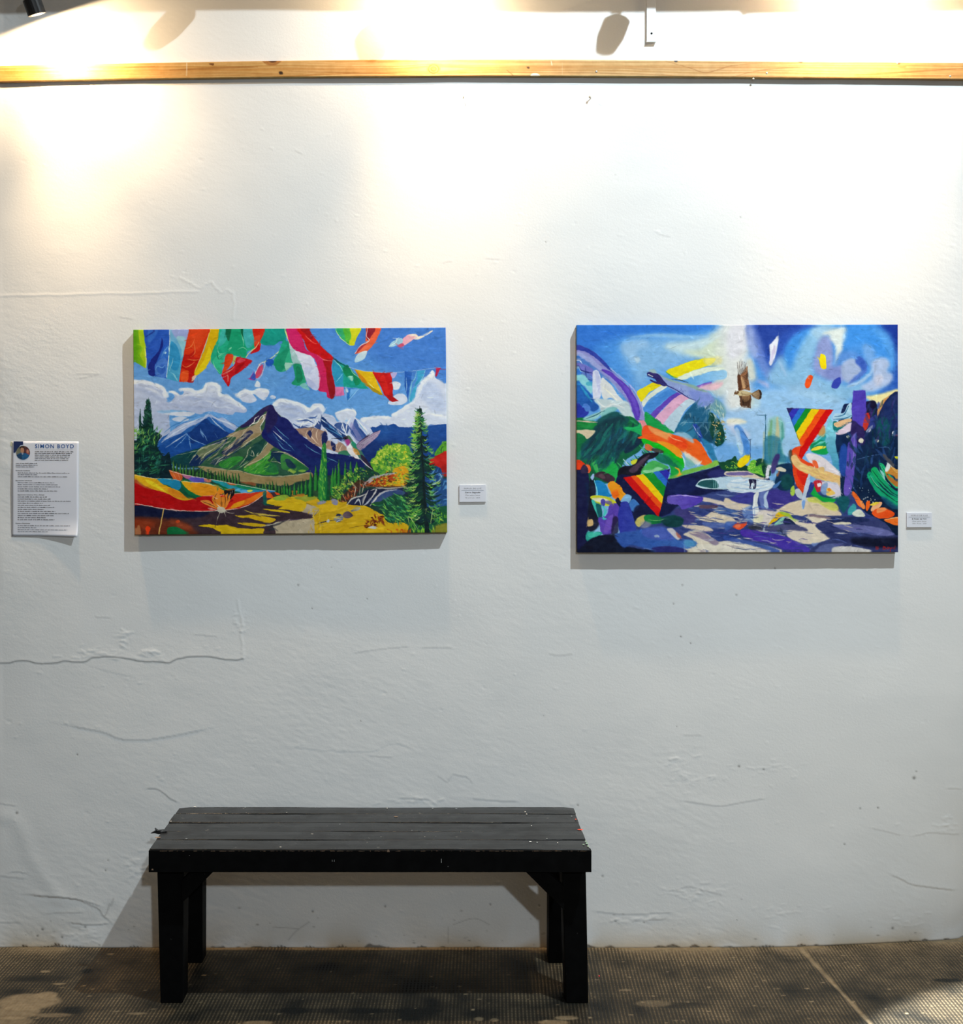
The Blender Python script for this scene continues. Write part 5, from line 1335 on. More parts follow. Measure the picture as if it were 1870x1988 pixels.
    A_, B_, C_ = np.array([1145., 340.]), np.array([625., 437.]), np.array([1018., 875.])
    fr = (0, .19, .29, .39, .545, .695, .82, 1.0)
    fr = (0, .08, .24, .37, .57, .72, .84, 1.0)
    du = np.array([.667, .745])
    for i in range(7):
        out = []
        for u in (fr[i], fr[i + 1]):
            a = A_ + (B_ - A_) * u
            e = C_ - A_
            m = np.array([[du[0], -e[0]], [du[1], -e[1]]])
            t = np.linalg.solve(m, A_ - a)
            out.append((tuple(a), tuple(a + du * t[0])))
        P('G', cols[i], [out[0][0], out[1][0], out[1][1], out[0][1]], sm=0)
    # lower-left corner: trunks, cups, violet forms
    P('G', '101440', "90,360 200,330 250,420 260,700 300,860 240,1000 220,1280 90,1280", s=1); P('G', '0a2c4c', "220,480 300,660 340,880 260,900 240,700", s=3, a=.8)
    P('G', '0c0c20', "260,470 320,470 330,700 370,900 340,1000 240,1010 250,700", s=2, a=.9)
    P('G', 'e83c10', "90,230 160,250 215,300 180,340 140,350 90,330"); P('G', 'f46430', "205,300 250,300 270,350 250,385 215,365"); P('G', '302444', "165,340 195,290 230,320 240,380 170,390", s=.6)
    P('G', 'a0b8e4', "270,430 300,390 310,420 290,465", s=.6)
    P('G', '1480c0', "320,470 380,470 440,520 470,600 500,640 400,650 340,640 330,540", s=.6); L('G', '7cd8e8', "310,465 335,560 345,650 360,740", (1.4, 3, 1))
    P('G', '3a2834', "310,420 340,380 400,370 480,400 540,450 500,500 440,480 360,440", s=.8); P('G', '6a4c58', "350,410 400,395 430,440 400,450", s=1.5, a=.8)
    P('G', 'f49818', "455,520 480,485 520,475 560,500 610,540 630,590 660,630 600,690 520,660 490,600"); P('G', 'f45c10', "500,600 560,570 580,640 540,670 510,640", s=2, a=.8)
    P('G', '141430', "545,690 570,655 590,690 575,720")
    P('G', 'd0d030', "265,650 330,630 440,645 520,680 555,720 500,750 400,740 310,700"); P('G', 'e8e0c0', "290,665 400,660 470,690 430,720 330,700", s=1)
    P('G', '4c44a0', "380,690 410,670 435,700 420,750 390,740"); P('G', '5a4c94', "440,690 500,700 500,740 440,720", s=1, a=.8)
    P('G', '7cb0d8', "600,690 660,620 720,650 690,720 620,710", s=.6); P('G', '3f78c0', "690,740 740,670 810,740 760,800 730,810", s=.8)
    P('G', '0c1438', "760,760 860,740 960,860 800,900 740,860", s=2, a=.9)
    P('G', '40c0b0', "280,690 320,700 370,830 360,880 320,800", s=.8); P('G', '0c5a60', "330,740 380,740 400,860 370,900", s=1)
    P('G', '5a40ac', "480,740 570,730 590,860 540,960 500,1060 400,1060 370,960 360,880 440,860"); P('G', '7454bc', "480,860 520,850 500,1000 420,1040 440,920", s=2, a=.8)
    L('G', '48c8c0', "405,750 430,800 415,880 440,890", (1.6, 5, 2))
    P('G', '2c34a0', "590,740 630,700 680,710 720,800 760,940 770,1030 700,1060 600,1060 570,900", s=.8, g=('3040a0', 0))
    P('G', '1c1434', "520,880 570,880 570,1040 500,1060", s=1.5, a=.8)
    P('G', '2ca090', "230,1050 320,1030 400,1050 300,1120 230,1140"); P('G', '48c8b0', "240,1060 320,1035 380,1060 280,1100", s=1, a=.8)
    P('G', 'd8b478', "240,910 290,900 300,960 240,975", s=.8)
    P('G', 'c8b868', "760,930 800,870 880,845 860,920 800,980", s=1); P('G', '0f8a3c', "860,860 940,840 1040,870 1080,920 960,950 880,920", s=1, g=('0c5a3c', 0))
    P('G', '0a3c40', "1050,880 1180,850 1290,890 1260,970 1140,980 1060,940", s=2); P('G', '8c8c94', "830,920 940,930 900,990 830,980", s=3, a=.7)
    L('G', '7cc070', "900,900 1000,910 1080,890", (.5, 1.5, .5))
    P('G', '081028', "130,1260 250,1130 400,1070 560,1080 620,1180 760,1210 960,1240 1300,1230 1330,1300 130,1300", s=1.2)
    P('G', '2c50a0', "545,1060 700,1030 860,1000 1040,980 1130,1010 1240,1120 1380,1120 1440,1160 1380,1210 1240,1220 1000,1240 860,1210 720,1180 640,1210 570,1140", s=2, g=('3a68b4', 0))
    P('G', '4c5cb4', "840,1010 960,980 1080,990 1200,1110 1000,1120 860,1080", s=3, a=.8); P('G', '5aa0c8', "1300,1130 1400,1130 1420,1180 1320,1200", s=2.5, a=.8)
    P('G', '2a2c70', "940,1220 1100,1190 1300,1220 1320,1260 1100,1260", s=1.5); P('G', 'a8b8d0', "970,1075 1010,1065 1030,1090 990,1095", s=1, a=.8)
    P('G', 'd8d0d0', "1110,1000 1180,1000 1250,1090 1230,1120 1160,1060", s=1.5, a=.9); P('G', 'b0604c', "1210,1040 1250,1060 1270,1100 1230,1090", s=1.5, a=.8)
    # eagle
    P('F', '8c5c3c', "62,600 100,590 165,500 172,600 190,700 195,760 140,750 75,760 70,680"); P('F', '5a3420', "62,605 90,600 110,700 100,760 75,760", s=.6); P('F', 'c89c70', "100,620 130,640 150,720 120,740", s=.8, a=.9)
    for i in range(9):
        L('F', '2c1c14', [(110 + i * 5, 620 + i * 14), (150 + i * 4, 600 + i * 14), (178 + i * 2, 570 + i * 20)], (.4, 1.1, .4))
    for i in range(6):
        L('F', '3c2c24', [(75 + i * 14, 600 - i * 8), (70 + i * 16, 520 - i * 4), (60 + i * 20, 450 + abs(i - 2) * 12 - 20)], (1.2, 1, .4)); L('F', 'e8e0d0', [(82 + i * 14, 590 - i * 8), (78 + i * 16, 510), (70 + i * 20, 430)], (.5, .9, .3), a=.8)
    P('F', '5c3c28', "88,800 200,800 205,940 190,945 100,930 90,860"); P('F', 'a07850', "110,810 190,810 190,860 130,880", s=.8, a=.8)
    for i in range(7):
        L('F', '20140e', [(105 + i * 14, 830), (120 + i * 12, 880), (140 + i * 9, 935)], (.4, 1, .4))
    for i in range(5):
        L('F', 'd8d4cc', [(100 + i * 16, 925), (110 + i * 15, 955), (120 + i * 14, 965)], (.8, 1, .4))
    P('F', 'c8b488', "28,790 60,765 130,760 220,790 230,800 160,815 90,815 50,800"); P('F', '6c4c30', "30,780 60,765 80,775 60,800 32,797"); L('F', '8c7048', "90,790 150,800 210,795", (.5, 1.2, .5))
    P('F', '7a5c40', "210,800 270,760 300,750 322,790 318,840 290,855 250,835"); P('F', '2c1c14', "290,752 310,765 325,795 315,840 295,850 305,800", s=.4)
    for i in range(5):
        L('F', 'd0b890', [(225, 803), (260, 785 + i * 12), (295, 765 + i * 20)], (.4, .8, .3), a=.8)
    # signature
    for q in ("1572,1155 1545,1152 1548,1165 1570,1168 1565,1180 1540,1178", "1622,1148 1620,1182 1650,1178 1648,1165 1622,1164 1645,1158 1622,1148", "1668,1160 1662,1176 1680,1178 1684,1162 1668,1160", "1692,1160 1702,1178 1716,1160 1696,1196", "1745,1178 1725,1176 1728,1164 1744,1164 1748,1142 1746,1182"):
        L('H', 'a82018', q, 1.1)
    p.finish(6)
    return p


# ================================================================ wall
def rnd(shape, seed, r, passes=2):
    g = np.random.RandomState(seed).rand(*shape).astype(np.float32)
    for _ in range(passes):
        g = box_blur(g, r)
    g -= g.mean()
    return g / (g.std() + 1e-9)


def wall_base(x, z):
    """added bend: right-hand foot set back, its outer edge curved away to darken"""
    u = np.clip((x - .75) / .91, 0, 1.6)
    c = np.clip((x - 1.63) / .12, 0, 1)
    q = np.clip((2.5 - x) / .75, 0, 1); q = q * q * (3 - 2 * q)
    return q * (.062 * u * u * np.clip(1 - z / .8, 0, 1) ** 1.5 + .055 * c * c * np.clip((.95 - z) / .6, 0, 1))


def build_wall():
    st = 2.1
    px = np.arange(-24, 1896, st); py = np.arange(-24, 1850, st)
    xs = (px - CX) / 620.0; zs = EYE + (CY - py) / 620.0
    shp = (len(zs), len(xs))
    X, Z = np.meshgrid(xs, zs)
    PX, PY = np.meshgrid(px, py)
    h = rnd(shp, 1, 60) * .0008 + rnd(shp, 2, 22) * .0005 + rnd(shp, 3, 8) * .00012
    rough_zone = np.clip(rnd(shp, 4, 40) * .5 + .7, .15, 1.8)
    low = np.clip((PY - 1380) / 400, 0, 1)
    # trowelled skim: short slanting strokes
    g = np.random.RandomState(5).rand(*shp).astype(np.float32)
    strk = box_blur(g, 1)
    sk = np.zeros_like(strk)
    for i in range(-3, 4):
        sk += np.roll(np.roll(strk, i, axis=1), int(round(i * .35)), axis=0)
    sk -= sk.mean(); sk /= sk.std()
    h += sk * .000055 * rough_zone * (1 + .3 * low)
    tint = np.ones(shp + (3,), np.float32)
    dark = np.zeros(shp, np.float32)

    def seg_field(pts, w):
        """signed distance like field near a polyline: (distance, side)"""
        p = spline([(a, b) for a, b in pts], False, 6)
        x0, x1 = p[:, 0].min() - w, p[:, 0].max() + w; y0, y1 = p[:, 1].min() - w, p[:, 1].max() + w
        ix = np.where((px >= x0) & (px <= x1))[0]; iy = np.where((py >= y0) & (py <= y1))[0]
        if len(ix) == 0 or len(iy) == 0:
            return None
        sl = np.s_[iy[0]:iy[-1] + 1, ix[0]:ix[-1] + 1]
        gx, gy = PX[sl], PY[sl]
        d = np.full(gx.shape, 1e9); sd = np.zeros(gx.shape)
        for (ax, ay), (bx, by) in zip(p[:-1], p[1:]):
            dx, dy = bx - ax, by - ay
            t = np.clip(((gx - ax) * dx + (gy - ay) * dy) / max(dx * dx + dy * dy, 1e-9), 0, 1)
            e = np.hypot(gx - ax - t * dx, gy - ay - t * dy)
            s = np.sign(dx * (gy - ay) - dy * (gx - ax))
            m = e < d
            d[m] = e[m]; sd[m] = s[m]
        return sl, d, sd

    def ridge(pts, w, a):
        r = seg_field(pts, w * 4)
        if r:
            a *= .5
            h[r[0]] += a * np.exp(-(r[1] / w) ** 2)

    def step(pts, w, a, groove=.0):
        """plaster edge: proud on the upper side, falling back below the line"""
        r = seg_field(pts, w * 5)
        if r:
            sl, d, s = r
            up = (s < 0)
            a *= .38
            h[sl] += a * np.where(up, np.exp(-(d / (w * 2.5)) ** 1.0), -.35 * np.exp(-(d / w) ** 2))
            if groove:
                dark[sl] = np.maximum(dark[sl], groove * np.exp(-(d / 1.5) ** 2))

    rr = random.Random(3)

    def jag(pts, n, amp):
        out = []
        for (a, b), (c, d) in zip(pts[:-1], pts[1:]):
            for i in range(n):
                t = i / n
                out.append((a + (c - a) * t + rr.uniform(-amp, amp), b + (d - b) * t + rr.uniform(-amp, amp)))
        return out + [pts[-1]]
    # long crack lines
    ridge(jag([(-20, 575), (0, 574), (70, 573), (130, 572), (205, 570), (260, 569), (330, 567), (385, 566)], 3, .7), 2.2, .0011)
    ridge(jag([(350, 540), (368, 548), (388, 560), (398, 552), (412, 548)], 3, 1), 2.2, .001)
    ridge(jag([(412, 548), (420, 560), (428, 568), (440, 563), (452, 570), (455, 590), (452, 620)], 3, 1), 2.2, .001)
    step(jag([(-20, 1288), (18, 1287), (36, 1283), (58, 1284), (75, 1289), (100, 1288), (125, 1284), (165, 1285), (180, 1277), (205, 1275), (250, 1279), (268, 1284), (300, 1285), (328, 1287), (345, 1279), (365, 1276), (400, 1274), (435, 1280), (460, 1282), (472, 1279)], 2, .8), 2.4, .0016, .55)
    ridge(jag([(472, 1279), (471, 1262), (470, 1245), (468, 1225), (472, 1208), (466, 1190), (462, 1165)], 4, 1.6), 2.4, .0014)
    for _ in range(26):
        x, y = rr.uniform(452, 476), rr.uniform(1190, 1232)
        ridge([(x, y), (x + rr.uniform(2, 9), y + rr.uniform(-5, 2))], 1.6, .0008)
    step([(150, 1412), (200, 1422), (235, 1435), (280, 1437), (340, 1428), (380, 1420)], 11, .0018)
    step([(180, 1295), (215, 1305), (250, 1313)], 4, .0006)
    step([(575, 1452), (640, 1458), (720, 1460), (750, 1447), (780, 1446), (808, 1460)], 4, .0007)
    step([(288, 1531), (305, 1532), (318, 1540), (330, 1550), (342, 1556)], 2.2, .0012, .35)
    for pts in ([(1068, 1271), (1090, 1273), (1110, 1270)], [(855, 1258), (875, 1259)], [(690, 1268), (740, 1260), (790, 1256)], [(186, 1198), (212, 1200)], [(380, 1232), (420, 1236)],
                [(820, 1258), (850, 1257)], [(232, 616), (254, 620)], [(945, 502), (968, 504)], [(862, 510), (876, 508)], [(1330, 1428), (1360, 1428)], [(575, 294), (585, 299)], [(1280, 455), (1300, 460)],
                [(1560, 690), (1600, 700)], [(155, 735), (190, 728)], [(150, 726), (190, 727)], [(720, 1468), (760, 1470)]):
        step(jag(pts, 2, .5), 1.8, .0009, .12)
    # bulges and loose skin near the foot
    for pts, w, a in (([(60, 1738), (110, 1741), (150, 1745), (190, 1765), (208, 1785)], 8, .0018),
                      ([(75, 1740), (120, 1742), (160, 1748), (190, 1758)], 3, .0022), ([(0, 1560), (28, 1564)], 2, .0012), ([(22, 1693), (50, 1695)], 2, .0014), ([(0, 1701), (45, 1705)], 2, .0014),
                      ([(140, 1792), (175, 1796), (206, 1794)], 2.4, .0028), ([(0, 1792), (35, 1792)], 2, .0013), ([(90, 1774), (155, 1772)], 2, .0012),
                      ([(1160, 1770), (1230, 1776), (1300, 1772)], 3, .0014), ([(1230, 1788), (1290, 1784)], 2, .0014), ([(1300, 1730), (1340, 1722), (1400, 1738)], 3, .001),
                      ([(1780, 1627), (1810, 1622), (1870, 1626)], 2, .0014), ([(1740, 1706), (1780, 1724), (1860, 1738)], 4, .0022), ([(1700, 1612), (1750, 1624)], 3, .0008),
                      ([(1845, 1533), (1870, 1535)], 2, .0012), ([(1330, 1556), (1400, 1566), (1480, 1552)], 3, .0012), ([(780, 1550), (830, 1553)], 2.5, .0014), ([(920, 1552), (1000, 1556)], 2.5, .0012),
                      ([(850, 1508), (868, 1518), (880, 1504), (905, 1508), (915, 1518)], 2, .001)):
        step(jag(pts, 2, 1), w, a, .12)
    for x, y, n, rx, ry in ((258, 1680, 26, 24, 26), (150, 1815, 30, 60, 16), (1350, 1730, 40, 70, 26), (1230, 1785, 26, 70, 12), (1560, 1780, 22, 120, 30), (820, 1556, 20, 60, 10), (1330, 1500, 30, 60, 40), (1480, 1490, 20, 70, 30), (1840, 1610, 18, 26, 22), (1770, 1800, 16, 60, 18), (180, 1270, 24, 60, 18), (235, 1240, 26, 14, 18), (290, 1268, 24, 30, 10)):
        for _ in range(n):
            a, b = x + rr.gauss(0, rx * .5), y + rr.gauss(0, ry * .5)
            ridge([(a, b), (a + rr.uniform(3, 16), b + rr.uniform(-5, 4))], 1.7, rr.uniform(.0004, .0012))
    ridge([(0, 1585), (25, 1590), (45, 1620), (60, 1660), (85, 1700), (115, 1742)], 16, .0030)
    ridge([(150, 1800), (190, 1790), (212, 1770)], 14, -.0022)
    # pimples and small pits all over
    for _ in range(420):
        a, b = rr.uniform(0, 1870), rr.uniform(170, 1820)
        ridge([(a, b), (a + rr.uniform(1, 6), b + rr.uniform(-2, 2))], rr.uniform(1.4, 2.4), rr.choice((1, 1, 1, -1)) * rr.uniform(.0003, .0011))
    # dark specks and old nail holes
    for a, b, r in ((579, 1136, 1.8), (643, 1101, 1), (713, 1163, 1), (606, 1181, 1), (1325, 1136, 1.5), (1308, 1172, 1.4), (1322, 1236, 1.6), (1341, 1249, 1.4), (1430, 1155, 1.6), (1435, 1488, 2.2), (1483, 1494, 1.6), (1314, 1411, 1),
                    (1777, 1512, 3), (1781, 1499, 1.4), (1672, 1571, 1.6), (1707, 1570, 1.8), (1642, 1641, 1.6), (1742, 1811, 2.6), (33, 1578, 2.4), (150, 1465, 1.6), (1122, 1563, 1.8), (1170, 1701, 1.8), (310, 1747, 1),
                    (1505, 1103, 1.6), (700, 1400, 1), (1060, 470, 1.2), (1195, 340, 1), (1438, 422, 1.2), (82, 1805, 2.4), (72, 1818, 2), (120, 1820, 2), (165, 1800, 2), (205, 1690, 1.6), (210, 1670, 1.4), (1056, 1390, 1),
                    (748, 1760, 1.8), (607, 1770, 2), (1047, 1758, 1.6), (952, 1756, 1.8), (1195, 1788, 1.4), (1250, 1790, 1.4)):
        m = np.exp(-((PX - a) ** 2 + (PY - b) ** 2) / (r * r))
        dark[:] = np.maximum(dark, m * .8); h[:] -= m * .0008
    for _ in range(60):
        a, b = rr.uniform(0, 1870), 1835 - abs(rr.gauss(0, 38))
        r = rr.uniform(.6, 1.6)
        i0, j0 = int((a - px[0]) / st), int((b - py[0]) / st)
        sl = np.s_[max(0, j0 - 4):j0 + 5, max(0, i0 - 4):i0 + 5]
        dark[sl] = np.maximum(dark[sl], rr.uniform(.25, .7) * np.exp(-(((PX[sl] - a) / (r * rr.uniform(1, 2.4))) ** 2 + ((PY[sl] - b) / r) ** 2)))
    for pts, w in (([(560, 1825), (575, 1808), (600, 1790)], 1.2), ([(870, 1800), (870, 1830)], 1), ([(530, 1800), (580, 1803)], 1.2), ([(880, 1795), (920, 1783), (950, 1795)], 1), ([(213, 1755), (208, 1770), (204, 1778)], 1.6), ([(220, 1745), (216, 1758)], 1.6)):
        r = seg_field(pts, 6)
        dark[r[0]] = np.maximum(dark[r[0]], .3 * np.exp(-(r[1] / w) ** 2))
    # broken plaster edge along the floor
    n1d = rnd((4, len(px)), 31, 3)[1] + .6 * rnd((4, len(px)), 32, 12)[1]
    hgt = np.clip(n1d - .55, 0, None) * 3.0 + .8
    for c0, w_, k_ in ((120, 34, 5), (46, 6, 6), (262, 12, 4), (545, 10, 5), (665, 8, 5), (600, 10, 4), (1490, 14, 4), (1560, 10, 4), (815, 6, 4)):
        hgt += k_ * np.exp(-((px - c0) / w_) ** 2) * (.6 + .4 * np.sin(px * .9))
    m = np.clip((PY - (1840.0 - hgt[None, :])) / 1.5, 0, 1)
    dark = np.maximum(dark, .75 * m)
    h -= .002 * m
    # grime: yellowish towards the foot, faint smears
    foot = np.exp(-np.clip(1842 - PY, 0, None) / 26.0) * np.clip(.55 + .35 * rnd(shp, 8, 10), 0, 1)
    smear = np.clip(rnd(shp, 9, 26) * .5, 0, 1) * np.clip((PY - 1250) / 500, 0, 1)
    tint[..., :] *= (1 - .05 * smear)[..., None]
    tint *= 1 - foot[..., None] * np.array([.28, .40, .56])
    tint *= 1 - dark[..., None] * np.array([.86, .88, .9])
    edge = np.clip((PX + 24) / 30, 0, 1) * np.clip((1894 - PX) / 30, 0, 1) * np.clip((PY + 24) / 30, 0, 1)
    Y = -(h * edge)
    # the coarse rest of the wall beyond the picture
    xo = np.r_[np.array([-5.0, -3.5, -2.4]), xs, np.linspace(1.72, 2.6, 12), np.array([3.5, 5.0])]
    zo = np.r_[np.array([5.6, 4.6, 3.6]), zs, np.array([-.02])]
    XX, ZZ = np.meshgrid(xo, zo)
    YY = np.zeros_like(XX); YY[3:-1, 3:-14] = Y
    YY[-1, 3:-14] = Y[-1]
    YY += wall_base(XX, ZZ)
    T = np.ones(XX.shape + (3,), np.float32); T[3:-1, 3:-14] = tint; T[-1, 3:-14] = tint[-1]
    me = grid_mesh('wall_back', np.stack([XX, YY, ZZ], -1), {'tint': T})
    k = N('white_plaster', rough=.8, spec=.25)
    base = k.mix(k.ramp(k.noise(2.2, 4), .3, .7), (.80, .795, .785), (.775, .775, .77))
    k.col(k.mix(1.0, base, k.attr('tint'), 'MULTIPLY'))
    k.bump(k.noise(150, 4, .6), .22, .0015)
    return tag(link('wall_back', me, k.m), kind='structure')


# ================================================================ floor
def build_floor():
    xd = np.arange(-1.75, 2.1, .0045); yd = -np.arange(-.08, .62, .0045)
    X, Y = np.meshgrid(xd, yd)
    shp = X.shape
    d = -Y
    n1, n2, n3 = rnd(shp, 21, 34), rnd(shp, 22, 12), rnd(shp, 23, 4)
    dust_shade = .30 + .11 * n1 + .10 * n2 + .08 * n3 - .14 * np.clip(1 - np.abs(X + .2) / .6, 0, 1)  # less dust along the bench's width: shade beneath it put into the colour
    dust_shade += .16 * np.clip((X - .45) / .5, 0, 1) * np.clip(1.2 - d / .4, 0, 1)
    dust_shade += .75 * np.exp(-np.clip(d + wall_base(X, 0 * X), 0, None) / .022) * np.clip(.7 + .3 * n2, 0, 1) + .42 * np.exp(-np.clip(d, 0, None) / .085)
    bare = np.zeros(shp); h = n1 * .0006 + n3 * .0001
    r = random.Random(8)

    def blob(px, py, rx, ry, a, arr, rag=.5):
        c = fl(px, py)
        q = ((X - c.x) / rx) ** 2 + ((Y - c.y) / ry) ** 2 + n2 * rag * .35 + n3 * rag * .15
        m = 1 / (1 + np.exp((q - 1) * 9))
        arr += m * a
    for q in ((60, 1945, .085, .045, .9), (35, 1965, .06, .04, .8), (90, 1932, .03, .02, .8), (100, 1971, .05, .012, .5), (20, 1985, .06, .03, .6)):
        blob(q[0], q[1], q[2], q[3], q[4], bare)
    for q in ((1100, 1976, .03, .012, .7), (1075, 1985, .04, .015, .6), (1270, 1948, .05, .02, .35), (960, 1980, .012, .008, .6), (930, 1978, .012, .01, .6), (500, 1986, .04, .012, .5), (265, 1968, .03, .006, .7), (225, 1964, .012, .004, .7), (88, 1886, .014, .008, .8), (115, 1910, .02, .006, .7), (215, 1852, .01, .006, .7), (1215, 1922, .02, .007, .5)):
        blob(q[0], q[1], q[2], q[3], q[4], bare, .3)
    for _ in range(120):
        blob(r.uniform(0, 1870), r.uniform(1850, 1988), r.uniform(.002, .007), r.uniform(.002, .005), r.uniform(.4, .9), bare, .0)
    stain_shade = np.zeros(shp)  # floor stains, and the bench's shadow band painted along its front edge
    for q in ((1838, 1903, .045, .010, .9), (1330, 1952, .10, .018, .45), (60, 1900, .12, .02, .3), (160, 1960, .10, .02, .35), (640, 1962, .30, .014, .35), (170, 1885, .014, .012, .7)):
        blob(q[0], q[1], q[2], q[3], q[4], stain_shade)
    # dusty joint between two floor sheets, and fainter cross joints
    a, b = fl(1556, 1842), fl(1692, 1988)
    tt = np.clip(((X - a.x) * (b.x - a.x) + (Y - a.y) * (b.y - a.y)) / ((b - a).length ** 2), -2, 6)
    dj = np.abs((X - a.x) * (b.y - a.y) - (Y - a.y) * (b.x - a.x)) / (b - a).length
    j = np.exp(-(dj / (.0075 + .002 * n2)) ** 4)
    bare += j * np.clip(.95 + .2 * n3, 0, 1)
    h -= .002 * np.exp(-(dj / .008) ** 4)
    for d0 in (.226, .31, .08):
        m = np.exp(-((d - d0 - .004 * n1) / .0028) ** 2) * (X > a.x - .9)
        dust_shade += m * .18
    bare += np.clip(.55 + .45 * n2 + .2 * n3, 0, 1) * np.exp(-(np.clip(d + wall_base(X, 0 * X), 0, None) / .030) ** 1.5) * .9
    dust_shade -= stain_shade * .5
    fade = np.clip((.60 - d) / .14, 0, 1) * np.clip((X + 1.75) / .1, 0, 1) * np.clip((2.09 - X) / .15, 0, 1)
    dust_shade = .30 + (dust_shade - .30) * fade
    dust_shade = np.clip(dust_shade, 0, 1); bare = np.clip(bare, 0, 1)
    xo = np.r_[np.array([-5.0, -3.0]), xd, np.array([3.2, 5.0])]
    yo = np.r_[np.array([.4]), yd, np.array([-1.2, -2.4, -4.5, -8.0])]
    XX, YY = np.meshgrid(xo, yo)

    def pad(f, v):
        o = np.full(XX.shape, v, np.float32); o[1:-4, 2:-2] = f
        return o
    ZZ = pad(h, 0.0)
    me = grid_mesh('floor', np.stack([XX, YY, ZZ], -1)[::-1], {'dust_shade': pad(dust_shade, .35)[::-1], 'bare': pad(bare, 0)[::-1]})
    k = N('ribbed_rubber_floor', rough=.6, spec=.2)
    sep = k.n('ShaderNodeSeparateXYZ', {0: k.obj()})
    # the ribs run a little askew of the wall
    xr = k.math('ADD', sep.outputs[0], k.math('MULTIPLY', sep.outputs[1], -.05))
    fx = k.math('ABSOLUTE', k.math('SUBTRACT', k.math('FRACT', k.math('DIVIDE', xr, .0104)), .5))
    fy = k.math('ABSOLUTE', k.math('SUBTRACT', k.math('FRACT', k.math('DIVIDE', sep.outputs[1], .0150)), .5))
    lx = k.ramp(fx, .22, .36)          # 1 in the grooves between ribs
    ly = k.ramp(fy, .30, .42)
    dash = k.math('MULTIPLY', lx, k.math('SUBTRACT', 1.0, k.math('MULTIPLY', ly, .75)))
    du, ba = k.attr('dust_shade', 'Fac'), k.attr('bare', 'Fac')
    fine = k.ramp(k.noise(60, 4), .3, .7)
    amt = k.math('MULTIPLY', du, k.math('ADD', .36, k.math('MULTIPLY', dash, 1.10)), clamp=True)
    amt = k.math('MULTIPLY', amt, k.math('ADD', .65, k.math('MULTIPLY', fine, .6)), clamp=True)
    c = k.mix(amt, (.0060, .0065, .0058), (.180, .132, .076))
    c = k.mix(ba, c, k.mix(fine, (.17, .12, .068), (.25, .19, .115)))
    k.col(c)
    k.bump(k.math('MULTIPLY', k.math('SUBTRACT', 1.0, dash), k.math('SUBTRACT', 1.0, ba)), .55, .0012)
    k.rough(k.math('SUBTRACT', .78, k.math('MULTIPLY', k.math('SUBTRACT', 1.0, dash), .28)))
    return tag(link('floor', me, k.m), kind='structure')


build_wall()
build_floor()


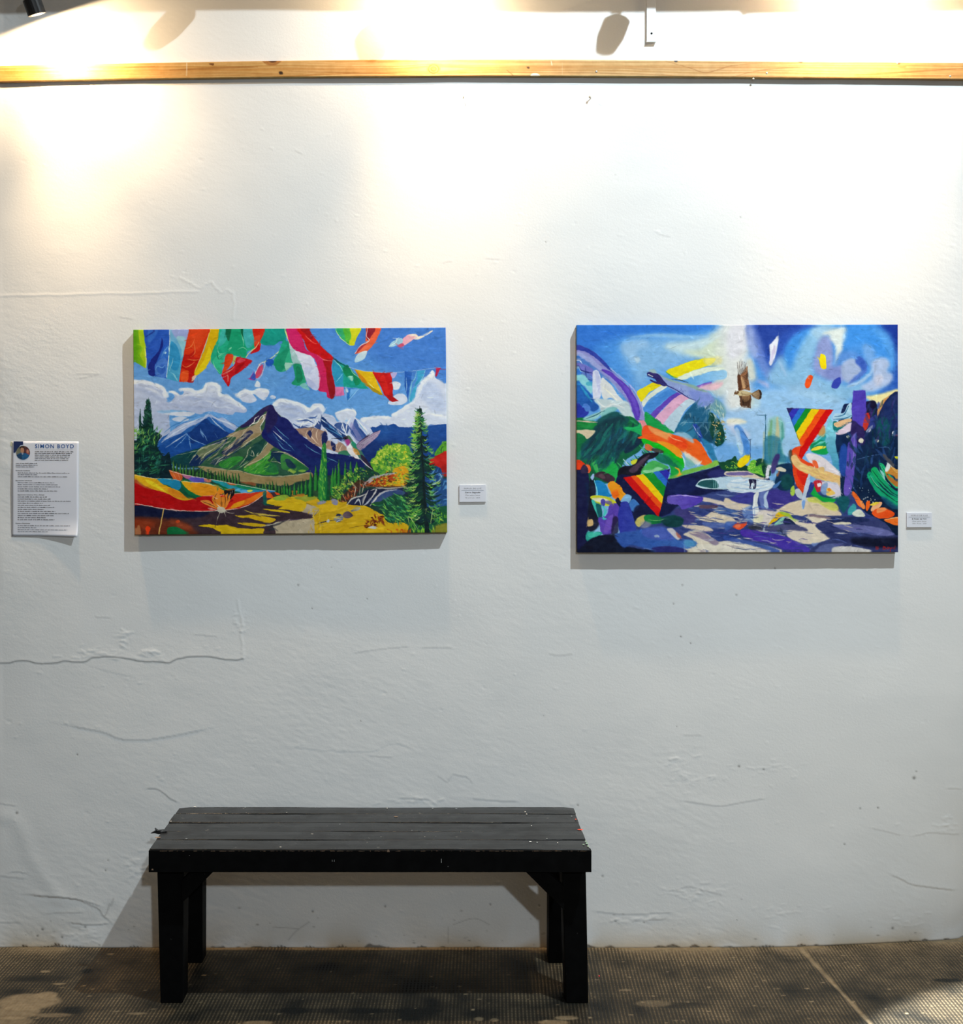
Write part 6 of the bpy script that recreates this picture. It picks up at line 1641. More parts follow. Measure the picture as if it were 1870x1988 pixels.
# ================================================================ wooden batten across the wall
def build_batten():
    X0, X1, Y0, Y1 = -70, 1940, 104, 166
    p = Painter(X0, Y0, X1, Y1, 2, 41)
    p.P('Z', 'd6a566', "-80,95 1950,95 1950,170 -80,170", sm=0, tex=.05)
    p.P('Z', 'cf9a52', "-80,95 520,95 480,170 -80,170", s=40, a=.8)
    p.P('Z', 'dfbd8a', "900,95 1560,95 1560,170 940,170", s=60, a=.8)
    r = random.Random(12)

    def mid(x):
        return np.interp(x, [-70, 0, 250, 545, 900, 1300, 1600, 1940], [146, 144, 138, 134.5, 132, 133.5, 137, 140])
    # long grain, swelling into a cathedral figure near the knots
    for i in range(44):
        f = (i + r.random()) / 44 - .5
        pts = []
        for x in range(X0, X1 + 40, 45):
            bend = 7 * math.exp(-((x - 560) / 70) ** 2) * (1 if f > 0 else -.6) + 9 * math.exp(-((x - 845) / 40) ** 2) * (1 if f > .05 else -1) * (1 - abs(f)) + 12 * math.exp(-((x - 1340) / 90) ** 2) * (f + .3) + 6 * math.sin(x / 310 + f * 5)
            pts.append((x, mid(x) + f * 34 + bend * .55 + r.uniform(-.5, .5)))
        p.L('Z', r.choice(['b9823c', 'c48f4a', 'a86f30', 'e6c184', 'c98a44', 'd09a58', 'eccb90']), pts, [r.uniform(.5, 2.0) for _ in range(6)], s=.5, a=r.uniform(.35, .75))
    for pts, w in (([(330, 136), (420, 132), (500, 130)], 5), ([(200, 134), (300, 129)], 3), ([(1660, 146), (1760, 140), (1870, 133)], 4), ([(1560, 150), (1720, 149), (1870, 146)], 2.4), ([(560, 138), (700, 142), (820, 145)], 2), ([(1420, 150), (1480, 136), (1560, 130)], 1.6), ([(1290, 118), (1340, 132), (1372, 141), (1420, 128), (1480, 122)], 1.8)):
        p.L('Z', '9c5e24', pts, (w * .4, w, w * .4), s=.8, a=.55)
    # knots
    p.P('Z', 'b5783a', "510,116 545,116 540,124 527,127 515,123", s=.6); p.P('Z', '5a3216', "519,116 538,116 533,121 526,121", s=.4)
    for q in (5, 8):
        p.L('Z', '8a5224', [(527 - q * 2.2, 117), (527 - q, 121 + q * .6), (527 + q, 121 + q * .6), (527 + q * 2.2, 117)], .8, a=.6)
    p.P('Z', '3c2410', "542,139 548,139 549,144 543,144")
    for rx, ry, c in ((14, 11, 'cf9a55'), (11, 9, 'a8682c'), (9, 7, 'd8a45c'), (6, 5, 'b0702e'), (4, 3, 'c88e4c')):
        p.P('Z', c, [(842 + rx * math.cos(t), 134 + ry * math.sin(t)) for t in np.linspace(0, 6.28, 13)[:-1]], s=.4)
    p.P('Z', '2a1a0c', "1309,115 1316,115 1315,120 1310,120"); p.P('Z', '8a5a2c', "1742,121 1749,121 1747,125 1743,125"); p.P('Z', 'c08a48', "1744,127 1760,127 1758,131 1746,131", s=.6)
    p.P('Z', '7a4a20', "405,124 415,123 414,127"); p.P('Z', '6a4422', "1022,130 1028,130 1027,134"); p.P('Z', '8a5a2c', "1548,119 1560,118 1556,122")
    # pencil and chalk marks, a flake of white paint
    p.L('Z', 'f6ecd8', "363,122 362,147", 1.1); p.L('Z', 'f8eeda', "1070,118 1072,127", 1.2); p.L('Z', 'd8c49a', "1092,122 1092,146", .7); p.L('Z', '8a5c2c', "166,126 174,135", 1.0); p.L('Z', '8a5c2c', "984,136 996,146", .9)
    p.P('Z', 'faf4e6', "1030,147 1036,142 1044,143 1048,147")
    p.L('Z', '7a7440', [(x, mid(x) + 15.2) for x in range(X0, X1, 40)], 1.4, s=.5, a=.55)  # dark lower edge line, painting in the shaded underside
    nu, nv = 1500, 30
    xs = np.linspace(-66, 1936, nu)
    tops = np.interp(xs, [-70, 0, 250, 545, 700, 900, 1050, 1300, 1600, 1870, 1940], [130, 127.5, 122.5, 117.5, 116, 115, 115, 117, 119.5, 122, 123])
    bots = np.interp(xs, [-70, 0, 250, 545, 900, 1050, 1300, 1500, 1870, 1940], [160.5, 158.5, 153.5, 150, 147.5, 147.5, 149, 151, 154, 155])
    k3 = np.ones(61) / 61
    tops = np.convolve(np.pad(tops, 30, 'edge'), k3, 'valid'); bots = np.convolve(np.pad(bots, 30, 'edge'), k3, 'valid')
    im = box_blur(p.img, 1)
    th = .014
    V = np.zeros((nv + 2, nu, 3)); C = np.zeros((nv + 2, nu, 3))
    for i in range(nv):
        t = i / (nv - 1)
        py = tops + (bots - tops) * t
        k = (DIST - th) / F
        V[i + 1] = np.stack([(xs - CX) * k, np.full(nu, -th) + (.0015 if i in (0, nv - 1) else 0), EYE + (CY - py) * k], -1)
        yi = np.clip(((py - Y0) * 2).astype(int), 0, p.H - 1); xi = np.clip(((xs - X0) * 2).astype(int), 0, p.W - 1)
        C[i + 1] = im[yi, xi]
    V[0] = V[1]; V[0, :, 1] = 0.0008; V[-1] = V[-2]; V[-1, :, 1] = 0.0008
    C[0] = C[1]; C[-1] = C[-2]
    me = grid_mesh('batten', V, {'pigment': np.clip(lin(C) * .86, 0, .9)}, smooth=False)
    k = N('pine_wood', rough=.45, spec=.4)
    k.col(k.attr('pigment'))
    k.bump(k.noise(220, 3), .08, .0006)
    root = empty('wooden_batten', at(CX, 134, 0), 'long pale pine batten with knots, fixed level across the top of the white wall', 'rail')
    o = link('plank', me, k.m, root)
    o.matrix_parent_inverse = root.matrix_basis.inverted()
    sm = plain('zinc_screw', (.55, .55, .5), .35, .5, .8)
    for px, py in ((1489, 142), (1742, 122), (1158, 139), (1845, 148), (1463, 153)):
        bm = bmesh.new()
        c = at(px, py, th)
        M = Matrix.Translation(c - root.location) @ Matrix.Rotation(math.radians(90), 4, 'X')
        lathe(bm, [(.0001, -.001), (.0034, -.001), (.0034, .0006), (.0022, .0012), (.0001, .0012)], 12, M, cap=False)
        obj('screw', bm, sm, root, True)


build_batten()


# ================================================================ canvases
def canvas(name, painter, corners, cpx, w, h, rot, th, label, seed, k_light):
    nu, nv = int(w * 1.5), int(h * 1.5)
    m = 4.5                                             # paint runs over the edge: hold the last few pixels
    tl, tr, br, bl = [np.array(c, float) for c in corners]
    ins = [tl + (m, m), tr + (-m, m), br + (-m, -m), bl + (m, -m)]
    nm = int(m * 1.5)
    inner = painter.sample(ins, nu - 2 * nm, nv - 2 * nm)
    C = np.pad(inner, ((nm + 1, nm + 1), (nm + 1, nm + 1), (0, 0)), mode='edge')
    kk = (DIST - th) / F
    hw, hh = w * kk / 2, h * kk / 2
    x = np.linspace(-hw, hw, nu); z = np.linspace(hh, -hh, nv)
    V = np.zeros((nv + 2, nu + 2, 3))
    X, Z = np.meshgrid(np.r_[-hw, x, hw], np.r_[hh, z, -hh])
    V[..., 0] = X; V[..., 2] = Z; V[..., 1] = -th
    relief = rnd((nv, nu), seed, 2) * .00003 + rnd((nv, nu), seed + 1, 5) * .00007
    V[1:-1, 1:-1, 1] -= relief
    V[1, :, 1] = V[-2, :, 1] = V[:, 1, 1] = V[:, -2, 1] = -th + .0015
    for s in (np.s_[0, :], np.s_[-1, :], np.s_[:, 0], np.s_[:, -1]):
        V[s + (1,)] = -.003
    col = np.clip(lin(np.clip(C, 0, 1)) * k_light, .002, .92)
    for e in (np.s_[0], np.s_[-1], np.s_[:, 0], np.s_[:, -1], np.s_[1]):
        col[e] = col[e] * .2 + .01                      # edges darkened to keep coloured bounce light off the wall
    me = grid_mesh('painted_canvas', V, {'pigment': col})
    kx = N(name + '_oil_paint', rough=.45, spec=.12)
    kx.col(kx.attr('pigment'))
    kx.bump(kx.noise(500, 3, .6), .10, .0006)
    c = at(cpx[0], cpx[1], th)
    root = empty('painting', (c.x, 0, c.z), label, 'painting', rot=(0, rot, 0))
    link('painted_canvas', me, kx.m, root)
    # wooden stretcher bars behind the linen
    wood = plain('stretcher_pine', (.55, .40, .24), .7)
    b = .045
    for x0, x1, z0, z1 in ((-hw + .004, hw - .004, hh - b, hh - .004), (-hw + .004, hw - .004, -hh + .004, -hh + b), (-hw + .004, -hw + b, -hh + b, hh - b), (hw - b, hw - .004, -hh + b, hh - b)):
        bm = bmesh.new()
        box(bm, x0, x1, -th + .004, -.0035, z0, z1)
        obj('stretcher_bar', bm, wood, root)
    return root


canvas('mountain', paint_mountains(), ((258, 641), (866, 634.5), (868, 1035), (262, 1037.5)), (563.5, 837), 607, 398.5, -.0072, .026,
       'landscape painting of snowy mountains, prayer flags and a hummingbird on unframed canvas', 51, 1.06)
canvas('bird', paint_birds(), ((1119, 629), (1743.5, 632), (1745, 1071), (1122, 1074)), (1432.3, 851.5), 623.5, 442, -.0015, .026,
       'abstract painting of rainbow triangles, a flying bird of prey and a pool on unframed canvas', 61, 1.04)


# ================================================================ printed sheet and wall labels
def text_mesh(s, size, M, bold=0.0, align='LEFT', width=None, shear=0.0):
    cu = bpy.data.curves.new('lettering', 'FONT')
    cu.body = s; cu.size = size; cu.align_x = align; cu.offset = bold; cu.shear = shear
    cu.space_character = 1.18; cu.fill_mode = 'FRONT'; cu.resolution_u = 3
    o = bpy.data.objects.new('lettering', cu)
    COL.objects.link(o)
    dg = bpy.context.evaluated_depsgraph_get()
    dg.update()
    me = bpy.data.meshes.new_from_object(o.evaluated_get(dg))
    bpy.data.objects.remove(o, do_unlink=True)
    if width and len(me.vertices):
        xs = [v.co.x for v in me.vertices]
        k = width / max(1e-6, max(xs) - min(xs))
        c = {'LEFT': min(xs), 'CENTER': (min(xs) + max(xs)) / 2}[align]
        for v in me.vertices:
            v.co.x = (v.co.x - c) * k
    bm = bmesh.new()
    bm.from_mesh(me)
    bpy.data.meshes.remove(me)
    bm.transform(M)
    return bm


def join(bms, name, mat, parent):
    out = bmesh.new()
    for b in bms:
        t = bpy.data.meshes.new('t'); b.to_mesh(t); b.free()
        out.from_mesh(t); bpy.data.meshes.remove(t)
    for v in out.verts:
        pass
    me = bpy.data.meshes.new(name)
    out.to_mesh(me); out.free()
    return link(name, me, mat, parent)


paper = plain('white_paper', (.72, .73, .80), .7, .3, var=.015)
ink = plain('black_ink', (.045, .045, .055), .7, .2)
grey_ink = plain('grey_ink', (.13, .13, .15), .7, .2)
blue_ink = plain('blue_ink', (.045, .12, .34), .6, .2)
navy_ink = plain('navy_ink', (.018, .032, .11), .6, .2)


def face_M(x, z, y):
    """text lying on a vertical sheet, facing the room"""
    return Matrix.Translation((x, y, z)) @ Matrix.Rotation(math.radians(90), 4, 'X')


def build_sheet():
    P0, P1 = at(24, 857), at(152.5, 1041)
    w, h = .2085, .2975
    cx, cz = (P0.x + P1.x) / 2, (P0.z + P1.z) / 2
    root = empty('information_sheet', (cx, 0, cz), 'white printed biography sheet with blue heading and round portrait, taped on the wall at left', 'poster', rot=(0, .004, 0))
    nu, nv = 30, 42
    x = np.linspace(-w / 2, w / 2, nu); z = np.linspace(h / 2, -h / 2, nv)
    X, Z = np.meshgrid(x, z)

    def curl(X, Z):
        return .0032 + .0008 * np.sin(Z * 18 + .6) + .012 * np.clip((-Z - .09) / .06, 0, 1) ** 2 * np.clip((X + .03) / .13, 0, 1) ** 1.4
    V = np.stack([X, -curl(X, Z), Z], -1)
    o = link('paper', grid_mesh('paper', V), paper, root)
    so = o.modifiers.new('thickness', 'SOLIDIFY'); so.thickness = .0003; so.offset = 1 if False else -1

    def loc(cpx, cpy):                      # position in the close-up of the sheet (9.04 px per photo px)
        px, py = cpx / 9.04, 840 + cpy / 9.04
        q = at(px, py)
        return q.x - cx, q.z - cz

    def drape(bm):
        for v in bm.verts:
            v.co.y -= float(curl(np.array(v.co.x), np.array(v.co.z)))
    k = 1 / 9.04 / 620

    def put(name, items, mat):
        bms = []
        for s, x_, y_, wid, size, bold in items:
            a, b = loc(x_, y_)
            bms.append(text_mesh(s, size, face_M(a, b, -.0005), bold, 'LEFT', wid * k))
        for b in bms:
            drape(b)
        return join(bms, name, mat, root)
    put('heading', [('SIMON BOYD', 620, 270, 680, .0172, .00026)], blue_ink)
    # rule below the heading
    bm = bmesh.new()
    a, b = loc(620, 302); c, _ = loc(1280, 302)
    n = 12
    for i in range(n):
        x0 = a + (c - a) * i / n; x1 = a + (c - a) * (i + 1) / n
        bm.faces.new([bm.verts.new(q) for q in ((x0, -.0005, b), (x1, -.0005, b), (x1, -.0005, b + .0004), (x0, -.0005, b + .0004))])
    drape(bm); obj('heading_rule', bm, grey_ink, root)
    for s_, x_, y_, wd in (('Formación Académica', 285, 675, 250), ('Exposiciones Individuales', 285, 848, 285), ('Exposiciones Colectivas: Ferias y Bienales', 320, 1098, 465), ('Premios y Distinciones', 285, 1600, 250)):
        put('section_heading', [(s_, x_, y_, wd, .0042, .00012)], ink)
    # the small print is too small to read: rows of word-length ink marks
    r = random.Random(77)
    rows = [(617, 335, 675, 1), (617, 365, 645, 1), (617, 396, 615, 1), (617, 427, 610, 1), (617, 457, 590, 1), (617, 487, 585, 1), (285, 540, 380, 0), (285, 572, 380, 0), (285, 603, 320, 0),
            (320, 708, 905, 1), (320, 740, 350, 1), (320, 775, 870, 1)]
    rows += [(320, 880 + i * 36, wd, 0) for i, wd in enumerate((640, 700, 745, 525, 700))]
    rows += [(320, 1130 + i * 36.2, wd, 0) for i, wd in enumerate((510, 575, 930, 440, 565, 650, 460, 660, 895, 630, 505, 640))]
    rows += [(320, 1633, 920, 0), (320, 1668, 325, 1), (320, 1704, 870, 0), (320, 1738, 530, 0)]
    light, dark = bmesh.new(), bmesh.new()
    for x_, y_, wd, dk in rows:
        xx = x_
        while xx < x_ + wd:
            ln = min(r.uniform(18, 95), x_ + wd - xx)
            bm = dark if r.random() < (.75 if dk else .35) else light
            q = xx
            while q < xx + ln - 2:                      # letters
                l2 = r.uniform(7, 12)
                a, b = loc(q, y_ + 5)
                hh = r.choice((9, 10, 10, 14)) * k
                ww = min(l2 * .85, xx + ln - q) * k
                bm.faces.new([bm.verts.new(v) for v in ((a, -.0005, b), (a + ww, -.0005, b), (a + ww, -.0005, b + hh), (a, -.0005, b + hh))])
                q += l2
            xx += ln + 11
    for nm, bm, mt in (('body_text', light, grey_ink), ('dark_body_text', dark, ink)):
        drape(bm)
        o = obj(nm, bm, mt, root)
        o['kind'] = 'stuff'
    # navy corner block with a quarter-round bite, and the round portrait
    bm = bmesh.new()
    ccx, ccy, R = 411, 353, 121
    pts = [loc(242, 154), loc(410, 154), loc(410, 212)]
    for i in range(13):
        t = math.radians(-90 - 90 * i / 12)
        pts.append(loc(ccx + 138 * math.cos(t), ccy + 138 * math.sin(t)))
    pts += [loc(242, 353)]
    f = bm.faces.new([bm.verts.new((x_, -.0005, z_)) for x_, z_ in pts])
    bmesh.ops.triangulate(bm, faces=[f]); drape(bm); obj('corner_block', bm, navy_ink, root)
    p = Painter(28, 860, 62, 898, 6, 5)
    CROP['K'] = (0, 840, 9.04)
    p.P('K', '5c6a5c', "240,200 600,200 600,520 240,520", sm=0, g=('7a4a48', 0))
    p.P('K', '6a6a58', "290,240 400,240 360,360 290,380", s=.6); p.P('K', '4a2c30', "430,260 540,280 540,420 440,400", s=.6); p.P('K', '8a4c48', "470,300 510,300 520,380 470,380", s=.5)
    p.P('K', '2c1f1c', "350,260 380,242 425,245 440,290 420,320 370,320", s=.3); p.P('K', 'a87a60', "368,275 400,265 425,285 425,330 400,360 375,340 365,310", s=.3)
    p.P('K', 'b07a66', "475,310 505,305 510,345 490,360 475,345", s=.3)
    p.P('K', '1f4468', "300,400 360,360 400,370 450,360 520,400 530,480 290,480", s=.3, g=('1f5f90', 0)); p.P('K', '8a90a0', "385,355 415,355 410,385 395,385", s=.3); p.P('K', '14304c', "300,420 370,370 390,400 380,480 300,480", s=.6, a=.7)
    nr, na = 16, 49
    rr_, aa = np.meshgrid(np.linspace(.0001, 1, nr), np.linspace(0, 2 * np.pi, na))
    qx, qy = ccx + R * rr_ * np.cos(aa), ccy + R * rr_ * np.sin(aa)
    pxs, pys = qx / 9.04, 840 + qy / 9.04
    im = p.img[np.clip(((pys - 860) * 6).astype(int), 0, p.H - 1), np.clip(((pxs - 28) * 6).astype(int), 0, p.W - 1)]
    gx, gz = (pxs - CX) / 620 - cx, EYE + (CY - pys) / 620 - cz
    V = np.stack([gx, -curl(gx, gz) - .0006, gz], -1)
    kk = N('portrait_print', rough=.6, spec=.3); kk.col(kk.attr('pigment'))
    link('portrait_photo', grid_mesh('portrait_photo', V, {'pigment': np.clip(lin(im) * 1.2, 0, .9)}), kk.m, root)
    tape = plain('yellowed_tape', (.62, .60, .42), .35, .4)
    bm = bmesh.new()
    a, b = loc(185, 180)
    prism(bm, [(a, b - .010), (a + .012, b - .012), (a + .013, b + .002), (a + .001, b + .003)], -.0031, -.0018)
    obj('tape', bm, tape, root)


def build_label(px0, px1, py0, py1, lines, label, rot):
    a, b = at(px0, py0), at(px1, py1)
    w, h = b.x - a.x, a.z - b.z
    root = empty('wall_label', ((a.x + b.x) / 2, 0, (a.z + b.z) / 2), label, 'label', rot=(0, rot, 0))
    bm = bmesh.new()
    box(bm, -w / 2, w / 2, -.0045, -.0006, -h / 2, h / 2)
    obj('card', bm, paper, root, bevel=.0004, seg=1)
    t = -.0048
    join([text_mesh(lines[0], .0062, face_M(w * .0, h * .26, t), .0, 'CENTER', w * .66)], 'heading', grey_ink, root)
    bm = bmesh.new()
    prism(bm, [(-w * .42, h * .185), (w * .42, h * .185), (w * .42, h * .2), (-w * .42, h * .2)], t, t + .0003)
    obj('rule', bm, grey_ink, root)
    join([text_mesh(lines[1], .0055, face_M(0, h * .03, t), .00018, 'CENTER', w * .58)], 'title', ink, root)
    join([text_mesh(lines[2], .0050, face_M(0, -h * .13, t), 0, 'CENTER', w * .55), text_mesh(lines[3], .0048, face_M(0, -h * .28, t), 0, 'CENTER', w * .55)], 'details', grey_ink, root)


build_sheet()
build_label(892, 943.5, 941.5, 974.5, ('SOPLO DE LUZ', 'Cerro Sagrado', 'Óleo sobre lienzo', '98 x 65 cm.  2020'), 'small white caption card on the wall right of the mountain painting', -.006)
build_label(1759.5, 1808.5, 995, 1023.5, ('SOPLO DE LUZ', 'El Poder de Vivir', 'Óleo sobre lienzo', '100 x 70 cm.  2020'), 'small white caption card on the wall right of the rainbow triangle painting', 0)


# ================================================================ nails left in the wall, wall bracket
steel = plain('dull_steel', (.50, .46, .38), .4, .5, .7)


def nail(px, py, label, tilt, head):
    c = at(px, py)
    root = empty('nail', (c.x, 0, c.z), label, 'nail', 'nails below the batten')
    R = Matrix.Rotation(tilt, 4, 'Z') @ Matrix.Rotation(math.radians(84), 4, 'X')
    bm = bmesh.new()
    lathe(bm, [(.0011, -.006), (.0011, .011)], 10, R)
    obj('shank', bm, steel, root, True)
    bm = bmesh.new()
    lathe(bm, [(.0012, .0105), (head, .0108), (head, .0118), (.0008, .0124)], 14, R)
    obj('nail_head', bm, steel, root, True)


nail(899, 191, 'bent nail sticking out of the white wall below the batten, left of two', .1, .0026)
nail(1147, 191, 'nail with pale round head sticking out below the batten, right of two', -.35, .0036)


def build_bracket():
    white = plain('white_enamel', (.78, .79, .80), .4, .5, var=.03)
    a, b = at(1255, -6, .006), at(1273.5, 82, .006)
    root = empty('wall_bracket', (a.x, 0, b.z), 'white drilled metal bracket hanging down the wall from the ceiling track', 'bracket')
    w, h = b.x - a.x, a.z - b.z
    bm = bmesh.new()
    box(bm, 0, w, -.006, -.004, .004, h + .14)
    box(bm, 0, .0022, -.006, -.0008, .0, h + .14)
    obj('strip', bm, white, root, bevel=.0006, seg=1)
    bm = bmesh.new()
    box(bm, 0, w, -.0095, -.0008, 0, .0035)
    obj('foot_lip', bm, white, root, bevel=.0005, seg=1)
    dark = plain('black_hole', (.01, .01, .01), .9, .1)
    for z in (.0275, .145):
        bm = bmesh.new()
        M = Matrix.Translation((w * .55, -.0061, z)) @ Matrix.Rotation(math.radians(90), 4, 'X')
        lathe(bm, [(.0001, 0), (.0034, 0), (.0034, .0003), (.0001, .0003)], 14, M, cap=False)
        obj('bolt_hole', bm, dark, root)
    bm = bmesh.new()
    box(bm, 0, w, -.165, -.004, h + .137, h + .14)
    obj('arm', bm, white, root)


build_bracket()


# ================================================================ lighting track with its spotlights
black = plain('black_track_metal', (.012, .012, .013), .35, .45)
lens_on = bpy.data.materials.new('warm_led_lens'); lens_on.use_nodes = True
lb = lens_on.node_tree.nodes['Principled BSDF']
lb.inputs['Emission Color'].default_value = (1, .86, .62, 1); lb.inputs['Emission Strength'].default_value = 6
lens_off = plain('clear_lens', (.25, .25, .26), .1, .6)
WARM = (1.0, .71, .40)
TRY, TRZ = -.165, 3.135


def track(x0, x1, z, label):
    root = empty('lighting_track', ((x0 + x1) / 2, TRY, z), label, 'light track')
    bm = bmesh.new()
    hw = (x1 - x0) / 2
    pts = [(-.018, 0), (.018, 0), (.018, .032), (-.018, .032)]
    box(bm, -hw, hw, -.018, .018, 0, .032)
    obj('channel', bm, black, root, bevel=.002, seg=1)
    for x in (-hw, hw):
        bm = bmesh.new(); box(bm, x - .004, x + .004, -.020, .020, -.002, .034); obj('end_cap', bm, black, root)
    for x in (-hw * .6, hw * .6):
        bm = bmesh.new(); lathe(bm, [(.003, .032), (.003, 1.9)], 8, Matrix.Translation((x, 0, 0))); obj('suspension_rod', bm, black, root)


track(-2.3, 1.045, TRZ, 'black lighting track hung above the left and middle of the wall')
track(1.052, 2.6, TRZ - .007, 'short black lighting track hung above the right end of the wall')


def track_head(x, tip, aim, on, label):
    root = empty('track_spotlight', (x, TRY, TRZ), label, 'spotlight', 'spotlights on the track')
    tip = Vector(tip); aim = Vector(aim).normalized()
    L, r = (.105, .027) if on else (.062, .036)
    back = tip - aim * L
    loc = lambda v: v - root.location
    Q = aim.to_track_quat('Z', 'Y').to_matrix().to_4x4()
    M = Matrix.Translation(loc(back)) @ Q
    bm = bmesh.new()
    prof = [(.010, -.004), (r * .8, 0)]
    for i in range(7):                                   # cooling ribs
        z = .006 + i * .0075
        prof += [(r * .82, z), (r, z + .0012), (r, z + .0045), (r * .82, z + .0058)]
    prof = [(a, z * L / .105) for a, z in prof]
    prof += [(r, .062 * L / .105), (r if on else r * .72, L), (r * (.86 if on else .64), L), (r * (.80 if on else .6), L - .012)]
    lathe(bm, prof, 28, M, cap=False)
    obj('lamp_housing', bm, black, root, False)
    bm = bmesh.new()
    lathe(bm, [(.0002, L - .012), (r * (.8 if on else .6), L - .012)], 24, M, cap=False)
    obj('lens', bm, lens_on if on else lens_off, root)
    # stem and joint
    bm = bmesh.new()
    a, b = Vector((0, 0, -.001)), loc(back + aim * .02)
    q = (b - a).to_track_quat('Z', 'Y').to_matrix().to_4x4()
    lathe(bm, [(.003, 0), (.003, (b - a).length)], 10, Matrix.Translation(a) @ q)
    obj('stem', bm, black, root, True)
    bm = bmesh.new(); box(bm, -.03, .03, -.012, .012, -.006, 0); obj('adaptor', bm, black, root, bevel=.002, seg=1)
    if on:
        for nm, pw, ang, bl, to in on:
            s = spot(nm, tip + aim * .004, tip + aim * .004 + Vector(to), pw, WARM, ang, bl, .016)
            s.parent = root
            s.matrix_parent_inverse = Matrix.Translation(root.location).inverted()


def lamp(aim, hot, pw=1.0):
    return [('lamp_flood', 13 * pw, 177, .06, aim), ('lamp_hot_beam', 22 * pw, 96, 1.0, hot), ('lamp_beam', 68 * pw, 76, 1.0, (aim[0] * .1, -.2, -1))]


track_head(-1.22, (-1.182, -.17, 2.856), (.26, .30, -.90), lamp((.30, .42, -.86), (.09, .155, -.16)), 'black ribbed track spotlight aimed down at the wall, at the upper left corner')
track_head(-.59, (-.625, -.165, 3.03), (-.5, -.4, -.7), None, 'unlit black track spotlight, second from the left on the track')
track_head(.02, (-.005, -.165, 2.99), (-.12, .26, -.93), lamp((0, .65, -.76), (.07, .155, -.22)), 'black track spotlight lighting the wall between the two paintings')
track_head(.70, (.652, -.165, 3.008), (-.2, -.5, -.8), None, 'unlit black track spotlight above the white bracket')
track_head(1.38, (1.355, -.165, 2.99), (-.1, .26, -.93), lamp((0, .65, -.76), (-.05, .155, -.22)), 'black track spotlight lighting the wall above the rainbow triangle painting')


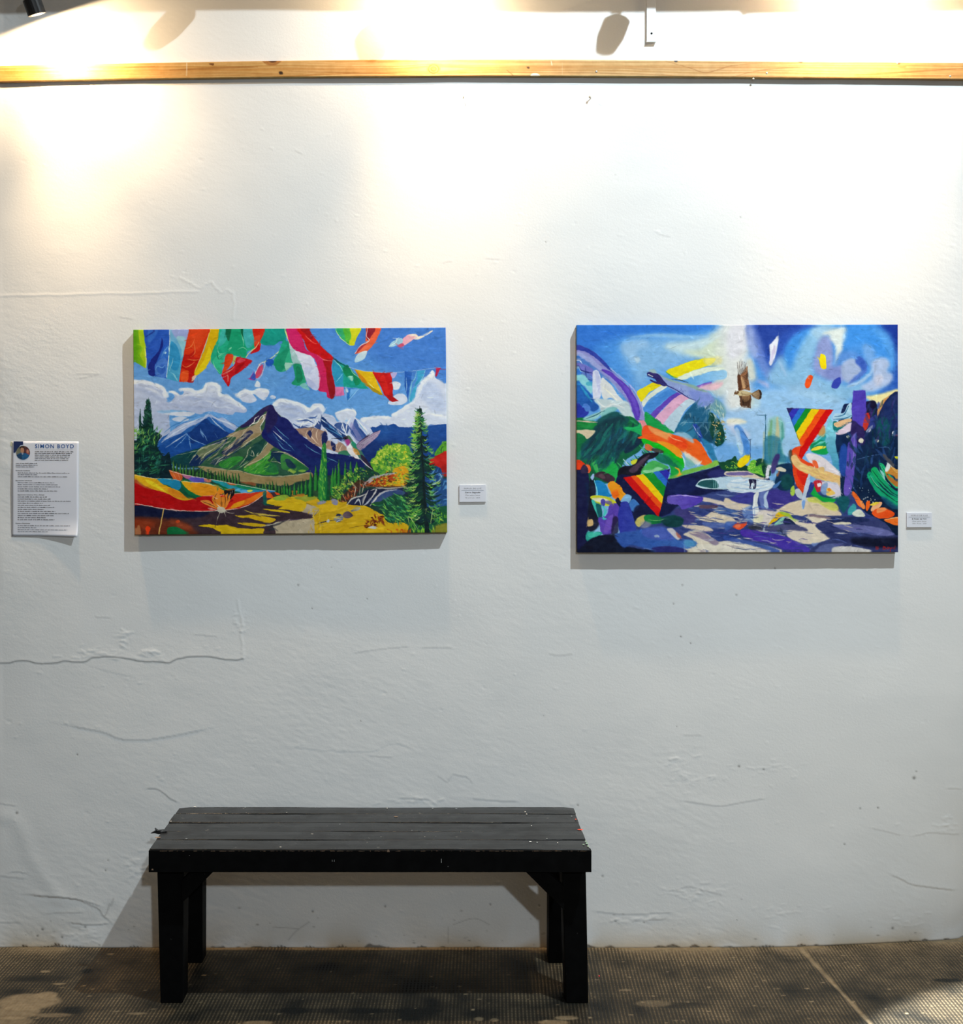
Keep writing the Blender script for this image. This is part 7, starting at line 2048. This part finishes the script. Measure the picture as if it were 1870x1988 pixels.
# ================================================================ bench
def build_bench():
    k = N('worn_black_paint', rough=.55, spec=.25)
    sep = k.n('ShaderNodeSeparateXYZ', {0: k.obj()})
    st = k.n('ShaderNodeCombineXYZ', {0: k.math('MULTIPLY', sep.outputs[0], .12), 1: sep.outputs[1], 2: sep.outputs[2]}).outputs[0]
    g = k.ramp(k.noise(90, 4, .6, st), .35, .7)
    c = k.mix(g, (.010, .0105, .011), (.021, .022, .023))
    sp = k.ramp(k.noise(55, 2, .5), .735, .76)
    c = k.mix(k.math('MULTIPLY', sp, .7), c, (.22, .20, .17))
    k.col(c)
    k.bump(k.noise(160, 4, .6, st), .18, .0012)
    k.rough(k.ramp(k.noise(12, 3), .1, 1.6))
    paint = k.m
    d2 = N('black_paint_shaded', rough=.6, spec=.06)  # same black paint as the seat, darkened to paint in its shade
    g2 = d2.ramp(d2.noise(30, 4), .3, .75)
    c2 = d2.mix(g2, (.0018, .0018, .002), (.004, .004, .0042))
    sp = d2.ramp(d2.noise(42, 2, .5), .745, .765)
    d2.col(d2.mix(d2.math('MULTIPLY', sp, .25), c2, (.06, .06, .06)))
    d2.bump(d2.noise(120, 4), .15, .001)
    body = d2.m
    bare = plain('bare_worn_wood', (.22, .14, .09), .7)
    speck = plain('white_paint_speck', (.6, .6, .58), .6)
    red = plain('red_paint_drip', (.75, .07, .03), .5)
    green = plain('pale_green_paint_fleck', (.25, .38, .27), .6)
    xa, xb, top = -.787, .434, .451
    root = empty('bench', ((xa + xb) / 2, -.23, 0), 'low black painted wooden plank bench standing on the floor against the white wall', 'bench')
    off = root.location
    r = random.Random(2)
    L = lambda x, y, z: (x - off.x, y - off.y, z - off.z)
    # five planks
    edges = [.040, .106, .188, .267, .340, .418]
    for i in range(5):
        bm = bmesh.new()
        y0, y1 = -edges[i + 1] + .0012, -edges[i] - .0012
        nseg = 40
        dz = r.uniform(-.0012, .0012)
        x0, x1 = xa + r.uniform(0, .004), xb - r.uniform(0, .004)
        prev = None
        rows = []
        for s in range(nseg + 1):
            t = s / nseg
            x = x0 + (x1 - x0) * t
            w = .0008 * math.sin(t * 9 + i * 2) + r.uniform(-.0003, .0003)
            zt = top + dz + w
            ya, yb = y0 + r.uniform(-.0002, .0002), y1 + r.uniform(-.0002, .0002)
            if i == 0 and (s == 0 or s == nseg):
                yb -= .008
            row = [bm.verts.new(L(*p)) for p in ((x, ya, top - .024), (x, ya, zt - .0012), (x, ya + .0014, zt), (x, (ya + yb) / 2, zt + .0006), (x, yb - .0014, zt), (x, yb, zt - .0012), (x, yb, top - .024))]
            rows.append(row)
        for a, b in zip(rows, rows[1:]):
            for q in range(7):
                bm.faces.new((a[q], b[q], b[(q + 1) % 7], a[(q + 1) % 7]))
        bm.faces.new(rows[0]); bm.faces.new(rows[-1][::-1])
        bmesh.ops.recalc_face_normals(bm, faces=bm.faces)

        def fleck(px, py, rx, ry, mi):
            # small paint spot lying on this plank
            k_ = F * (EYE - top) / (py - CY)
            X_, Y_ = (px - CX) / F * k_, k_ - DIST
            pts = [bm.verts.new(L(X_ + rx * math.cos(t) * r.uniform(.7, 1.2), Y_ + ry * math.sin(t) * r.uniform(.7, 1.2), top + dz + .0021)) for t in np.linspace(0, 6.28, 9)[:-1]]
            f = bm.faces.new(pts); f.material_index = mi
        S = {0: [(378, 1567.8, .004, .004, 2), (476, 1569, .003, .002, 2), (557, 1582 - 3, .0015, .002, 2), (840, 1571, .003, .002, 2), (752, 1571, .002, .002, 2), (886, 1572, .004, .002, 2), (1020, 1578, .003, .003, 2)],
             1: [(1023, 1582, .0025, .003, 2), (1110, 1586, .002, .003, 2), (332, 1598 - 2, .002, .003, 2), (1118, 1592, .003, .004, 3), (769, 1587, .006, .004, 1)],
             2: [(1032, 1604, .002, .003, 2), (1127, 1611.5, .0085, .006, 3), (800, 1613, .0015, .002, 2), (660, 1601, .0012, .002, 2)],
             3: [(362, 1629, .003, .002, 2), (306, 1627, .010, .006, 1), (1062, 1629, .0015, .002, 2)],
             4: [(1030, 1634.5, .004, .003, 2), (1043, 1636, .002, .003, 2), (1083, 1637, .002, .003, 2), (1140, 1638, .004, .006, 4), (1133, 1640, .003, .004, 4), (1142, 1643, .003, .005, 4), (545, 1645, .003, .002, 2), (1137, 1634, .003, .003, 4)]}[i]
        for q in S:
            fleck(*q)
        obj('seat_plank', bm, [paint, bare, speck, red, green], root)
    # front and back aprons with a worn, chipped upper arris
    for nm, yf, yb, zb in (('front_apron', -.4205, -.3985, .388), ('back_apron', -.058, -.040, .390)):
        bm = bmesh.new()
        box(bm, xa - off.x, xb + .004 - off.x if nm == 'front_apron' else xb - off.x, yf - off.y, yb - off.y, zb, top - .0245 if nm == 'back_apron' else top - .004)
        if nm == 'front_apron':
            for _ in range(110):
                x = r.uniform(xa + .01, xb - .01)
                w = r.choice((.002, .003, .005, .009, .016)) * r.uniform(.5, 1.3)
                hgt = r.uniform(.0004, .0013)
                z1 = top - .0042
                prism(bm, [(x - off.x - w / 2, z1 - hgt), (x - off.x + w / 2, z1 - hgt * .6), (x - off.x + w * .4, z1), (x - off.x - w * .4, z1)], yf - off.y - .0003, yf - off.y + .0004, 1)
            for px, py, w, hgt in ((754, 1652, .008, .006), (857, 1671, .0012, .011), (870, 1682, .001, .002), (645, 1671, .001, .005), (649, 1671, .001, .005), (368, 1661, .001, .001), (296, 1688, .006, .004)):
                c = at(px, py, .4205)
                prism(bm, [(c.x - off.x - w / 2, c.z - hgt / 2), (c.x - off.x + w / 2, c.z - hgt / 2), (c.x - off.x + w * .3, c.z + hgt / 2), (c.x - off.x - w * .3, c.z + hgt / 2)], yf - off.y - .0003, yf - off.y + .0004, 1 if w > .005 else 2)
        obj(nm, bm, [body, bare, speck], root, bevel=.0012, seg=1)
    # end aprons
    for x0, x1 in ((xa + .010, xa + .030), (xb - .030, xb - .010)):
        bm = bmesh.new(); box(bm, x0 - off.x, x1 - off.x, -.398 - off.y, -.058 - off.y, .390, top - .0245); obj('end_apron', bm, body, root)

    # legs: (x at top inner, outer; x at bottom inner, outer)
    def leg(xt0, xt1, xb0, xb1, y0, y1, zt):
        bm = bmesh.new()
        a = [bm.verts.new(L(x, y, 0.0)) for x, y in ((xb0, y0), (xb1, y0), (xb1, y1), (xb0, y1))]
        b = [bm.verts.new(L(x, y, zt)) for x, y in ((xt0, y0 - .006), (xt1, y0 - .006), (xt1, y1), (xt0, y1))]
        bm.faces.new(a[::-1]); bm.faces.new(b)
        for i in range(4):
            bm.faces.new((a[i], a[(i + 1) % 4], b[(i + 1) % 4], b[i]))
        obj('leg', bm, [body], root, bevel=.003, seg=2)
    leg(-.776, -.700, -.767, -.704, -.368, -.300, .426)
    leg(.360, .428, .374, .437, -.3675, -.300, .426)
    leg(-.776, -.699, -.768, -.700, -.112, -.052, .390 - .0005)
    leg(.352, .428, .350, .424, -.112, -.052, .390 - .0005)
    # corner braces behind the front apron, 45 degrees
    w = .046 * math.sqrt(2)

    def brace(xl, xi, s):
        """xl: leg face, xi: where the lower edge meets the apron"""
        h = abs(xl - xi)
        z0 = .386 - h + .018
        bm = bmesh.new()
        pts = [(xi, .404), (xl, z0), (xl, z0 + w), (xi + s * w * .9, .404)]
        prism(bm, [(x - off.x, z) for x, z in pts], -.392 - off.y, -.370 - off.y)
        obj('corner_brace', bm, body, root, bevel=.0012, seg=1)
    brace(.366, .233, 1)
    brace(-.702, -.588, -1)
    # torn splinter of black tape at the left end
    bm = bmesh.new()
    c = Vector((-.787, -.272, .452))
    for q in (((0, 0), (-.016, .004), (-.030, -.004), (-.018, -.003), (-.006, -.006), (.014, -.002), (.018, .003)), ((-.012, .001), (-.018, .010), (-.010, .004), (.012, .006))):
        prism(bm, [(c.x - off.x + x, c.z + z) for x, z in q], c.y - off.y - .006, c.y - off.y + .004)
    obj('torn_tape', bm, [black], root)


build_bench()

# a laser's red light spot on the floor, put in as a tiny ball
bm = bmesh.new()
c = fl(1163.5, 1896)
bmesh.ops.create_uvsphere(bm, u_segments=12, v_segments=8, radius=.0022)
b_ = obj('laser_dot', bm, plain('red_laser_dot', (.8, .03, .05), .3), smooth=True)
b_.location = (c.x, c.y, .0022 - .0003)
tag(b_, 'tiny red laser light spot, shaped as a small ball on the dark ribbed floor, right of the bench', 'laser_dot')
